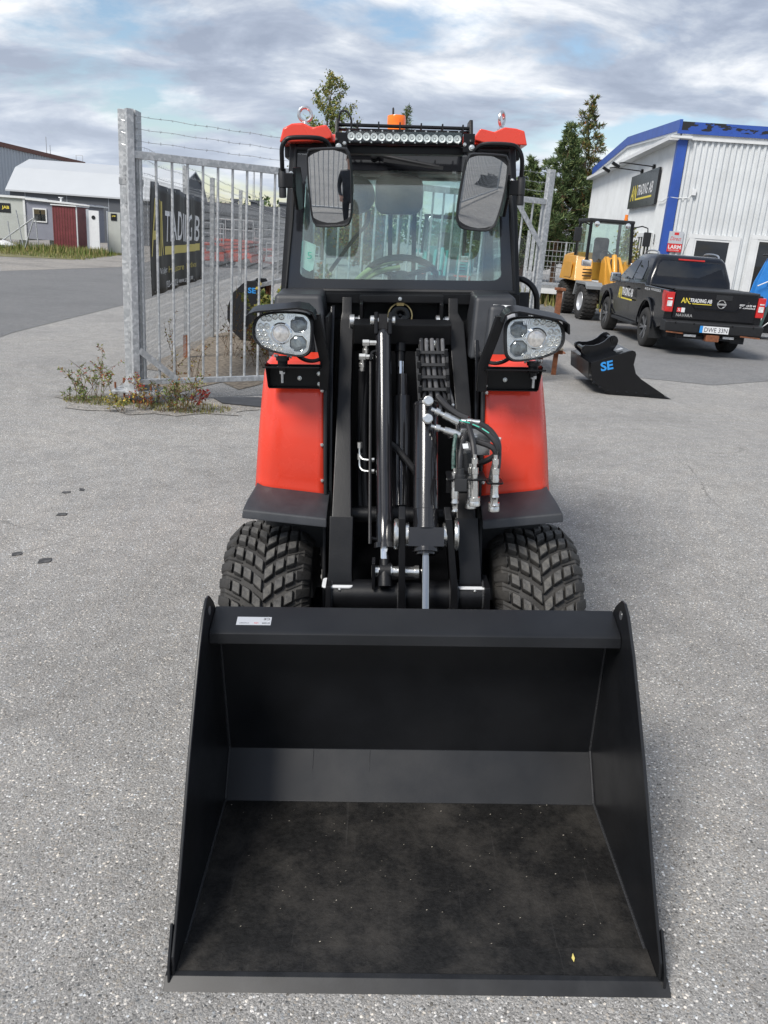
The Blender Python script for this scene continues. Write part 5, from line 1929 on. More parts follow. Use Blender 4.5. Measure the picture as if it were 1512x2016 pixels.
# ================================================================== vegetation
for nm, c in (('leaf_green', (0.14, 0.20, 0.055)), ('leaf_dark', (0.08, 0.125, 0.04)), ('leaf_olive', (0.23, 0.23, 0.075)), ('leaf_yellow', (0.44, 0.34, 0.07)), ('leaf_rust', (0.26, 0.11, 0.035)), ('leaf_red', (0.33, 0.045, 0.04)),
              ('stalk_brown', (0.13, 0.085, 0.05)), ('bark', (0.10, 0.075, 0.055)), ('pine_bark', (0.16, 0.095, 0.06)), ('needle', (0.10, 0.145, 0.06)), ('needle_dark', (0.065, 0.10, 0.045)), ('needle_light', (0.17, 0.20, 0.08)), ('grass_green', (0.12, 0.16, 0.04)), ('grass_dry', (0.33, 0.27, 0.13)), ('moss', (0.20, 0.19, 0.05))):
    mm = mat(nm, c, 0.7, var=0.35, vscale=9, spec=0.2)


def leaf_quad(vs, fs, p, u, v, L, W_):
    o = len(vs)
    vs += [p, p + u * L * .5 + v * W_ * .5, p + u * L, p + u * L * .5 - v * W_ * .5]
    fs.append((o, o + 1, o + 2, o + 3))


def rdir(rg, up=0.0):
    while True:
        v = Vector((rg.uniform(-1, 1), rg.uniform(-1, 1), rg.uniform(-1, 1) + up))
        if .05 < v.length < 1.6:
            return v.normalized()


def multi_mesh(name, vs, fs, mi, mats, parent):
    me = bpy.data.meshes.new(name)
    me.from_pydata([tuple(v) for v in vs], [], fs)
    for m_ in mats:
        me.materials.append(M_(m_))
    me.polygons.foreach_set('material_index', mi)
    return link(name, me, parent)


def weed(label, loc, seed, stems, h, spread, mats, leafL=.03, leafW=.012, density=26, name='weed', cat='weed', group='weeds round the gate post', bare=.15):
    rg = random.Random(seed)
    t = thing(name, label, cat, (loc[0], loc[1], gz(*loc)), 0, group)
    sb = MB()
    vs, fs, mi = [], [], []
    for k in range(stems):
        a = rg.uniform(0, 6.28)
        base = Vector((rg.uniform(-1, 1) * spread * .45, rg.uniform(-1, 1) * spread * .3, 0))
        hh = h * rg.uniform(.45, 1.0)
        tip = base + Vector((math.cos(a) * spread * rg.uniform(.3, 1), math.sin(a) * spread * .6 * rg.uniform(.3, 1), hh))
        mid = base.lerp(tip, .5) + Vector((0, 0, hh * .12)) + Vector((rg.uniform(-1, 1), rg.uniform(-1, 1), 0)) * .03
        pts = [base, mid, tip]
        sb.tube(pts, .003, 4, smooth=3, taper=.0012)
        br = [(base, mid, tip)]
        for b in range(rg.randint(2, 5)):
            f0 = rg.uniform(.25, .9)
            q = base.lerp(mid, f0 * 2) if f0 < .5 else mid.lerp(tip, f0 * 2 - 1)
            q2 = q + rdir(rg, .5) * hh * .25
            sb.tube([q, q2], .0016, 3)
            br.append((q, q.lerp(q2, .5), q2))
        for (p0, p1, p2) in br:
            for q in range(int(density * hh * rg.uniform(.5, 1.2))):
                f0 = rg.uniform(bare, 1)
                p = p0.lerp(p1, f0 * 2) if f0 < .5 else p1.lerp(p2, f0 * 2 - 1)
                u = rdir(rg, .25); v = u.cross(rdir(rg)).normalized()
                s_ = rg.uniform(.6, 1.3)
                leaf_quad(vs, fs, p, u, v, leafL * s_, leafW * s_)
                mi.append(min(len(mats) - 1, int(rg.random() ** 1.4 * len(mats))))
    sb.build('stem', 'stalk_brown', t)
    multi_mesh('foliage', vs, fs, mi, mats, t)
    return t


weed('leafy green weed clump with dark seed heads left of the gate post', (-2.98, 8.10), 1, 17, .52, .45, ['leaf_green', 'leaf_olive', 'leaf_dark', 'leaf_olive', 'leaf_rust', 'leaf_red'], leafL=.030, leafW=.011, density=42)
weed('reddish weed in front of the post base plate', (-2.44, 7.78), 2, 6, .34, .14, ['leaf_rust', 'leaf_red', 'leaf_yellow', 'leaf_olive'], density=60)
weed('dry brown and green weed clump right of the post base', (-2.08, 7.80), 3, 20, .42, .30, ['leaf_olive', 'leaf_dark', 'leaf_green', 'stalk_brown', 'leaf_rust'], density=34)
weed('red-leaved weed stalk under the gate', (-1.86, 7.85), 4, 4, .30, .12, ['leaf_red', 'leaf_red', 'leaf_rust'], density=70)
weed('yellowing low weed in front of the post', (-2.60, 7.66), 5, 7, .20, .16, ['leaf_yellow', 'leaf_olive', 'leaf_green'], density=60)
weed('thin tall weed stalks behind the post brace', (-2.15, 8.4), 6, 7, .80, .22, ['leaf_rust', 'leaf_yellow', 'stalk_brown', 'leaf_olive'], density=16)
weed('low weed tuft at the left rim of the weed patch', (-3.12, 7.95), 8, 9, .14, .22, ['leaf_green', 'leaf_olive', 'leaf_dark'], density=60)
weed('bare brown stalks along the fence foot behind the gate', (-2.15, 11.3), 7, 14, .95, .50, ['stalk_brown', 'leaf_rust', 'leaf_olive'], density=6)
weed('bushy shrub with yellow and green leaves beside the black disc', (-1.72, 11.5), 9, 26, 1.05, .45, ['leaf_olive', 'leaf_green', 'leaf_yellow', 'leaf_dark'], leafL=.07, leafW=.045, density=34, name='shrub', cat='shrub')
weed('dark-leaved shrub behind the gate against the cab', (-1.35, 12.6), 10, 28, 1.35, .45, ['leaf_dark', 'leaf_rust', 'leaf_olive', 'leaf_green'], leafL=.06, leafW=.04, density=34, name='shrub', cat='shrub')
weed('dry brown shrub low behind the gate bars', (-1.75, 10.6), 11, 24, .62, .42, ['stalk_brown', 'leaf_rust', 'leaf_olive'], leafL=.04, leafW=.02, density=26, name='shrub', cat='shrub')

# gritty soil patch with moss round the post
def patch(name, cx_, cy_, rx, ry, m, dz, seed, kind='structure'):
    rg = random.Random(seed)
    pts = []
    n = 30
    for i in range(n):
        a = 2 * math.pi * i / n
        k = rg.uniform(.8, 1.12)
        x, y = cx_ + rx * k * math.cos(a), cy_ + ry * k * math.sin(a)
        pts.append((x, y, gz(x, y) + dz))
    mb = MB().add(pts, [tuple(range(n))])
    o = mb.build(name, m)
    o['kind'] = kind
    return o


patch('soil', -2.35, 8.05, 1.05, .48, 'gravel', .006, 5)
patch('soil', -2.2, 11.6, .95, 2.9, mat('dry_soil', (0.21, 0.175, 0.135), .95, var=.5, vscale=18, bump=.8, bscale=60), .007, 6)


def grass(name, label, area, n, h, mats, seed, zf=None):
    rg = random.Random(seed)
    vs, fs, mi = [], [], []
    for k in range(n):
        x, y = area(rg)
        z = gz(x, y) if zf is None else zf(x, y)
        p = Vector((x, y, z))
        hh = h * rg.uniform(.4, 1.2)
        a = rg.uniform(0, 6.28)
        d = Vector((math.cos(a), math.sin(a), 0))
        w_ = hh * .06 + .003
        o = len(vs)
        vs += [p - d * w_, p + d * w_, p + d.cross(Vector((0, 0, 1))) * hh * rg.uniform(-.5, .5) + Vector((0, 0, hh))]
        fs.append((o, o + 1, o + 2))
        mi.append(rg.randrange(len(mats)))
    o = multi_mesh(name, vs, fs, mi, mats, None)
    tag(o, label, 'grass', kind='stuff')
    return o


def ell(cx_, cy_, rx, ry):
    def f(rg):
        while True:
            a, b = rg.uniform(-1, 1), rg.uniform(-1, 1)
            if a * a + b * b < 1:
                return cx_ + a * rx, cy_ + b * ry
    return f


grass('ground_cover', 'mossy ground cover left of the gate post', ell(-2.88, 8.0, .38, .18), 1000, .035, ['moss', 'grass_green', 'leaf_olive', 'grass_dry'], 12)
grass('ground_cover', 'mossy ground cover right of the gate post', ell(-2.05, 7.93, .48, .22), 1100, .04, ['moss', 'leaf_olive', 'grass_dry', 'grass_green', 'stalk_brown'], 13)
# ================================================================== white corrugated workshop on the right
mat('sheet_white', (0.66, 0.68, 0.69), 0.5, var=0.06, vscale=1.2, dirt=(0.42, 0.43, 0.43), dirt_scale=0.9, dirt_amt=0.35)
mat('trim_white', (0.72, 0.73, 0.73), 0.5, var=0.05, vscale=2, dirt=(0.45, 0.45, 0.44), dirt_scale=1.6, dirt_amt=0.3)
mat('trim_blue', (0.030, 0.085, 0.36), 0.45, var=0.12, vscale=2)
mat('sign_black', (0.018, 0.019, 0.022), 0.25)
mat('dark_interior', (0.02, 0.022, 0.024), 0.9)
m = mat('blue_peeling', (0.030, 0.085, 0.36), 0.5)
_t = m.node_tree
_c = N(_t, 'ShaderNodeTexCoord'); _mp = N(_t, 'ShaderNodeMapping', inp={'Scale': (1.0, 1.0, 2.6), 'Location': (0.3, 0, 0.4)})
_n = N(_t, 'ShaderNodeTexNoise', inp={'Scale': 1.7, 'Detail': 6.0, 'Roughness': 0.55}); _r_ = ramp(_t, [(0.535, (0.030, 0.085, 0.36)), (0.545, (0.018, 0.018, 0.020))])
_t.links.new(_c.outputs['Object'], _mp.inputs[0]); _t.links.new(_mp.outputs[0], _n.inputs['Vector']); _t.links.new(_n.outputs['Fac'], _r_.inputs[0]); _t.links.new(_r_.outputs[0], _t.nodes['Principled BSDF'].inputs['Base Color'])

bld = thing('workshop_building', 'white corrugated workshop with blue roof edge and blue corner strip', 'building', (7.731, 26.0, 0), math.atan2(-.062, .998))


def corr(axis, a, b, z0, ztop, period, depth, base, n_out):
    """corrugated sheet along axis ('x' or 'y') at fixed other coordinate; ztop may be a function"""
    prof_ = []
    s = a
    while s < b - 1e-6:
        for f_, dd in ((0, 0), (.42, 0), (.52, 1), (.90, 1)):
            prof_.append((min(b, s + f_ * period), dd * depth))
        s += period
    prof_.append((b, 0))
    vs, fs = [], []
    for q, dd in prof_:
        zt = ztop(q) if callable(ztop) else ztop
        for z in (z0, zt):
            vs.append((q, base + n_out * dd, z) if axis == 'x' else (base + n_out * dd, q, z))
    for i in range(len(prof_) - 1):
        fs.append((2 * i, 2 * i + 2, 2 * i + 3, 2 * i + 1))
    return MB().add(vs, fs)


def gab(y):
    return 5.30 + .42 * (1 - abs(y - 7.9) / 7.9)


plain(corr('y', 0.0, 15.8, 0, gab, .115, .018, .0, -1), 'side_wall', 'sheet_white', bld)
plain(corr('x', .0, 10.0, 0, 5.0, .165, .050, .0, -1), 'front_wall', 'sheet_white', bld)
mb = MB().add([(0.05, 15.8, 0), (10, 15.8, 0), (10, 15.8, 5.3), (0.05, 15.8, 5.3), (10, 0.05, 0), (10, .05, 5.0)], [(0, 1, 2, 3), (1, 4, 5, 2)])
mb.build('back_wall', 'sheet_white', bld)
mb = MB().add([(.02, .05, 5.22), (10, .05, 5.22), (10, 7.9, 5.66), (.02, 7.9, 5.66), (10, 15.8, 5.22), (.02, 15.8, 5.22)], [(0, 1, 2, 3), (3, 2, 4, 5)])
mb.build('roof', mat('roof_felt', (0.06, 0.06, 0.065), .9), bld)
# gable parapet in blue following the slope, white edge beneath
for ya, yb in ((-.12, 7.9), (7.9, 15.9)):
    za, zb_ = (5.47, 5.90) if ya < 1 else (5.90, 5.47)
    mb = MB().hexa([(-.10, ya, za - .30), (-.02, ya, za - .30), (-.02, yb, zb_ - .30), (-.10, yb, zb_ - .30), (-.10, ya, za), (-.02, ya, za), (-.02, yb, zb_), (-.10, yb, zb_)])
    mb.build('blue_fascia', 'trim_blue', bld)
    mb = MB().hexa([(-.075, ya, za - .36), (-.02, ya, za - .36), (-.02, yb, zb_ - .36), (-.075, yb, zb_ - .36), (-.075, ya, za - .301), (-.02, ya, za - .301), (-.02, yb, zb_ - .301), (-.075, yb, zb_ - .301)])
    mb.build('fascia_trim', 'trim_white', bld)
mb = MB().box(-.30, -.02, -.05, 15.9, 4.925, 4.99).box(-.31, -.29, -.05, 15.9, 4.925, 5.04)
mb.build('gutter', 'trim_white', bld)
mb = MB().box(-.095, 10.1, -.11, -.04, 5.19, 5.42)
mb.build('blue_fascia', 'blue_peeling', bld)
mb = MB().box(-.115, 10.1, -.15, -.04, 5.10, 5.187)
mb.build('blue_fascia', 'trim_blue', bld)
mb = MB().box(.02, 10.1, -.13, -.04, 5.085, 5.098).box(.02, 10.1, -.10, -.04, 4.95, 5.083)
mb.build('front_trim', 'trim_white', bld)
mb = MB().box(-.3, .30, -.22, -.12, 4.965, 5.03)
mb.build('gutter_end', 'trim_white', bld, bevel=.01)
mb = MB().box(-.05, .22, -.070, -.052, 0, 4.945).box(-.05, -.02, -.051, .14, 0, 4.92)
mb.build('corner_strip', 'trim_blue', bld)
# company sign on the side wall with two arm lamps
sg = MB().box(-.12, -.05, 1.50, 5.73, 3.26, 4.34).build('company_sign', 'sign_black', bld)
sg['label'] = 'black company sign with yellow and white lettering'
lettering('sign_lettering', 'AN', 'print_yellow', (-.12, 5.38, 3.50), (0, -1, 0), (0, 0, 1), .98, .50, sg, off=.006, shear=.18, bold=.02)
lettering('sign_lettering', 'TRADING', 'print_white', (-.12, 4.28, 3.64), (0, -1, 0), (0, 0, 1), 1.58, .34, sg, off=.006, shear=.18, bold=.015)
lettering('sign_lettering', 'AB', 'print_white', (-.12, 2.55, 3.64), (0, -1, 0), (0, 0, 1), .55, .34, sg, off=.006, shear=.18, bold=.015)
MB().box(-.127, -.121, 2.05, 4.55, 3.50, 3.56).build('sign_underline', 'print_yellow', sg)
MB().box(-.123, -.1205, 2.60, 2.64, 3.26, 4.34).build('sign_joint', 'black_gloss', sg)
for y in (2.6, 4.4):
    mb = MB().tube([(-.05, y, 4.42), (-.15, y, 4.44), (-1.0, y + .25, 4.52), (-1.12, y + .28, 4.50)], .018, 6)
    la = mb.build('sign_lamp', 'black_satin', bld)
    MB().obox((-1.22, y + .3, 4.44), (.28, .16, .09), (0, R(28), 0)).build('lamp_head', 'black_satin', la, bevel=.02)
    MB().box(-.10, -.03, y - .07, y + .07, 4.36, 4.50).build('lamp_base', 'black_satin', la)
# side windows and house number
for y0, y1 in ((1.50, 2.45), (2.62, 3.45), (4.6, 5.6)):
    w_ = MB().box(-.06, -.022, y0 - .10, y1 + .10, .85, .95).box(-.06, -.022, y0 - .10, y1 + .10, 2.30, 2.42).box(-.06, -.022, y0 - .10, y0, .951, 2.299).box(-.06, -.022, y1, y1 + .10, .951, 2.299).build('window', 'trim_white', bld)
    w_['kind'] = 'part'
    del w_['kind']
    MB().box(-.030, -.024, y0 + .002, y1 - .002, .955, 2.295).build('pane', 'window_glass', w_)
    MB().box(-.05, -.031, (y0 + y1) / 2 - .025, (y0 + y1) / 2 + .025, .955, 2.295).build('mullion', 'trim_white', w_)
    MB().box(-.0235, -.0225, y0, y1, .952, 2.298).build('blind', 'trim_white', w_)
lettering('house_number', '8', 'print_black', (-.02, 1.13, 2.06), (0, -1, 0), (0, 0, 1), .17, .32, bld, off=.012)
# alarm signs
a1 = MB().box(.14, .56, -.095, -.072, 2.115, 2.46).build('alarm_sign', 'label_silver', bld)
lettering('alarm_lettering', 'Direct', 'print_red', (.19, -.095, 2.20), (1, 0, 0), (0, 0, 1), .32, .11, a1, off=.003, shear=.3)
MB().box(.29, .42, -.099, -.0955, 2.36, 2.43).build('alarm_emblem', 'print_red', a1)
a2 = MB().box(.14, .56, -.096, -.072, 1.88, 2.112).build('alarm_sign', 'print_red', bld)
lettering('alarm_lettering', 'LARM', 'print_white', (.165, -.096, 1.965), (1, 0, 0), (0, 0, 1), .37, .11, a2, off=.003, bold=.02)
lettering('alarm_lettering', '020-310200', 'print_white', (.19, -.096, 1.91), (1, 0, 0), (0, 0, 1), .30, .035, a2, off=.003)
# front openings
for x0, x1, z0, z1 in ((.90, 1.98, .0, 2.31), (2.72, 3.7, .9, 2.40), (5.0, 7.5, 0, 3.2)):
    f_ = MB()
    zb_ = z0 if z0 > 0 else 0
    f_.box(x0 - .19, x1 + .25, -.095, -.052, z1, z1 + .12)
    f_.box(x0 - .19, x0, -.092, -.052, zb_, z1 - .001).box(x1, x1 + .25, -.092, -.052, zb_, z1 - .001)
    fr = f_.build('window' if z0 > 0 else 'door', 'trim_white', bld)
    MB().box(x0 + .001, x1 - .001, -.066, -.062, zb_, z1 - .002).build('pane', 'truck_glass', fr)
    MB().box(x0 + .001, x1 - .001, -.058, -.054, zb_, z1 - .002).build('dark_backing', 'dark_interior', fr)  # flat dark sheet, its colour standing for the unlit room behind the glass
    g_ = MB()
    g_.box(x0 + .001, x0 + .06, -.080, -.067, zb_, z1 - .061).box(x1 - .06, x1 - .001, -.080, -.067, zb_, z1 - .061).box(x0 + .001, x1 - .001, -.080, -.067, z1 - .06, z1 - .002)
    g_.build('sash', 'trim_white', fr)
MB().box(.58, .70, -.12, -.035, 3.48, 3.65).build('detector_box', 'white_plastic', bld, bevel=.01)
MB().tube([(.60, -.06, 3.5), (.5, -.06, 3.40), (.2, -.065, 3.38), (-.04, -.065, 3.40), (-.06, .6, 3.30), (-.06, 1.2, 3.32)], .012, 5).build('cable_run', 'trim_white', bld)

# ================================================================== black pickup
mat('truck_paint', (0.005, 0.006, 0.009), 0.18, spec=0.32, var=0.15, vscale=30, coat=0.35, dirt=(0.03, 0.029, 0.028), dirt_scale=2.5, dirt_amt=0.25)
mat('truck_rubber', (0.028, 0.027, 0.026), 0.75, var=.3, vscale=12)
mat('alloy', (0.32, 0.33, 0.35), 0.3, metal=.8, var=.2)
mat('lamp_red', (0.55, 0.02, 0.02), 0.12, coat=.6, var=.2, vscale=12)
mat('lamp_clear', (0.7, 0.7, 0.7), 0.1, coat=.6, var=.3, vscale=20)
trk = thing('pickup_truck', 'black double-cab pickup with company lettering parked in front of the workshop', 'pickup truck', (5.74, 16.62, 0), R(0.3))
PW = .90


def arch(yc, r, n=10, z0=.42):
    return [(yc + r * math.cos(R(180 - 180 * i / n)), z0 + r * math.sin(R(180 - 180 * i / n))) for i in range(n + 1)]


side = [(-1.12, .62), (-1.14, 1.10), (-1.10, 1.155), (.42, 1.165), (.50, 1.20), (2.55, 1.15), (2.75, 1.10), (3.75, .98), (3.98, .86), (4.02, .50), (3.90, .42)] + arch(3.15, .47)[::-1] + [(2.55, .40), (.60, .40)] + arch(0, .47)[::-1] + [(-.60, .42), (-1.0, .50)]
mb = MB()
n = len(side)


def wv(z, s):
    """body half width with tumblehome and a waist crease"""
    return s * (PW - .035 * max(0, z - .95) / .2 - .05 * max(0, .6 - z) / .2 + .012 * math.exp(-((z - .98) / .05) ** 2))


vs = [(wv(z, -1), y, z) for y, z in side] + [(wv(z, 1), y, z) for y, z in side]
mb.add(vs, [tuple(range(n - 1, -1, -1)), tuple(range(n, 2 * n))] + [(i, (i + 1) % n, n + (i + 1) % n, n + i) for i in range(n)])
body = mb.build('body', 'truck_paint', trk, bevel=.022, seg=3, sharp=40)
# cab greenhouse
rings = []
for z, y0, y1, hw in ((1.15, .36, 2.78, .845), (1.30, .40, 2.52, .825), (1.66, .52, 1.90, .705), (1.745, .62, 1.72, .655), (1.77, .80, 1.55, .58)):
    rr = rrect(-hw, hw, y0, y1, .10, 4)
    rings.append([Vector((x, y, z)) for x, y in rr])
gh = MB().loft(rings).build('cab', 'truck_paint', trk, sharp=50)


def pane(name, pts, m='truck_glass', parent=gh):
    mb = MB().add(pts, [tuple(range(len(pts)))])
    o = mb.build(name, m, parent)
    return o


# back window, side windows, windscreen (proud of the shell by a few mm)
pane('rear_window', [(-.70, .386, 1.225), (.70, .386, 1.225), (.655, .470, 1.56), (.58, .512, 1.645), (-.58, .512, 1.645), (-.655, .470, 1.56)])
MB().box(-.26, .26, .515, .56, 1.672, 1.70).build('brake_light', 'lamp_red', gh)
for s in (-1, 1):
    def sx(z, s=s):
        return s * (.829 - (z - 1.3) * .333 + .008)
    pane('side_window', [(sx(1.26), .78, 1.26), (sx(1.26), 1.42, 1.235), (sx(1.62), 1.36, 1.62), (sx(1.63), .98, 1.63), (sx(1.5), .80, 1.50)])
    pane('side_window', [(sx(1.25), 1.50, 1.23), (sx(1.25), 2.38, 1.225), (sx(1.40), 2.22, 1.40), (sx(1.61), 1.86, 1.61), (sx(1.63), 1.44, 1.63)])
    for y in (.70, 1.46):
        MB().box(s * .895 - .012, s * .895 + .012, y + .10, y + .30, 1.045, 1.075).build('door_handle', 'black_gloss', body, bevel=.008)
    # door shut lines
    for yd in (.62, 1.47, 2.45):
        MB().add([(s * .904, yd, .55), (s * .904, yd + .008, .55), (s * .888, yd + .008, 1.12), (s * .888, yd, 1.12)], [(0, 1, 2, 3)]).build('shut_line', 'print_black', body)
    MB().bar((s * .86, .72, .37), (s * .86, 2.48, .37), .14, .06).build('side_step', 'black_plastic', trk, bevel=.02)
    MB().prism(arch(0, .53, 14) + arch(0, .475, 14)[::-1], 'x', s * .90 - .03 * (s < 0), s * .90 + .03 * (s > 0)).build('wheel_arch_flare', 'truck_paint', trk, bevel=.008)
    MB().prism(arch(3.15, .53, 14) + arch(3.15, .475, 14)[::-1], 'x', s * .90 - .03 * (s < 0), s * .90 + .03 * (s > 0)).build('wheel_arch_flare', 'truck_paint', trk, bevel=.008)
    # mirrors
    mm_ = MB().obox((s * 1.02, 2.22, 1.22), (.22, .12, .20)).build('door_mirror', 'chrome', trk, bevel=.04, seg=3)
    MB().obox((s * 1.02, 2.156, 1.22), (.17, .006, .15)).build('mirror_pane', 'mirror_glass', mm_)
    # roof rail
    MB().tube([(s * .60, .70, 1.745), (s * .60, .80, 1.80), (s * .60, 1.10, 1.825), (s * .60, 1.5, 1.815), (s * .60, 1.68, 1.75)], .018, 6, smooth=4).build('roof_rail', 'steel_bright', trk)
    # tail lamp
    tl = MB().prism([(-1.165, .77), (-1.165, 1.12), (-.90, 1.14), (-.86, 1.05), (-.95, .90), (-.97, .78)], 'x', min(s * .76, s * .905), max(s * .76, s * .905)).build('tail_lamp', 'lamp_red', trk, bevel=.015)
    MB().box(min(s * .79, s * .88), max(s * .79, s * .88), -1.176, -1.160, .87, .97).build('reversing_lens', 'lamp_clear', tl, bevel=.005)
    MB().box(min(s * .80, s * .88), max(s * .80, s * .88), -1.172, -1.160, 1.0, 1.02).build('lens_strip', 'lamp_clear', tl)
# bed cover and tailgate
MB().box(-.80, .80, -1.10, .36, 1.168, 1.195).build('bed_cover', 'black_plastic', trk, bevel=.01)
tg = MB().hexa([(-.745, -1.165, .66), (.745, -1.165, .66), (.745, -1.11, .66), (-.745, -1.11, .66), (-.755, -1.175, 1.165), (.755, -1.175, 1.165), (.755, -1.10, 1.165), (-.755, -1.10, 1.165)]).build('tailgate', 'truck_paint', trk, bevel=.02, seg=3)
MB().hexa([(-.77, -1.19, 1.158), (.77, -1.19, 1.158), (.77, -1.08, 1.158), (-.77, -1.08, 1.158), (-.76, -1.185, 1.185), (.76, -1.185, 1.185), (.76, -1.08, 1.198), (-.76, -1.08, 1.198)]).build('tailgate_lip', 'black_plastic', tg, bevel=.006)
MB().box(-.02, .28, -1.186, -1.172, 1.035, 1.125).build('tailgate_handle', 'black_plastic', tg, bevel=.008)
mb = MB().hexa([(-.36, -1.185, .88), (.36, -1.185, .88), (.36, -1.165, .85), (-.36, -1.165, .85), (-.52, -1.188, 1.02), (.52, -1.188, 1.02), (.52, -1.165, 1.04), (-.52, -1.165, 1.04)])
MB().tube([(-.52, -1.180, 1.02), (-.36, -1.180, .855), (.38, -1.180, .855), (.60, -1.182, 1.03)], .012, 5).build('tailgate_crease', 'truck_paint', tg)
for k in range(1):
    mb = MB().tube([(.10 + .072 * math.cos(R(a)), -1.182, .965 + .072 * math.sin(R(a))) for a in range(0, 360, 20)], .010, 6, closed=True)
    em = mb.build('maker_emblem', 'chrome', tg)
    MB().box(.015, .185, -1.192, -1.180, .950, .980).build('emblem_bar', 'chrome', em)
lettering('truck_lettering', 'AN', 'print_yellow', (-.64, -1.172, .945), (1, 0, 0), (0, 0, 1), .15, .095, tg, off=.012, bold=.02)
lettering('truck_lettering', 'TRADING AB', 'print_white', (-.48, -1.172, .965), (1, 0, 0), (0, 0, 1), .40, .070, tg, off=.012, bold=.02)
MB().box(-.49, -.08, -1.184, -1.1825, .935, .948).build('lettering_underline', 'print_yellow', tg)
lettering('truck_lettering', '0920-44 02 44', 'print_white', (.43, -1.172, .955), (1, 0, 0), (0, 0, 1), .29, .038, tg, off=.012, bold=.02)
lettering('truck_lettering', 'WWW.ANTRADING.SE', 'print_white', (.43, -1.172, .915), (1, 0, 0), (0, 0, 1), .29, .026, tg, off=.012, bold=.02)
lettering('truck_lettering', 'NAVARA', 'chrome', (-.69, -1.170, .70), (1, 0, 0), (0, 0, 1), .30, .055, tg, off=.012, bold=.01)
st = MB().box(-.69, -.61, -1.181, -1.178, .78, .86).build('sticker', 'print_red', tg)
MB().box(-.61, -.545, -1.181, -1.178, .78, .86).build('sticker', 'label_white', tg)
lettering('sticker_lettering', 'S', 'print_white', (-.675, -1.181, .795), (1, 0, 0), (0, 0, 1), .045, .05, st, off=.002)
# side lettering on the doors and bed
dr = Vector((-.91, 0, 0))
lettering('truck_lettering', 'AN', 'print_yellow', (-.909, 2.18, .80), (0, -1, 0), (0, 0, 1), .28, .24, body, off=.006, bold=.02)
lettering('truck_lettering', 'TRADING AB', 'print_white', (-.909, 1.90, .875), (0, -1, 0), (0, 0, 1), .86, .165, body, off=.006, bold=.02)
MB().box(-.917, -.914, 1.05, 1.93, .80, .83).build('lettering_underline', 'print_yellow', body)
lettering('truck_lettering', '44 02 44', 'print_white', (-.878, .30, 1.075), (0, -1, 0), (0, 0, 1), .35, .05, body, off=.022)
lettering('truck_lettering', 'WWW.ANTRADING.SE', 'print_white', (-.878, -.12, 1.085), (0, -1, 0), (0, 0, 1), .62, .045, body, off=.022)
# rear bumper, plate, tow bar, underside
bp_ = MB().hexa([(-.88, -1.30, .43), (.88, -1.30, .43), (.90, -1.02, .43), (-.90, -1.02, .43), (-.90, -1.33, .62), (.90, -1.33, .62), (.90, -1.02, .65), (-.90, -1.02, .65)]).build('rear_bumper', 'black_plastic', trk, bevel=.03, seg=3)
for x0, x1 in ((-.86, -.55), (.50, .86)):
    MB().bar((x0, -1.308, .43), (x1, -1.308, .415), .02, .022).build('rust_edge', 'rust', bp_)
pl = MB().box(-.26, .26, -1.345, -1.334, .455, .575).build('number_plate', 'label_white', bp_)
MB().box(-.27, -.215, -1.3475, -1.3455, .455, .575).build('plate_band', 'print_blue', pl)
lettering('plate_lettering', 'DWE 33N', 'print_black', (-.185, -1.345, .475), (1, 0, 0), (0, 0, 1), .42, .078, pl, off=.0025)
for x in (-.72, -.38, .32, .70):
    MB().rod((x, -1.328, .60), (0, -1, 0), [(0, .016), (.004, .016)], 10).build('parking_sensor', 'black_gloss', bp_)
MB().box(-.12, .12, -1.33, -1.15, .30, .42).build('tow_hitch', 'rust', trk, bevel=.015)
MB().box(-.62, .62, -1.22, -1.12, .32, .38).build('tow_beam', 'black_satin', trk)
for x0, x1 in ((-.50, -.28), (.22, .42)):
    MB().box(x0, x1, -1.24, -1.221, .36, .40).build('reflector', 'lamp_clear', trk)
MB().box(-.70, .70, -.9, 3.9, .30, .48).build('underbody', 'black_plastic', trk)
MB().cyl((-.7, 0, .375), (.7, 0, .375), .06, n=12).build('rear_axle', 'black_satin', trk)
MB().tube([(.28, 2.05, 1.75), (.29, 1.9, 1.95), (.30, 1.8, 2.12)], .004, 5).build('radio_aerial', 'black_plastic', trk)
tyre_r, rim_r = .378, .245
pr = [(-.115, .22), (-.128, .26), (-.130, .31), (-.120, .352), (-.10, .371), (0, .378), (.10, .371), (.12, .352), (.130, .31), (.128, .26), (.115, .22)]
t_me = MB().loft([[Vector((o_, r_ * math.cos(2 * math.pi * i / 40), r_ * math.sin(2 * math.pi * i / 40))) for i in range(40)] for o_, r_ in pr], True, False).mesh('tyre')
t_me.materials.append(M_('truck_rubber'))
rb_ = MB()
for k in (-.075, -.038, 0, .038, .075):
    rb_.loft([[Vector((k + dx_, r_ * math.cos(2 * math.pi * i / 40), r_ * math.sin(2 * math.pi * i / 40))) for i in range(40)] for dx_, r_ in ((-.012, .372), (-.012, .381 - abs(k) * .05), (.012, .381 - abs(k) * .05), (.012, .372))], True, False)
r_me = MB().rod((-.10, 0, 0), (1, 0, 0), [(0, .225), (.01, .245), (.03, .235), (.06, .22), (.15, .215), (.2, .225)], 30)
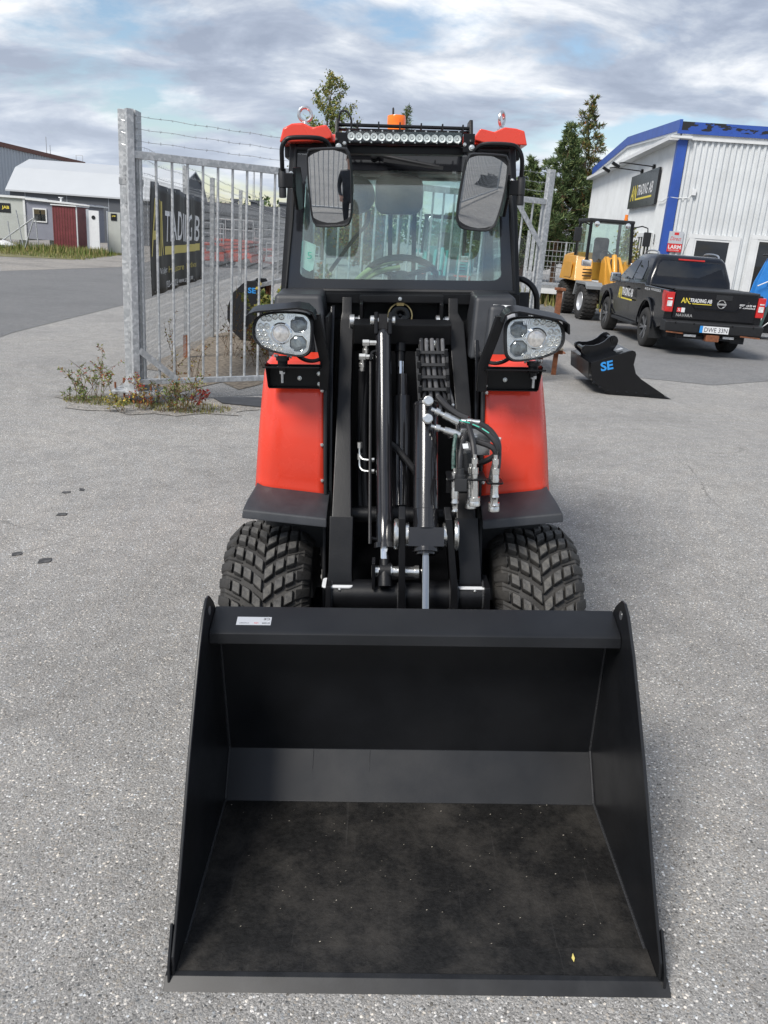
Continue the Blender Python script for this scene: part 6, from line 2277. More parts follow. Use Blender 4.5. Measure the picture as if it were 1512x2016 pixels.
for sxx in (-1, 1):
    for yc in (0, 3.15):
        wh = link('wheel', t_me, trk); wh.location = (sxx * .785, yc, .378)
        o = rb_.build('tread_ribs', 'truck_rubber', wh); o['kind'] = 'stuff'
        mb = MB().rod((sxx * .02, 0, 0), (sxx, 0, 0), [(0, .02), (0, .215), (.095, .228), (.105, .245), (.095, .236), (.05, .205), (.045, .0)], 30)
        rm = mb.build('rim', 'dark_interior', wh)
        for q in range(6):
            a = R(q * 60)
            for da in (-.13, .13):
                p0 = Vector((sxx * .085, .05 * math.cos(a), .05 * math.sin(a)))
                p1 = Vector((sxx * .108, .232 * math.cos(a + da), .232 * math.sin(a + da)))
                MB().bar(p0, p1, .028, .02, (sxx, 0, 0)).build('spoke', 'alloy', rm)
        MB().rod((sxx * .07, 0, 0), (sxx, 0, 0), [(0, .06), (.03, .055), (.035, .03)], 14).build('hub_cap', 'alloy', rm)
for s in (-1, 1):
    MB().box(s * .79 - .13, s * .79 + .13, -.50, -.485, .22, .56).build('mud_flap', 'black_plastic', trk)

# ================================================================== articulated loaders in the background
def bg_loader(name, label, loc, rotz, body_m, grey_m, parts=True, sc=1.0, bucket_m='black_satin', fork=False):
    """front of the machine points to -y in its own frame"""
    t = thing(name, label, 'wheel loader', loc, rotz, None)
    t.scale = (sc, sc, sc)
    Rw, Ww = .46, .38
    prw = [(-.15, .24), (-.18, .30), (-.19, .38), (-.17, .43), (-.12, .455), (0, .46), (.12, .455), (.17, .43), (.19, .38), (.18, .30), (.15, .24)]
    wm = MB().loft([[Vector((o_, r_ * math.cos(2 * math.pi * i / 32), r_ * math.sin(2 * math.pi * i / 32))) for i in range(32)] for o_, r_ in prw], True, False).mesh('wheel')
    wm.materials.append(M_('truck_rubber'))
    tm = MB()
    for k in range(28):
        a = 2 * math.pi * k / 28
        for s in (-1, 1):
            pts = [Vector((s * u * .19, -(rr) * math.cos(a + sh), rr * math.sin(a + sh))) for u, rr, sh in ((.0, .463, .06), (.33, .463, -.04), (.6, .462, .05), (.92, .445, -.03))]
            for p, q in zip(pts, pts[1:]):
                tm.bar(p, q, .045, .022, (0, -math.cos(a), math.sin(a)))
    for s in (-1, 1):
        for y in (-.82, 1.05):
            w_ = link('wheel', wm, t); w_.location = (s * .66, y, Rw)
            o = tm.build('tread', 'truck_rubber', w_); o['kind'] = 'stuff'
            MB().rod((s * .02, 0, 0), (s, 0, 0), [(0, .24), (.12, .245), (.15, .235), (.10, .20), (.08, .10), (.10, .08), (.10, .01)], 24).build('rim', 'label_silver', w_)
    MB().box(-.35, .35, -1.1, 2.0, .42, .80).build('chassis', grey_m, t, bevel=.03)
    for s in (-1, 1):
        MB().prism([(-1.35, .80), (-1.35, .88), (-1.2, .97), (-.35, .97), (-.2, .60), (-.28, .60), (-.40, .90), (-1.2, .90)], 'x', min(s * .42, s * .86), max(s * .42, s * .86)).build('front_mudguard', grey_m, t, bevel=.01)
        sd = MB().hexa([(s * .40, -.30, .95), (s * .88, -.25, .95), (s * .90, 1.2, .95), (s * .40, 1.2, .95), (s * .44, -.22, 1.52), (s * .80, .10, 1.60), (s * .82, 1.2, 1.60), (s * .44, 1.2, 1.52)]).build('side_tank', body_m, t, bevel=.03, seg=2)
        MB().prism(rrect(.10, .80, 1.02, 1.42, .06), 'x', min(s * .885, s * .90), max(s * .885, s * .90)).build('side_vent', body_m, sd, bevel=.01)
        for z in (1.08, 1.16, 1.24):
            MB().box(min(s * .46, s * .70), max(s * .46, s * .70), -.325, -.29, z, z + .03).build('grille_bar', 'black_plastic', sd)
        ll = MB().obox((s * .66, -.42, 1.42), (.26, .10, .16)).build('headlamp', 'lens_chrome', t, bevel=.03, seg=3)
        # pillars
        MB().bar((s * .60, -.18, 1.45), (s * .56, -.02, 2.48), .07, .07, (0, 1, 0)).build('cab_pillar', 'black_satin', t)
        MB().bar((s * .60, .95, 1.30), (s * .56, .95, 2.48), .07, .07, (0, 1, 0)).build('cab_pillar', 'black_satin', t)
        MB().add([(s * .60, -.15, 1.3), (s * .60, .94, 1.3), (s * .56, .94, 2.46), (s * .56, .0, 2.46)], [(0, 1, 2, 3)]).build('side_window', 'cab_glass', t)
        # mirrors
        MB().tube([(s * .58, -.05, 2.38), (s * .78, -.18, 2.44), (s * .92, -.22, 2.40), (s * .94, -.22, 2.28)], .016, 6).build('mirror_arm', 'black_satin', t)
        MB().obox((s * .94, -.22, 2.12), (.20, .08, .36)).build('wing_mirror', 'black_plastic', t, bevel=.03)
        lp = MB().rod((s * .42, -.06, 2.42), (0, -1, -.1), [(0, .07), (.04, .075), (.05, .06)], 14).build('roof_lamp', 'lens_chrome', t)
    MB().box(-.62, .62, -.06, 1.02, 2.47, 2.56).build('cab_roof', 'black_plastic', t, bevel=.03, seg=2)
    MB().add([(-.57, -.17, 1.45), (.57, -.17, 1.45), (.53, -.02, 2.46), (-.53, -.02, 2.46)], [(0, 1, 2, 3)]).build('windscreen', 'cab_glass', t)
    MB().add([(-.57, .96, 1.45), (.57, .96, 1.45), (.53, .96, 2.46), (-.53, .96, 2.46)], [(0, 1, 2, 3)]).build('rear_window', 'cab_glass', t)
    MB().prism(rrect(-.20, .20, 1.45, 2.10, .08), 'y', .55, .68).build('seat_back', 'black_plastic', t, bevel=.03)
    MB().tube([(.15 * math.cos(R(a)) , .12 + .05 * math.sin(R(a)), 1.62 + .14 * math.sin(R(a))) for a in range(0, 360, 30)], .018, 6, closed=True).build('steering_wheel', 'black_plastic', t)
    MB().prism([(.95, .95), (2.1, .95), (2.15, 1.2), (2.0, 1.62), (.95, 1.7)], 'x', -.55, .55).build('engine_cover', body_m, t, bevel=.05, seg=3)
    MB().rod((.46, .25, 2.56), (0, 0, 1), [(0, .05), (.05, .05), (.051, .045), (.15, .045), (.16, .02)], 14).build('beacon', 'amber', t)
    # front frame and boom
    MB().prism([(-.25, .6), (-.25, 1.50), (-.45, 1.60), (-.62, 1.45), (-.85, .75), (-.85, .5)], 'x', -.22, .22).build('front_tower', body_m, t, bevel=.02)
    for x in (-.16, .16):
        MB().prism([(-.45, 1.52), (-.40, 1.62), (-.55, 1.62), (-1.15, 1.10), (-1.50, .38), (-1.45, .28), (-1.36, .30), (-1.02, .95)], 'x', x - .035, x + .035).build('lift_arm', body_m, t, bevel=.01)
    MB().rod((.02, -.55, 1.66), (0, -.45, -.9), [(0, .06), (.06, .075), (.62, .075), (.63, .085), (.68, .085), (.681, .04), (.95, .04)], 16).build('tilt_cylinder', body_m, t)
    MB().tube([(.10, -.62, 1.56), (.11, -.75, 1.30), (.09, -.95, 1.0)], .02, 6, smooth=3).build('hydraulic_hose', 'hose_rubber', t)
    MB().tube([(-.07, -.62, 1.56), (-.10, -.75, 1.25), (-.06, -.95, 1.0)], .02, 6, smooth=3).build('hydraulic_hose', 'hose_rubber', t)
    MB().prism([(-1.30, .25), (-1.25, .70), (-1.40, .72), (-1.56, .32), (-1.56, .24)], 'x', -.42, .42).build('tool_carrier', body_m, t, bevel=.02)
    if not fork:
        MB().prism([(-1.60, .30), (-1.56, .95), (-1.62, .97), (-1.72, .55), (-1.85, .12), (-2.25, .06), (-2.25, .03), (-1.80, .03)], 'x', -.80, .80).build('bucket', bucket_m, t, bevel=.008)
    else:
        for x in (-.42, .42):
            MB().prism([(-1.60, .12), (-1.57, .80), (-1.62, .82), (-1.68, .15), (-2.5, .10), (-2.5, .07), (-1.66, .07)], 'x', x - .06, x + .06).build('fork_tine', 'galvanised_dull', t)
    return t


mat('loader_yellow', (0.62, 0.31, 0.045), 0.38, var=.08, vscale=3, coat=.2)
mat('machine_grey', (0.22, 0.23, 0.235), 0.5, var=.1)
mat('machine_teal', (0.05, 0.26, 0.25), 0.45, var=.1)
mat('machine_red', (0.42, 0.06, 0.035), 0.45, var=.1)
yl = bg_loader('wheel_loader', 'yellow wheel loader with grey frame parked beside the white workshop', (5.48, 23.2, 0), R(5), 'loader_yellow', 'machine_grey', fork=True)
bg_loader('wheel_loader', 'teal and red loader seen through the cab glass behind the gate', (1.05, 22.8, 0), R(-6), 'machine_teal', 'machine_red', sc=.92)

# ================================================================== loose attachments on the yard
def se_bucket():
    t = thing('excavator_bucket', 'black excavator grading bucket with blue SE letters lying on the yard', 'excavator bucket', (2.8, 10.9, gz(2.8, 10.6)))
    OB = Vector((2.8, 10.9, 0))
    pf = [(2.455, .385), (2.945, .575), (2.985, .565), (3.005, .53), (2.995, .40), (3.04, .29), (3.12, .225), (3.43, .055), (3.45, .03), (3.49, .012), (2.735, .008), (2.50, .165)]
    for y in (10.40, 11.58):
        MB().prism(pf, 'y', y, y + .016).build('side_plate', 'black_gloss', t, bevel=.003, off=OB)
    shell = [(2.52, .172), (2.745, .020), (3.44, .020), (3.44, .034), (2.75, .036), (2.535, .182), (2.475, .372), (2.94, .553), (2.935, .568), (2.46, .382)]
    MB().prism([(2.50, .168), (2.74, .012), (3.44, .014), (3.44, .028), (2.748, .028), (2.512, .18), (2.475, .375), (2.935, .555), (2.93, .572), (2.456, .388)], 'y', 10.4165, 11.5795).build('shell', 'black_gloss', t, off=OB)
    MB().prism([(2.44, .392), (2.46, .20), (2.455, .19), (2.43, .39)], 'y', 10.42, 11.57).build('front_plate', 'black_gloss', t, off=OB)
    for y in (10.74, 11.16):
        MB().prism([(2.49, .40), (2.40, .47), (2.385, .51), (2.40, .55), (2.435, .562), (2.48, .560), (2.54, .566), (2.61, .590), (2.67, .628), (2.71, .675), (2.745, .702), (2.785, .71), (2.825, .69), (2.845, .65), (2.84, .60), (2.80, .52)], 'y', y, y + .03).build('hinge_plate', 'black_gloss', t, bevel=.004, off=OB)
    for x, z in ((2.43, .512), (2.785, .658)):
        MB().cyl((x, 10.70, z), (x, 11.23, z), .026, n=14).build('hinge_pin', 'black_gloss', t, off=OB)
        for y in (10.715, 11.192):
            MB().rod((x, y, z), (0, 1, 0), [(0, .045), (.024, .045)], 16).build('hinge_boss', 'black_gloss', t, off=OB)
    for x, z in ((2.475, .20), (2.53, .14), (2.615, .085), (2.72, .05), (2.84, .045), (2.96, .045), (3.08, .045), (3.20, .045)):
        MB().rod((x, 10.402, z), (0, -1, 0), [(0, .020), (.008, .018), (.013, .009)], 12).build('edge_bolt', 'black_gloss', t, off=OB)
    MB().prism([(3.25, .008), (3.53, .006), (3.36, .036), (3.26, .036)], 'y', 10.385, 11.61).build('cutting_edge', 'black_satin', t, off=OB)
    lettering('bucket_lettering', 'SE', 'print_blue', (2.60, 10.40, .285), (1, 0, .30), (-.25, 0, 1), .155, .115, t, off=.003, bold=.03, shift=OB)
    MB().add([(2.80, 10.55, .541), (2.87, 10.55, .568), (2.87, 10.66, .568), (2.80, 10.66, .541)], [(0, 1, 2, 3)]).build('data_plate', 'label_silver', t, off=OB + Vector((0, 0, -.004)))
    return t


seb = se_bucket()
seb2 = copy_tree(seb)
seb2.location = (4.9, -8.6, gz(4.9, -8.6))
seb2.rotation_euler = (0, 0, R(150))
tag(seb2, 'black excavator bucket behind the viewer, reflected in the right mirror', 'excavator bucket')
# upright black bucket end behind the gate
t = thing('excavator_bucket', 'black rounded bucket end with small blue SE letters behind the gate bars', 'excavator bucket', (-2.35, 13.0, 0))
OB = Vector((-2.35, 13.0, 0))
pf = [(-2.44, .02), (-2.58, .14), (-2.66, .32), (-2.66, .50), (-2.58, .72), (-2.44, .86), (-2.37, .915), (-2.22, .92), (-2.16, .82), (-2.13, .55), (-2.12, .25), (-2.20, .06), (-2.30, .01)]
MB().prism(pf, 'y', 13.0, 13.02).build('side_plate', 'sign_black', t, off=OB)
MB().prism(pf, 'y', 13.95, 13.97).build('side_plate', 'sign_black', t, off=OB)
MB().prism([(-2.44, .025), (-2.575, .145), (-2.65, .325), (-2.65, .495), (-2.57, .71), (-2.43, .85), (-2.37, .90), (-2.36, .89), (-2.42, .83), (-2.56, .70), (-2.635, .49), (-2.635, .33), (-2.56, .155), (-2.43, .04)], 'y', 13.021, 13.949).build('shell', 'sign_black', t, off=OB)
lettering('bucket_lettering', 'SE', 'print_blue', (-2.345, 13.0, .735), (1, 0, 0), (0, 0, 1), .125, .085, t, off=.003, bold=.03, shift=OB)
b = thing('steel_ramp', 'grey steel ramp plate leaning behind the gate above the shrubs', 'ramp', (-1.9, 13.6, 0))
MB().hexa([(-.35, 0, .80), (.55, .25, 1.02), (.55, .9, 1.02), (-.35, .65, .80), (-.35, 0, .86), (.55, .25, 1.10), (.55, .9, 1.10), (-.35, .65, .86)]).build('deck', 'galvanised_dull', b)
for x, z in ((-.28, .80), (.48, 1.0)):
    MB().box(x - .03, x + .03, .3, .36, 0, z + .01).build('leg', 'rust', b)
    MB().box(x - .03, x + .03, .6, .66, 0, z + .01).build('leg', 'rust', b)

# rusty stand with pallet, tall rusty upright
st = thing('steel_stand', 'low rusty steel stand with wooden boards beside the red fender', 'stand', (2.2, 11.9, 0))
for x, y in ((.08, -.08), (.08, 1.1), (-.5, -.08), (-.5, 1.1)):
    MB().box(x - .03, x + .03, y - .03, y + .03, 0, .30).build('leg', 'rust', st)
MB().box(-.56, .16, -.15, -.09, .301, .36).build('cross_rail', 'rust', st)
MB().box(-.56, .16, 1.07, 1.13, .301, .36).build('cross_rail', 'rust', st)
mat('weathered_wood', (0.34, 0.30, 0.24), .85, var=.3, vscale=9, bump=.2)
for k in range(5):
    MB().box(-.55 + k * .145, -.425 + k * .145, -.2, 1.25, .362, .388).build('board', 'weathered_wood', st)
up = thing('steel_upright', 'tall rusty steel upright with a flat top plate beside the yellow loader', 'post', (2.74, 14.6, 0))
MB().box(-.045, .045, -.045, .045, 0, 1.04).build('shaft', 'rust', up, bevel=.006)
MB().box(-.085, .085, -.085, .085, 1.041, 1.085).build('top_plate', 'rust', up, bevel=.006)
MB().box(-.2, .2, -.2, .2, .0, .02).build('foot_plate', 'rust', up)

# mesh-sided trailer behind the right end of the gate
tr = thing('cage_trailer', 'galvanised trailer with tall wire mesh sides behind the gate end', 'trailer', (4.35, 27.0, 0))
MB().box(-.1, 1.5, 0, 2.4, .50, .62).build('chassis', 'galvanised_dull', tr)
for x in (-.1, .72, 1.5):
    MB().box(x - .025, x + .025, -.025, .025, .62, 1.95).build('corner_post', 'galvanised', tr)
for z in (.70, .86, 1.02, 1.18, 1.34, 1.50, 1.66, 1.93):
    MB().bar((-.1, 0, z), (1.5, 0, z), .014, .014).build('mesh_wire', 'galvanised', tr)
for k in range(13):
    x = -.1 + 1.6 * (k + .5) / 13
    MB().bar((x, 0.01, .62), (x, 0.01, 1.93), .010, .010).build('mesh_wire', 'galvanised', tr)
for x in (.1, 1.3):
    MB().rod((x, .9, .30), (1, 0, 0), [(-.09, .2), (-.08, .29), (.08, .29), (.09, .2)], 20).build('wheel', 'truck_rubber', tr)
MB().box(-.05, .75, -.04, -.01, .36, .52).build('tail_board', 'trim_white', tr)

# short wire fence right of the gate
f2 = thing('yard_fence', 'short run of wire fence with slim posts behind the gate end', 'fence', (2.3, 16.0, 0))
for x, y, h in ((0, 0, 2.0), (.18, .6, 2.0), (1.6, 9.0, 2.2), (-3.2, 9.5, 2.1)):
    MB().box(x - .03, x + .03, y - .03, y + .03, 0, h).build('fence_post', 'galvanised', f2)
vs, fs = [], []
for i in range(34):
    for j in range(18):
        for sg in (-1, 1):
            x = .2 + i * .045; z = .1 + j * .105
            y = 6.0 + i * .09
            o = len(vs)
            vs += [(x, y, z), (x, y + .006, z + .004), (x + .045, y + .09, z + sg * .105), (x + .045, y + .096, z + sg * .105 + .004)]
            fs.append((o, o + 1, o + 3, o + 2))
me = bpy.data.meshes.new('wire_mesh'); me.from_pydata(vs, [], fs); me.materials.append(M_('galvanised_dull'))
o = link('wire_mesh', me, f2); o['kind'] = 'stuff'

# blue attachment at the right edge
ba = thing('blue_attachment', 'bright blue steel machine attachment with white braces at the right edge', 'attachment', (8.52, 20.2, 0))
mat('paint_blue', (0.03, 0.22, 0.62), .4, var=.1)
MB().prism([(-.18, .75), (-.12, 1.30), (.02, 1.85), (.06, 1.98), (.14, 2.0), (.20, 1.95), (.22, 1.80), (.12, 1.45), (.10, 1.2), (.30, 1.25), (.34, .75)], 'y', 0, .05).build('side_plate', 'paint_blue', ba, bevel=.01)
MB().prism([(-.10, .75), (.0, 1.30), (.20, 1.85), (.30, 1.9), (.36, 1.80), (.30, 1.45), (.55, 1.2), (.55, .75)], 'y', .5, .55).build('side_plate', 'paint_blue', ba, bevel=.01)
MB().cyl((.13, -.03, 1.92), (.13, .58, 1.92), .03, n=12).build('pivot_pin', 'black_satin', ba)
MB().tube([(.12, .2, 1.85), (.16, .25, 1.55), (.30, .3, 1.35)], .05, 10, smooth=4).build('cylinder', 'black_satin', ba)
for a, b_ in (((-.16, -.1, 1.22), (.35, -.1, 1.48)), ((-.20, -.1, .20), (.10, -.1, .58)), ((-.05, -.05, .10), (.35, -.05, .45)), ((.10, -.1, .58), (.10, -.1, .25))):
    MB().tube([a, b_], .014, 6).build('white_brace', 'trim_white', ba)
MB().bar((.02, -.12, 0), (.22, -.12, .95), .05, .05).build('green_leg', mat('dark_green_paint', (.05, .085, .08), .6), ba)
MB().bar((-.25, -.05, .10), (.6, -.05, .10), .06, .05).build('base_rail', 'galvanised_dull', ba)
MB().box(-.2, .6, 0, .6, .15, .75).build('frame_box', 'black_satin', ba)
# ================================================================== far left: halls, cabins, verge
mat('hall_roof', (0.46, 0.48, 0.50), 0.5, var=.05, vscale=.3)
mat('hall_grey', (0.085, 0.092, 0.105), 0.6, var=.1, vscale=.5)
mat('sheet_grey', (0.40, 0.43, 0.47), 0.55, var=.06, vscale=.5)
mat('cabin_light', (0.46, 0.48, 0.45), 0.6, var=.07, vscale=2)
mat('cabin_grey', (0.24, 0.25, 0.30), 0.6, var=.07, vscale=2)
mat('maroon', (0.16, 0.035, 0.04), 0.5, var=.25, vscale=3)
mat('brown_trim', (0.13, 0.045, 0.03), 0.6)
mat('dark_brick', (0.10, 0.105, 0.115), .8, var=.2, vscale=4)

hall = thing('storage_hall', 'long hall with a white two-slope roof and dark grey walls beyond the road', 'building', (-21.3, 58.0, 0))
XL, XR = -5.2, 6.2
MB().box(XL, XR, 0, 7.6, -.1, 3.05).build('wall', 'hall_grey', hall)
gp = [(0, 3.05), (1.5, 4.35), (3.8, 5.05), (6.1, 4.35), (7.6, 3.05)]
for (ya, za), (yb, zb_) in zip(gp, gp[1:]):
    ex = .25 if za == 3.05 else 0
    y0 = ya - (.22 if ya == 0 else 0); z0 = za - (.19 if ya == 0 else 0)
    y1 = yb + (.22 if yb == 7.6 else 0); z1 = zb_ - (.19 if yb == 7.6 else 0)
    MB().hexa([(XL - .2, y0, z0), (XR + .15, y0, z0), (XR + .15, y1, z1), (XL - .2, y1, z1), (XL - .2, y0, z0 + .10), (XR + .15, y0, z0 + .10), (XR + .15, y1, z1 + .10), (XL - .2, y1, z1 + .10)]).build('roof_slope', 'hall_roof', hall)
MB().prism(gp, 'x', XR - .05, XR + .02).build('gable', 'hall_grey', hall)
MB().prism(gp, 'x', XL - .02, XL + .05).build('gable', 'hall_roof', hall)
for x in (-4.2, -1.4, 1.4, 4.0):
    MB().box(x, x + .03, -.012, -.001, 0, 2.9).build('panel_joint', 'sheet_grey', hall)

big = thing('warehouse', 'tall pale grey corrugated warehouse with brown roof edge at the far left', 'building', (-35.2, 75.0, 0))
plain(corr('y', -3.0, 20.0, 0, 6.75, .6, .06, 0, 1), 'wall', 'sheet_grey', big)
MB().box(-14, -.02, -3.0, 20, 0, 6.7).build('core', 'sheet_grey', big)
MB().box(-14.2, .18, -3.2, 20.2, 6.75, 7.12).build('roof_edge', 'brown_trim', big)
for x, y, h in ((-.6, 12, 1.6), (-.4, 12.4, .9)):
    MB().cyl((x, y, 7.1), (x, y, 7.1 + h), .03, n=6).build('roof_aerial', 'galvanised_dull', big)
rl = MB().tube([(-.5, 19.4, 7.1), (-.5, 19.4, 7.7), (.2, 19.4, 7.7), (.2, 19.4, 7.1)], .03, 5).build('roof_ladder', 'galvanised_dull', big)

# site cabin with two-tone side
cab1 = thing('site_cabin', 'grey site cabin with a pale left half and a small window', 'cabin', (-18.7, 41.6, 0))
MB().box(-1.55, .35, 0, 2.4, .34, 2.24).build('wall', 'cabin_light', cab1)
MB().box(.352, 3.35, .02, 2.4, .42, 2.20).build('wall', 'cabin_grey', cab1)
MB().box(-1.65, .45, -.1, 2.5, 2.242, 2.34).build('roof', 'trim_white', cab1)
MB().hexa([(.46, -.12, 2.202), (3.55, -.12, 2.10), (3.55, 2.5, 2.10), (.46, 2.5, 2.202), (.46, -.12, 2.30), (3.55, -.12, 2.16), (3.55, 2.5, 2.16), (.46, 2.5, 2.30)]).build('roof', 'trim_white', cab1)
MB().box(-1.60, -1.48, -.04, -.002, .34, 2.24).build('corner_post', 'trim_white', cab1)
MB().box(.30, .40, -.04, -.002, .34, 2.24).build('corner_post', 'trim_white', cab1)
w_ = MB().box(.75, 1.42, -.03, .018, 1.22, 1.86).build('window', 'trim_white', cab1)
MB().box(.81, 1.36, -.036, -.031, 1.28, 1.80).build('pane', 'window_glass', w_)
sgn = MB().box(-.92, -.32, -.02, -.002, 1.55, 1.98).build('notice_board', 'sign_black', cab1)
lettering('notice_lettering', 'JAB', 'print_yellow', (-.74, -.02, 1.68), (1, 0, 0), (0, 0, 1), .36, .18, sgn, off=.004, bold=.03)
for x in (-1.3, .0, 1.5, 2.8):
    MB().box(x - .15, x + .15, .3, .7, 0, .42).build('support_block', 'sheet_grey', cab1)
MB().rod((1.9, .6, 2.2), (0, 0, 1), [(0, .05), (.2, .05), (.201, .12), (.24, .12)], 8).build('roof_vent', 'trim_white', cab1)

mr_ = thing('maroon_hut', 'small maroon panelled hut with a dark door beside the cabin', 'hut', (-15.95, 39.0, 0))
MB().box(0, 1.05, 0, 1.5, .10, 2.02).build('wall', 'maroon', mr_)
for k in range(8):
    MB().box(.04 + k * .125, .055 + k * .125, -.012, -.001, .12, 2.0).build('board_joint', 'brown_trim', mr_)
MB().box(1.052, 1.075, .10, 1.4, .14, 1.95).build('door', 'maroon', mr_)
MB().box(-.05, 1.12, -.06, 1.56, 2.022, 2.07).build('roof', 'trim_white', mr_)
MB().box(1.052, 1.10, .02, .09, .1, 2.0).build('door_frame', 'trim_white', mr_)
dw = thing('white_door_panel', 'narrow white door panel with an oval light standing beside the maroon hut', 'door panel', (-14.45, 39.4, 0))
MB().box(0, .46, 0, .06, .25, 1.92).build('door_leaf', 'white_plastic', dw)
MB().box(-.12, -.002, 0, .10, .15, 1.96).build('door_frame', 'sheet_grey', dw)
MB().rod((.22, -.004, 1.62), (0, -1, 0), [(0, .09), (.012, .09)], 16).build('oval_light', 'sign_black', dw)
MB().box(-.15, .6, -.25, .5, 0, .16).build('door_step', 'galvanised_dull', dw)
bp2 = thing('beige_panel', 'tall beige panel with a small black notice left of the gate post', 'panel', (-14.3, 41.5, 0))
MB().box(0, .60, 0, .10, .05, 1.92).build('panel_sheet', 'cabin_light', bp2)
MB().box(-.05, -.001, -.02, .12, 0, 1.95).build('panel_post', 'sheet_grey', bp2)
sgn = MB().box(.16, .44, -.03, -.002, 1.55, 1.86).build('notice', 'sign_black', bp2)
lettering('notice_lettering', 'JAB', 'print_yellow', (.21, -.03, 1.70), (1, 0, 0), (0, 0, 1), .18, .08, sgn, off=.003, bold=.03)
blc = thing('blue_container', 'dark blue container cut by the left picture edge', 'container', (-21.9, 41.5, 0))
plain(corr('x', -2.5, 1.50, .25, 2.15, .25, .04, 0, -1), 'wall', mat('container_blue', (.03, .07, .20), .5, var=.1), blc)
MB().box(-2.5, 1.49, .06, 2.3, .2, 2.15).build('core', 'container_blue', blc)
# leaning frame fence in front of the cabins
ff = thing('frame_fence', 'thin leaning steel frame fence in front of the grey cabin', 'fence', (-17.0, 38.0, 0))
for a, b_ in (((-1.9, 0, 0), (-2.1, 0, 1.75)), ((-1.0, 0, 0), (-1.35, 0, 1.75)), ((-.45, 0, .1), (-.55, 0, 1.2)), ((.1, 0, 0), (-.15, 0, 1.7)), ((.75, 0, .3), (.70, 0, 1.35)), ((.1, 0, 0), (.62, 0, 1.4)), ((-1.25, 0, .1), (.62, 0, 1.42)), ((-2.6, 0, 0), (-2.3, 0, 1.2))):
    MB().tube([a, b_], .028, 6).build('frame_tube', 'galvanised', ff)
vs, fs = [], []
for k in range(60):
    x = -2.1 + k * .05
    o = len(vs); vs += [(x - .1, 0, .15), (x - .094, 0, .15), (x - .3 + .006, 0, 1.55), (x - .3, 0, 1.55)]; fs.append((o, o + 1, o + 2, o + 3))
for k in range(28):
    z = .15 + k * .05
    o = len(vs); vs += [(-2.2, 0, z), (.8, 0, z), (.8, 0, z + .005), (-2.2, 0, z + .005)]; fs.append((o, o + 1, o + 2, o + 3))
me = bpy.data.meshes.new('wire_mesh'); me.from_pydata(vs, [], fs); me.materials.append(M_('galvanised_dull'))
o = link('wire_mesh', me, ff); o['kind'] = 'stuff'
tri = MB().prism([(-.12, 0), (.12, 0), (.0, .26)], 'y', 0, .02).build('warning_triangle', 'print_red')
tri.location = (-18.75, 37.6, .55); tri.rotation_euler = (0, R(-6), 0)
tag(tri, 'small red triangle hanging on the frame fence', 'sign')
ys_ = MB().box(-.2, .2, 0, .02, 0, .3).build('yellow_sign', 'print_yellow')
ys_.location = (-19.45, 37.6, .95); tag(ys_, 'small yellow sign plate at the left picture edge', 'sign')
# white sack
mb = MB()
rg = random.Random(5)
rings = []
for j in range(7):
    th = math.pi * j / 6
    rings.append([Vector((max(math.sin(th), .02) * math.cos(2 * math.pi * i / 16) * .55 * rg.uniform(.8, 1.15), max(math.sin(th), .02) * math.sin(2 * math.pi * i / 16) * .35 * rg.uniform(.8, 1.15), .16 + math.cos(th) * .17 * rg.uniform(.8, 1.2))) for i in range(16)])
sk = mb.loft(rings).build('sack', mat('white_sack', (.62, .62, .62), .5, var=.3, vscale=7, bump=.4, bscale=12), None)
sk.location = (-17.7, 37.7, .05)
tag(sk, 'crumpled white sack lying in the grass by the frame fence', 'sack')


def strip(rg):
    y = rg.uniform(33.5, 41.5)
    return rg.uniform(-22, -12.6 - (y - 34) * .12), y


def strip2(rg):
    return rg.uniform(-20, -13.4), rg.gauss(38.3, .7)


flat_poly('verge', [(-12.9, 33.2), (-13.6, 42.5), (-30, 42.5), (-30, 32.2), (-15, 31.8)], mat('grass_soil', (.16, .15, .07), .95, var=.5, vscale=3, bump=.6, bscale=20), .016)
grass('grass', 'rough green grass strip in front of the cabins', strip, 9000, .16, ['grass_green', 'grass_green', 'leaf_olive', 'grass_dry'], 21)
grass('grass', 'taller tufts of grass at the foot of the maroon hut', strip2, 3500, .36, ['grass_green', 'leaf_green', 'leaf_olive', 'grass_dry'], 22)

# far dark flat-roofed building behind the fence
fb = thing('flat_roof_factory', 'long dark grey flat-roofed building with roof vents behind the wire fence', 'building', (-11.0, 62.0, 0))
MB().box(-6.2, 9.5, 0, 9, 0, 2.55).build('wall', 'dark_brick', fb)
MB().box(-6.3, 9.6, -.15, 9, 2.551, 3.18).build('roof_band', 'hall_grey', fb)
for x, s_ in ((-1.55, .35), (-.2, .5), (1.9, .7), (5.0, .6)):
    v_ = MB().box(x, x + s_, .6, 1.2, 3.181, 3.42).build('roof_vent', 'hall_grey', fb)
    MB().box(x - .1, x + s_ + .1, .5, 1.3, 3.421, 3.55).build('vent_cap', 'hall_grey', v_)
for k in range(9):
    x = -5.5 + k * 1.65
    w_ = MB().box(x, x + 1.0, -.02, -.001, 1.2, 2.1).build('window', 'hall_grey', fb)
    MB().box(x + .06, x + .94, -.026, -.021, 1.26, 2.04).build('pane', 'window_glass', w_)
lb2 = thing('brick_shed', 'pale low shed with a red roof edge behind the banner', 'building', (-16.2, 66.0, 0))
MB().box(0, 3.0, 0, 4, 0, 3.0).build('wall', 'sheet_grey', lb2)
MB().box(-.1, 3.1, -.15, 4, 3.001, 3.3).build('roof_edge', 'brown_trim', lb2)
ms = thing('radio_mast', 'slender lattice radio mast far behind the fence', 'mast', (-17.2, 98, 0))
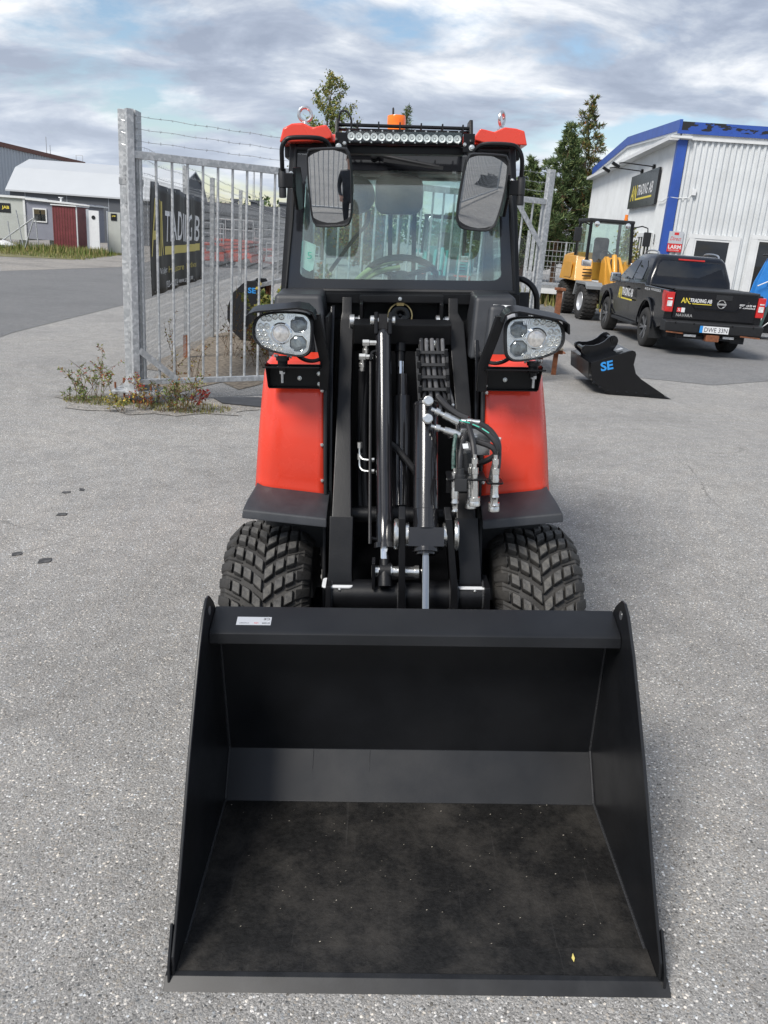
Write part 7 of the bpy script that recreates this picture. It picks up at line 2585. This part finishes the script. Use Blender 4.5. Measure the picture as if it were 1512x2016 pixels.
for dx_, dy_ in ((-.12, 0), (.12, 0), (0, .2)):
    MB().cyl((dx_, dy_, 0), (dx_ * .6, dy_ * .6, 8.2), .025, n=5).build('mast_leg', 'galvanised_dull', ms)
for k in range(16):
    MB().tube([(-.11, 0, .3 + k * .5), (.11, 0, .55 + k * .5)], .012, 4).build('lattice', 'galvanised_dull', ms)

# rental machines in the yard behind the fence
def lift_machine(label, loc, m, h, rz):
    t = thing('platform_lift', label, 'platform lift', loc, rz, 'machines parked behind the fence')
    MB().box(-.45, .45, -.9, .9, .25, .62).build('base', m, t, bevel=.04)
    for s in (-1, 1):
        for y in (-.65, .65):
            MB().rod((s * .46, y, .22), (s, 0, 0), [(-.1, .2), (-.08, .22), (.06, .22), (.08, .18)], 14).build('wheel', 'truck_rubber', t)
    for k in range(3):
        z0 = .62 + k * (h - .7) / 3; z1 = .62 + (k + 1) * (h - .7) / 3
        for s in (-1, 1):
            MB().bar((s * .3, -.7, z0), (s * .3, .7, z1), .05, .09).build('scissor_arm', m, t)
            MB().bar((s * .36, .7, z0), (s * .36, -.7, z1), .05, .09).build('scissor_arm', m, t)
    MB().box(-.42, .42, -.95, .95, h - .08, h).build('platform', m, t)
    for x, y in ((-.4, -.92), (.4, -.92), (-.4, .92), (.4, .92), (-.4, 0), (.4, 0)):
        MB().cyl((x, y, h), (x, y, h + .8), .02, n=6).build('guard_post', 'galvanised', t)
    for z in (h + .4, h + .8):
        MB().tube([(-.4, -.92, z), (.4, -.92, z), (.4, .92, z), (-.4, .92, z)], .02, 6, closed=True).build('guard_rail', 'galvanised', t)
    return t


lift_machine('red platform lift behind the fence, nearest to the banner', (-8.2, 36.5, 0), 'machine_red', .95, R(20))
lift_machine('red platform lift behind the fence, the middle one of three', (-7.1, 37.0, 0), 'machine_red', 1.15, R(70))
lift_machine('red platform lift behind the fence, closest to the cab', (-6.2, 38.0, 0), 'machine_red', .85, R(10))
ex = thing('yellow_hoist', 'small yellow hoist frame left of the red lifts behind the fence', 'hoist', (-9.4, 37.0, 0))
for s in (-1, 1):
    MB().bar((s * .35, 0, 0), (s * .1, .1, 1.5), .06, .06, (0, 1, 0)).build('leg', 'loader_yellow', ex)
MB().bar((-.6, .1, 1.3), (.7, .1, 1.75), .07, .09).build('jib', 'loader_yellow', ex)
MB().box(-.4, .4, -.3, .3, 0.05, .5).build('engine_box', 'dark_interior', ex, bevel=.03)
bt = thing('flatbed_trailer', 'low galvanised trailer with rails behind the fence near the cab', 'trailer', (-4.4, 35.0, 0))
MB().box(-1.1, 1.1, -.8, .8, .45, .60).build('deck', 'galvanised', bt)
for x in (-1.05, -.35, .35, 1.05):
    MB().cyl((x, -.78, .6), (x, -.78, 1.15), .025, n=6).build('stake', 'galvanised', bt)
for z in (.85, 1.15):
    MB().bar((-1.05, -.78, z), (1.05, -.78, z), .04, .04).build('side_rail', 'galvanised', bt)
for x in (-.4, .4):
    MB().rod((x, -.85, .28), (0, -1, 0), [(0, .26), (.15, .27), (.16, .18)], 16).build('wheel', 'truck_rubber', bt)
# pale stacked packs by the hall
for k, (x, z) in enumerate(((-12.0, 0), (-11.2, 0), (-11.9, .82))):
    o = MB().box(-.38, .38, -.4, .4, 0, .8).build('pallet_pack', 'cabin_light', None, bevel=.03)
    o.location = (x, 43.0, z)
    tag(o, ['pale wrapped pallet pack on the ground behind the fence, left one', 'pale wrapped pallet pack on the ground behind the fence, right one', 'pale wrapped pallet pack stacked on top behind the fence'][k], 'pallet', 'packs behind the fence')

# ================================================================== trees
def tree(name, label, loc, seed, h, crown0, rad, mats, nleaf, leafL, leafW, shape, trunk_r=.12, bark='bark', kind='broad', up=.45, group='trees behind the yard'):
    rg = random.Random(seed)
    t = thing(name, label, 'tree', loc, rg.uniform(0, 6), group)
    tb = MB()
    pts = [Vector((0, 0, 0))]
    for k in range(1, 9):
        f_ = k / 8
        pts.append(Vector((rg.uniform(-1, 1) * .02 * h * f_, rg.uniform(-1, 1) * .02 * h * f_, h * .97 * f_)))
    tb.tube(pts, trunk_r, 8, taper=.012)
    vs, fs, mi = [], [], []
    tips = []
    nb = 60 if kind == 'broad' else 95
    for k in range(nb):
        f_ = crown0 + (1 - crown0) * (k + rg.random()) / nb
        z = h * f_
        p = Vector(pts[min(7, int(f_ * 8))]).lerp(pts[min(8, int(f_ * 8) + 1)], f_ * 8 - int(f_ * 8))
        a = k * 2.4 + rg.uniform(-.5, .5)
        r_ = rad * shape((f_ - crown0) / (1 - crown0)) * rg.uniform(.55, 1.15)
        rise = (r_ * up * rg.uniform(.4, 1.3))
        q = p + Vector((math.cos(a) * r_, math.sin(a) * r_, rise))
        midp = p.lerp(q, .5) + Vector((0, 0, (-.08 if kind == 'broad' else -.05) * r_))
        tb.tube([p, midp, q], max(.006, trunk_r * .22 * (1 - f_) + .006), 5, smooth=2, taper=.004)
        tips.append((p, midp, q, r_))
        for b in range(4 if kind == 'broad' else 3):
            g_ = rg.uniform(.35, .95)
            s0 = p.lerp(q, g_)
            dd = rdir(rg, .35)
            s1 = s0 + dd * r_ * rg.uniform(.18, .38)
            tb.tube([s0, s1], .005, 3)
            tips.append((s0, s0.lerp(s1, .5), s1, r_ * .5))
    tb.build('trunk', bark, t)
    wsum = sum(x[3] + .1 for x in tips)
    for (p, mm_, q, r_) in tips:
        n_ = int(nleaf * (r_ + .1) / wsum)
        for i in range(n_):
            f_ = rg.random() ** .6
            c = p.lerp(q, f_)
            if kind == 'broad':
                c = c + rdir(rg) * rg.random() * (.10 + .16 * r_)
                u = rdir(rg, -.1); v = u.cross(rdir(rg)).normalized()
                s_ = rg.uniform(.6, 1.3)
                leaf_quad(vs, fs, c, u, v, leafL * s_, leafW * s_)
                hz = (c.z / h)
                mi.append(min(len(mats) - 1, max(0, int(rg.gauss(len(mats) * (.28 + .45 * max(0, hz - .6)), 1.0)))))
            else:
                if f_ < .25:
                    continue
                c = c + rdir(rg, .3) * rg.random() * (.06 + .10 * r_)
                ax_ = ((q - p).normalized() + rdir(rg, .5) * .9).normalized()
                v = ax_.cross(rdir(rg)).normalized()
                s_ = rg.uniform(.6, 1.3)
                leaf_quad(vs, fs, c, ax_, v, leafL * s_, leafW * s_)
                mi.append(rg.randrange(len(mats)))
    multi_mesh('crown', vs, fs, mi, mats, t)
    return t


def cone(f_):
    return max(.08, (1 - f_) ** .8 * (.35 + .65 * min(1, f_ * 5 + .4)))


def egg(f_):
    return max(.12, math.sin(math.pi * min(1, .12 + f_ * .86)) ** .8)


def upright(f_):
    return max(.10, (1 - f_) ** .55 * .9)


ND = ['needle', 'needle_dark', 'needle', 'needle_light']
tree('birch_tree', 'autumn birch with yellow-green leaves rising behind the red cab roof', (-3.35, 36.0, 0), 31, 7.75, .28, 1.9, ['leaf_dark', 'leaf_green', 'leaf_olive', 'leaf_olive', 'leaf_yellow', 'leaf_rust'], 11000, .085, .06, upright, .10, up=1.1)
tree('aspen_tree', 'tall dark tree with a browning top left of the white workshop', (8.95, 45.5, 0), 32, 9.2, .08, 2.5, ['needle', 'needle_dark', 'leaf_olive', 'needle', 'leaf_olive', 'leaf_rust'], 22000, .20, .04, cone, .16, 'bark', 'pine', .55)
tree('pine_tree', 'dark pine with layered branches beside the tall tree', (7.75, 44.0, 0), 33, 7.7, .10, 2.7, ND, 26000, .26, .05, cone, .16, 'pine_bark', 'pine', .12)
tree('pine_tree', 'lower pine at the left end of the pine group', (6.35, 45.5, 0), 34, 6.1, .08, 2.4, ND, 26000, .26, .05, cone, .13, 'pine_bark', 'pine', .12)
tree('pine_tree', 'small pine low behind the gate end post', (5.0, 47.0, 0), 35, 4.6, .06, 2.0, ND, 20000, .26, .05, cone, .10, 'pine_bark', 'pine', .12)
tree('pine_tree', 'pine tip just showing beside the amber beacon', (-.25, 44.0, 0), 36, 8.0, .3, 1.1, ND, 6000, .22, .035, cone, .12, 'pine_bark', 'pine', .12)
tree('young_birch', 'rusty leaved young birch behind the far trailer and fence', (-5.0, 47.0, 0), 37, 3.9, .15, 1.3, ['leaf_olive', 'leaf_yellow', 'leaf_rust', 'leaf_green'], 5000, .11, .08, egg, .07)
tree('young_birch', 'reddish brown bushy tree seen through the left of the windscreen', (-1.9, 40.0, 0), 38, 3.6, .10, 1.4, ['leaf_rust', 'leaf_olive', 'leaf_dark', 'stalk_brown'], 5000, .11, .08, egg, .07)
tree('young_birch', 'green bushy tree seen through the right of the windscreen', (2.9, 52.0, 0), 39, 3.4, .10, 1.5, ['leaf_dark', 'leaf_green', 'leaf_olive'], 5000, .11, .08, egg, .07)
tree('young_birch', 'slim yellowing tree between yellow loader and workshop wall', (7.0, 27.0, 0), 40, 2.6, .15, .5, ['leaf_olive', 'leaf_green', 'leaf_yellow'], 2200, .07, .05, egg, .04)


def rgr(rg):
    return rg.uniform(2.6, 7.5), rg.gauss(28.5, .8)


grass('grass', 'yellowish rough grass behind the yellow loader', rgr, 5000, .4, ['grass_dry', 'grass_green', 'leaf_olive'], 23)
# distant wood closing the horizon
rg = random.Random(77)
vs, fs, mi = [], [], []
for k in range(26000):
    x = rg.uniform(-330, 330)
    y = 260 + rg.uniform(-15, 15)
    hmax = 6.0 + 2.2 * math.sin(x * .11) + 1.5 * math.sin(x * .43 + 1) + rg.uniform(-1, 1.5)
    z = rg.random() * hmax
    u = rdir(rg, .6); v = u.cross(rdir(rg)).normalized()
    leaf_quad(vs, fs, Vector((x, y, z)), u, v, 1.6, .8)
    mi.append(rg.randrange(3))
o = multi_mesh('wood', vs, fs, mi, ['needle', 'needle_dark', 'leaf_dark'], None)
tag(o, 'dark far-off wood along the horizon', 'wood', kind='stuff')
# ================================================================== person standing behind the viewer (seen in the left mirror)
mat('skin', (0.46, 0.27, 0.20), .5)
mat('jacket', (0.035, 0.038, 0.045), .7, var=.3, vscale=10)
mat('trousers', (0.022, 0.024, 0.030), .8, var=.3, vscale=10)
mat('shoe', (0.015, 0.015, 0.016), .5)
mat('hair', (0.06, 0.04, 0.025), .7)


def person(label, loc, rotz):
    J = {'pelvis': ((0, 0, .95), .135), 'waist': ((0, .01, 1.08), .125), 'chest': ((0, .0, 1.30), .150), 'neck0': ((0, .01, 1.46), .075), 'neck': ((0, .0, 1.52), .055), 'head0': ((0, -.015, 1.60), .078), 'head': ((0, -.012, 1.68), .090), 'crown': ((0, 0, 1.745), .070)}
    E_ = [('pelvis', 'waist'), ('waist', 'chest'), ('chest', 'neck0'), ('neck0', 'neck'), ('neck', 'head0'), ('head0', 'head'), ('head', 'crown')]
    for s, n in ((-1, 'l'), (1, 'r')):
        J.update({n + 'hip': ((s * .095, 0, .90), .098), n + 'knee': ((s * .105, -.015, .50), .066), n + 'shin': ((s * .108, .01, .34), .060), n + 'ank': ((s * .11, .03, .10), .045), n + 'heel': ((s * .11, .03, .05), .042), n + 'toe': ((s * .13, -.15, .035), .038),
                  n + 'sho': ((s * .185, .01, 1.42), .068), n + 'elb': ((s * .245, .04, 1.14), .050), n + 'wri': ((s * .20, -.12, .98), .034), n + 'hand': ((s * .17, -.17, .95), .034)})
        E_ += [('pelvis', n + 'hip'), (n + 'hip', n + 'knee'), (n + 'knee', n + 'shin'), (n + 'shin', n + 'ank'), (n + 'ank', n + 'heel'), (n + 'heel', n + 'toe'), ('chest', n + 'sho'), (n + 'sho', n + 'elb'), (n + 'elb', n + 'wri'), (n + 'wri', n + 'hand')]
        for k in range(4):
            J[n + 'f%d' % k] = ((s * (.150 + .018 * k), -.215 + .006 * abs(k - 1), .925 - .004 * k), .009)
            J[n + 'g%d' % k] = ((s * (.140 + .018 * k), -.225 + .006 * abs(k - 1), .885), .008)
            E_ += [(n + 'hand', n + 'f%d' % k), (n + 'f%d' % k, n + 'g%d' % k)]
        J[n + 't'] = ((s * .13, -.165, .955), .010)
        E_ += [(n + 'wri', n + 't')]
    keys = list(J)
    me = bpy.data.meshes.new('person')
    me.from_pydata([J[k][0] for k in keys], [(keys.index(a), keys.index(b)) for a, b in E_], [])
    tmp = bpy.data.objects.new('person_tmp', me)
    COL.objects.link(tmp)
    md = tmp.modifiers.new('skin', 'SKIN')
    for i, k in enumerate(keys):
        sv = me.skin_vertices[0].data[i]
        r_ = J[k][1]
        sv.radius = (r_ * (1.25 if k in ('chest', 'waist', 'pelvis') else 1), r_ * (.82 if k in ('chest', 'waist', 'pelvis') else 1))
        sv.use_root = (k == 'pelvis')
    tmp.modifiers.new('sub', 'SUBSURF').levels = 1
    tmp.modifiers['sub'].render_levels = 1
    dg = bpy.context.evaluated_depsgraph_get()
    res = bpy.data.meshes.new_from_object(tmp.evaluated_get(dg))
    bpy.data.objects.remove(tmp)
    for m_ in ('jacket', 'trousers', 'shoe', 'skin'):
        res.materials.append(M_(m_))
    for p in res.polygons:
        c = p.center
        p.use_smooth = True
        hand = c.y < -.125 and .86 < c.z < 1.0
        p.material_index = 3 if (c.z > 1.50 or hand) else 2 if c.z < .09 else 1 if (c.z < .86 and abs(c.x) < .3) else 0
    t = thing('person', label, 'person', loc, rotz)
    b_ = link('body', res, t)
    hb = MB().ball((0, .012, 1.725), .098, 14, 8, (1, 1.05, .85))
    hb.build('hair', 'hair', t)
    MB().ball((0, -.115, 1.665), .018, 8, 6, (.8, 1.2, 1.4)).build('nose', 'skin', t)
    for s in (-1, 1):
        MB().ball((s * .095, 0, 1.67), .025, 8, 6, (.4, .8, 1.2)).build('ear', 'skin', t)
        MB().ball((s * .035, -.098, 1.69), .010, 8, 6).build('eye', 'print_black', t)
    MB().obox((0, -.100, 1.625), (.045, .006, .008)).build('mouth', 'print_red', t)
    return t


person('person in dark jacket and trousers, hands before the waist, reflected in the left mirror', (-1.02, -.75, gz(-1.02, -.75)), R(170))
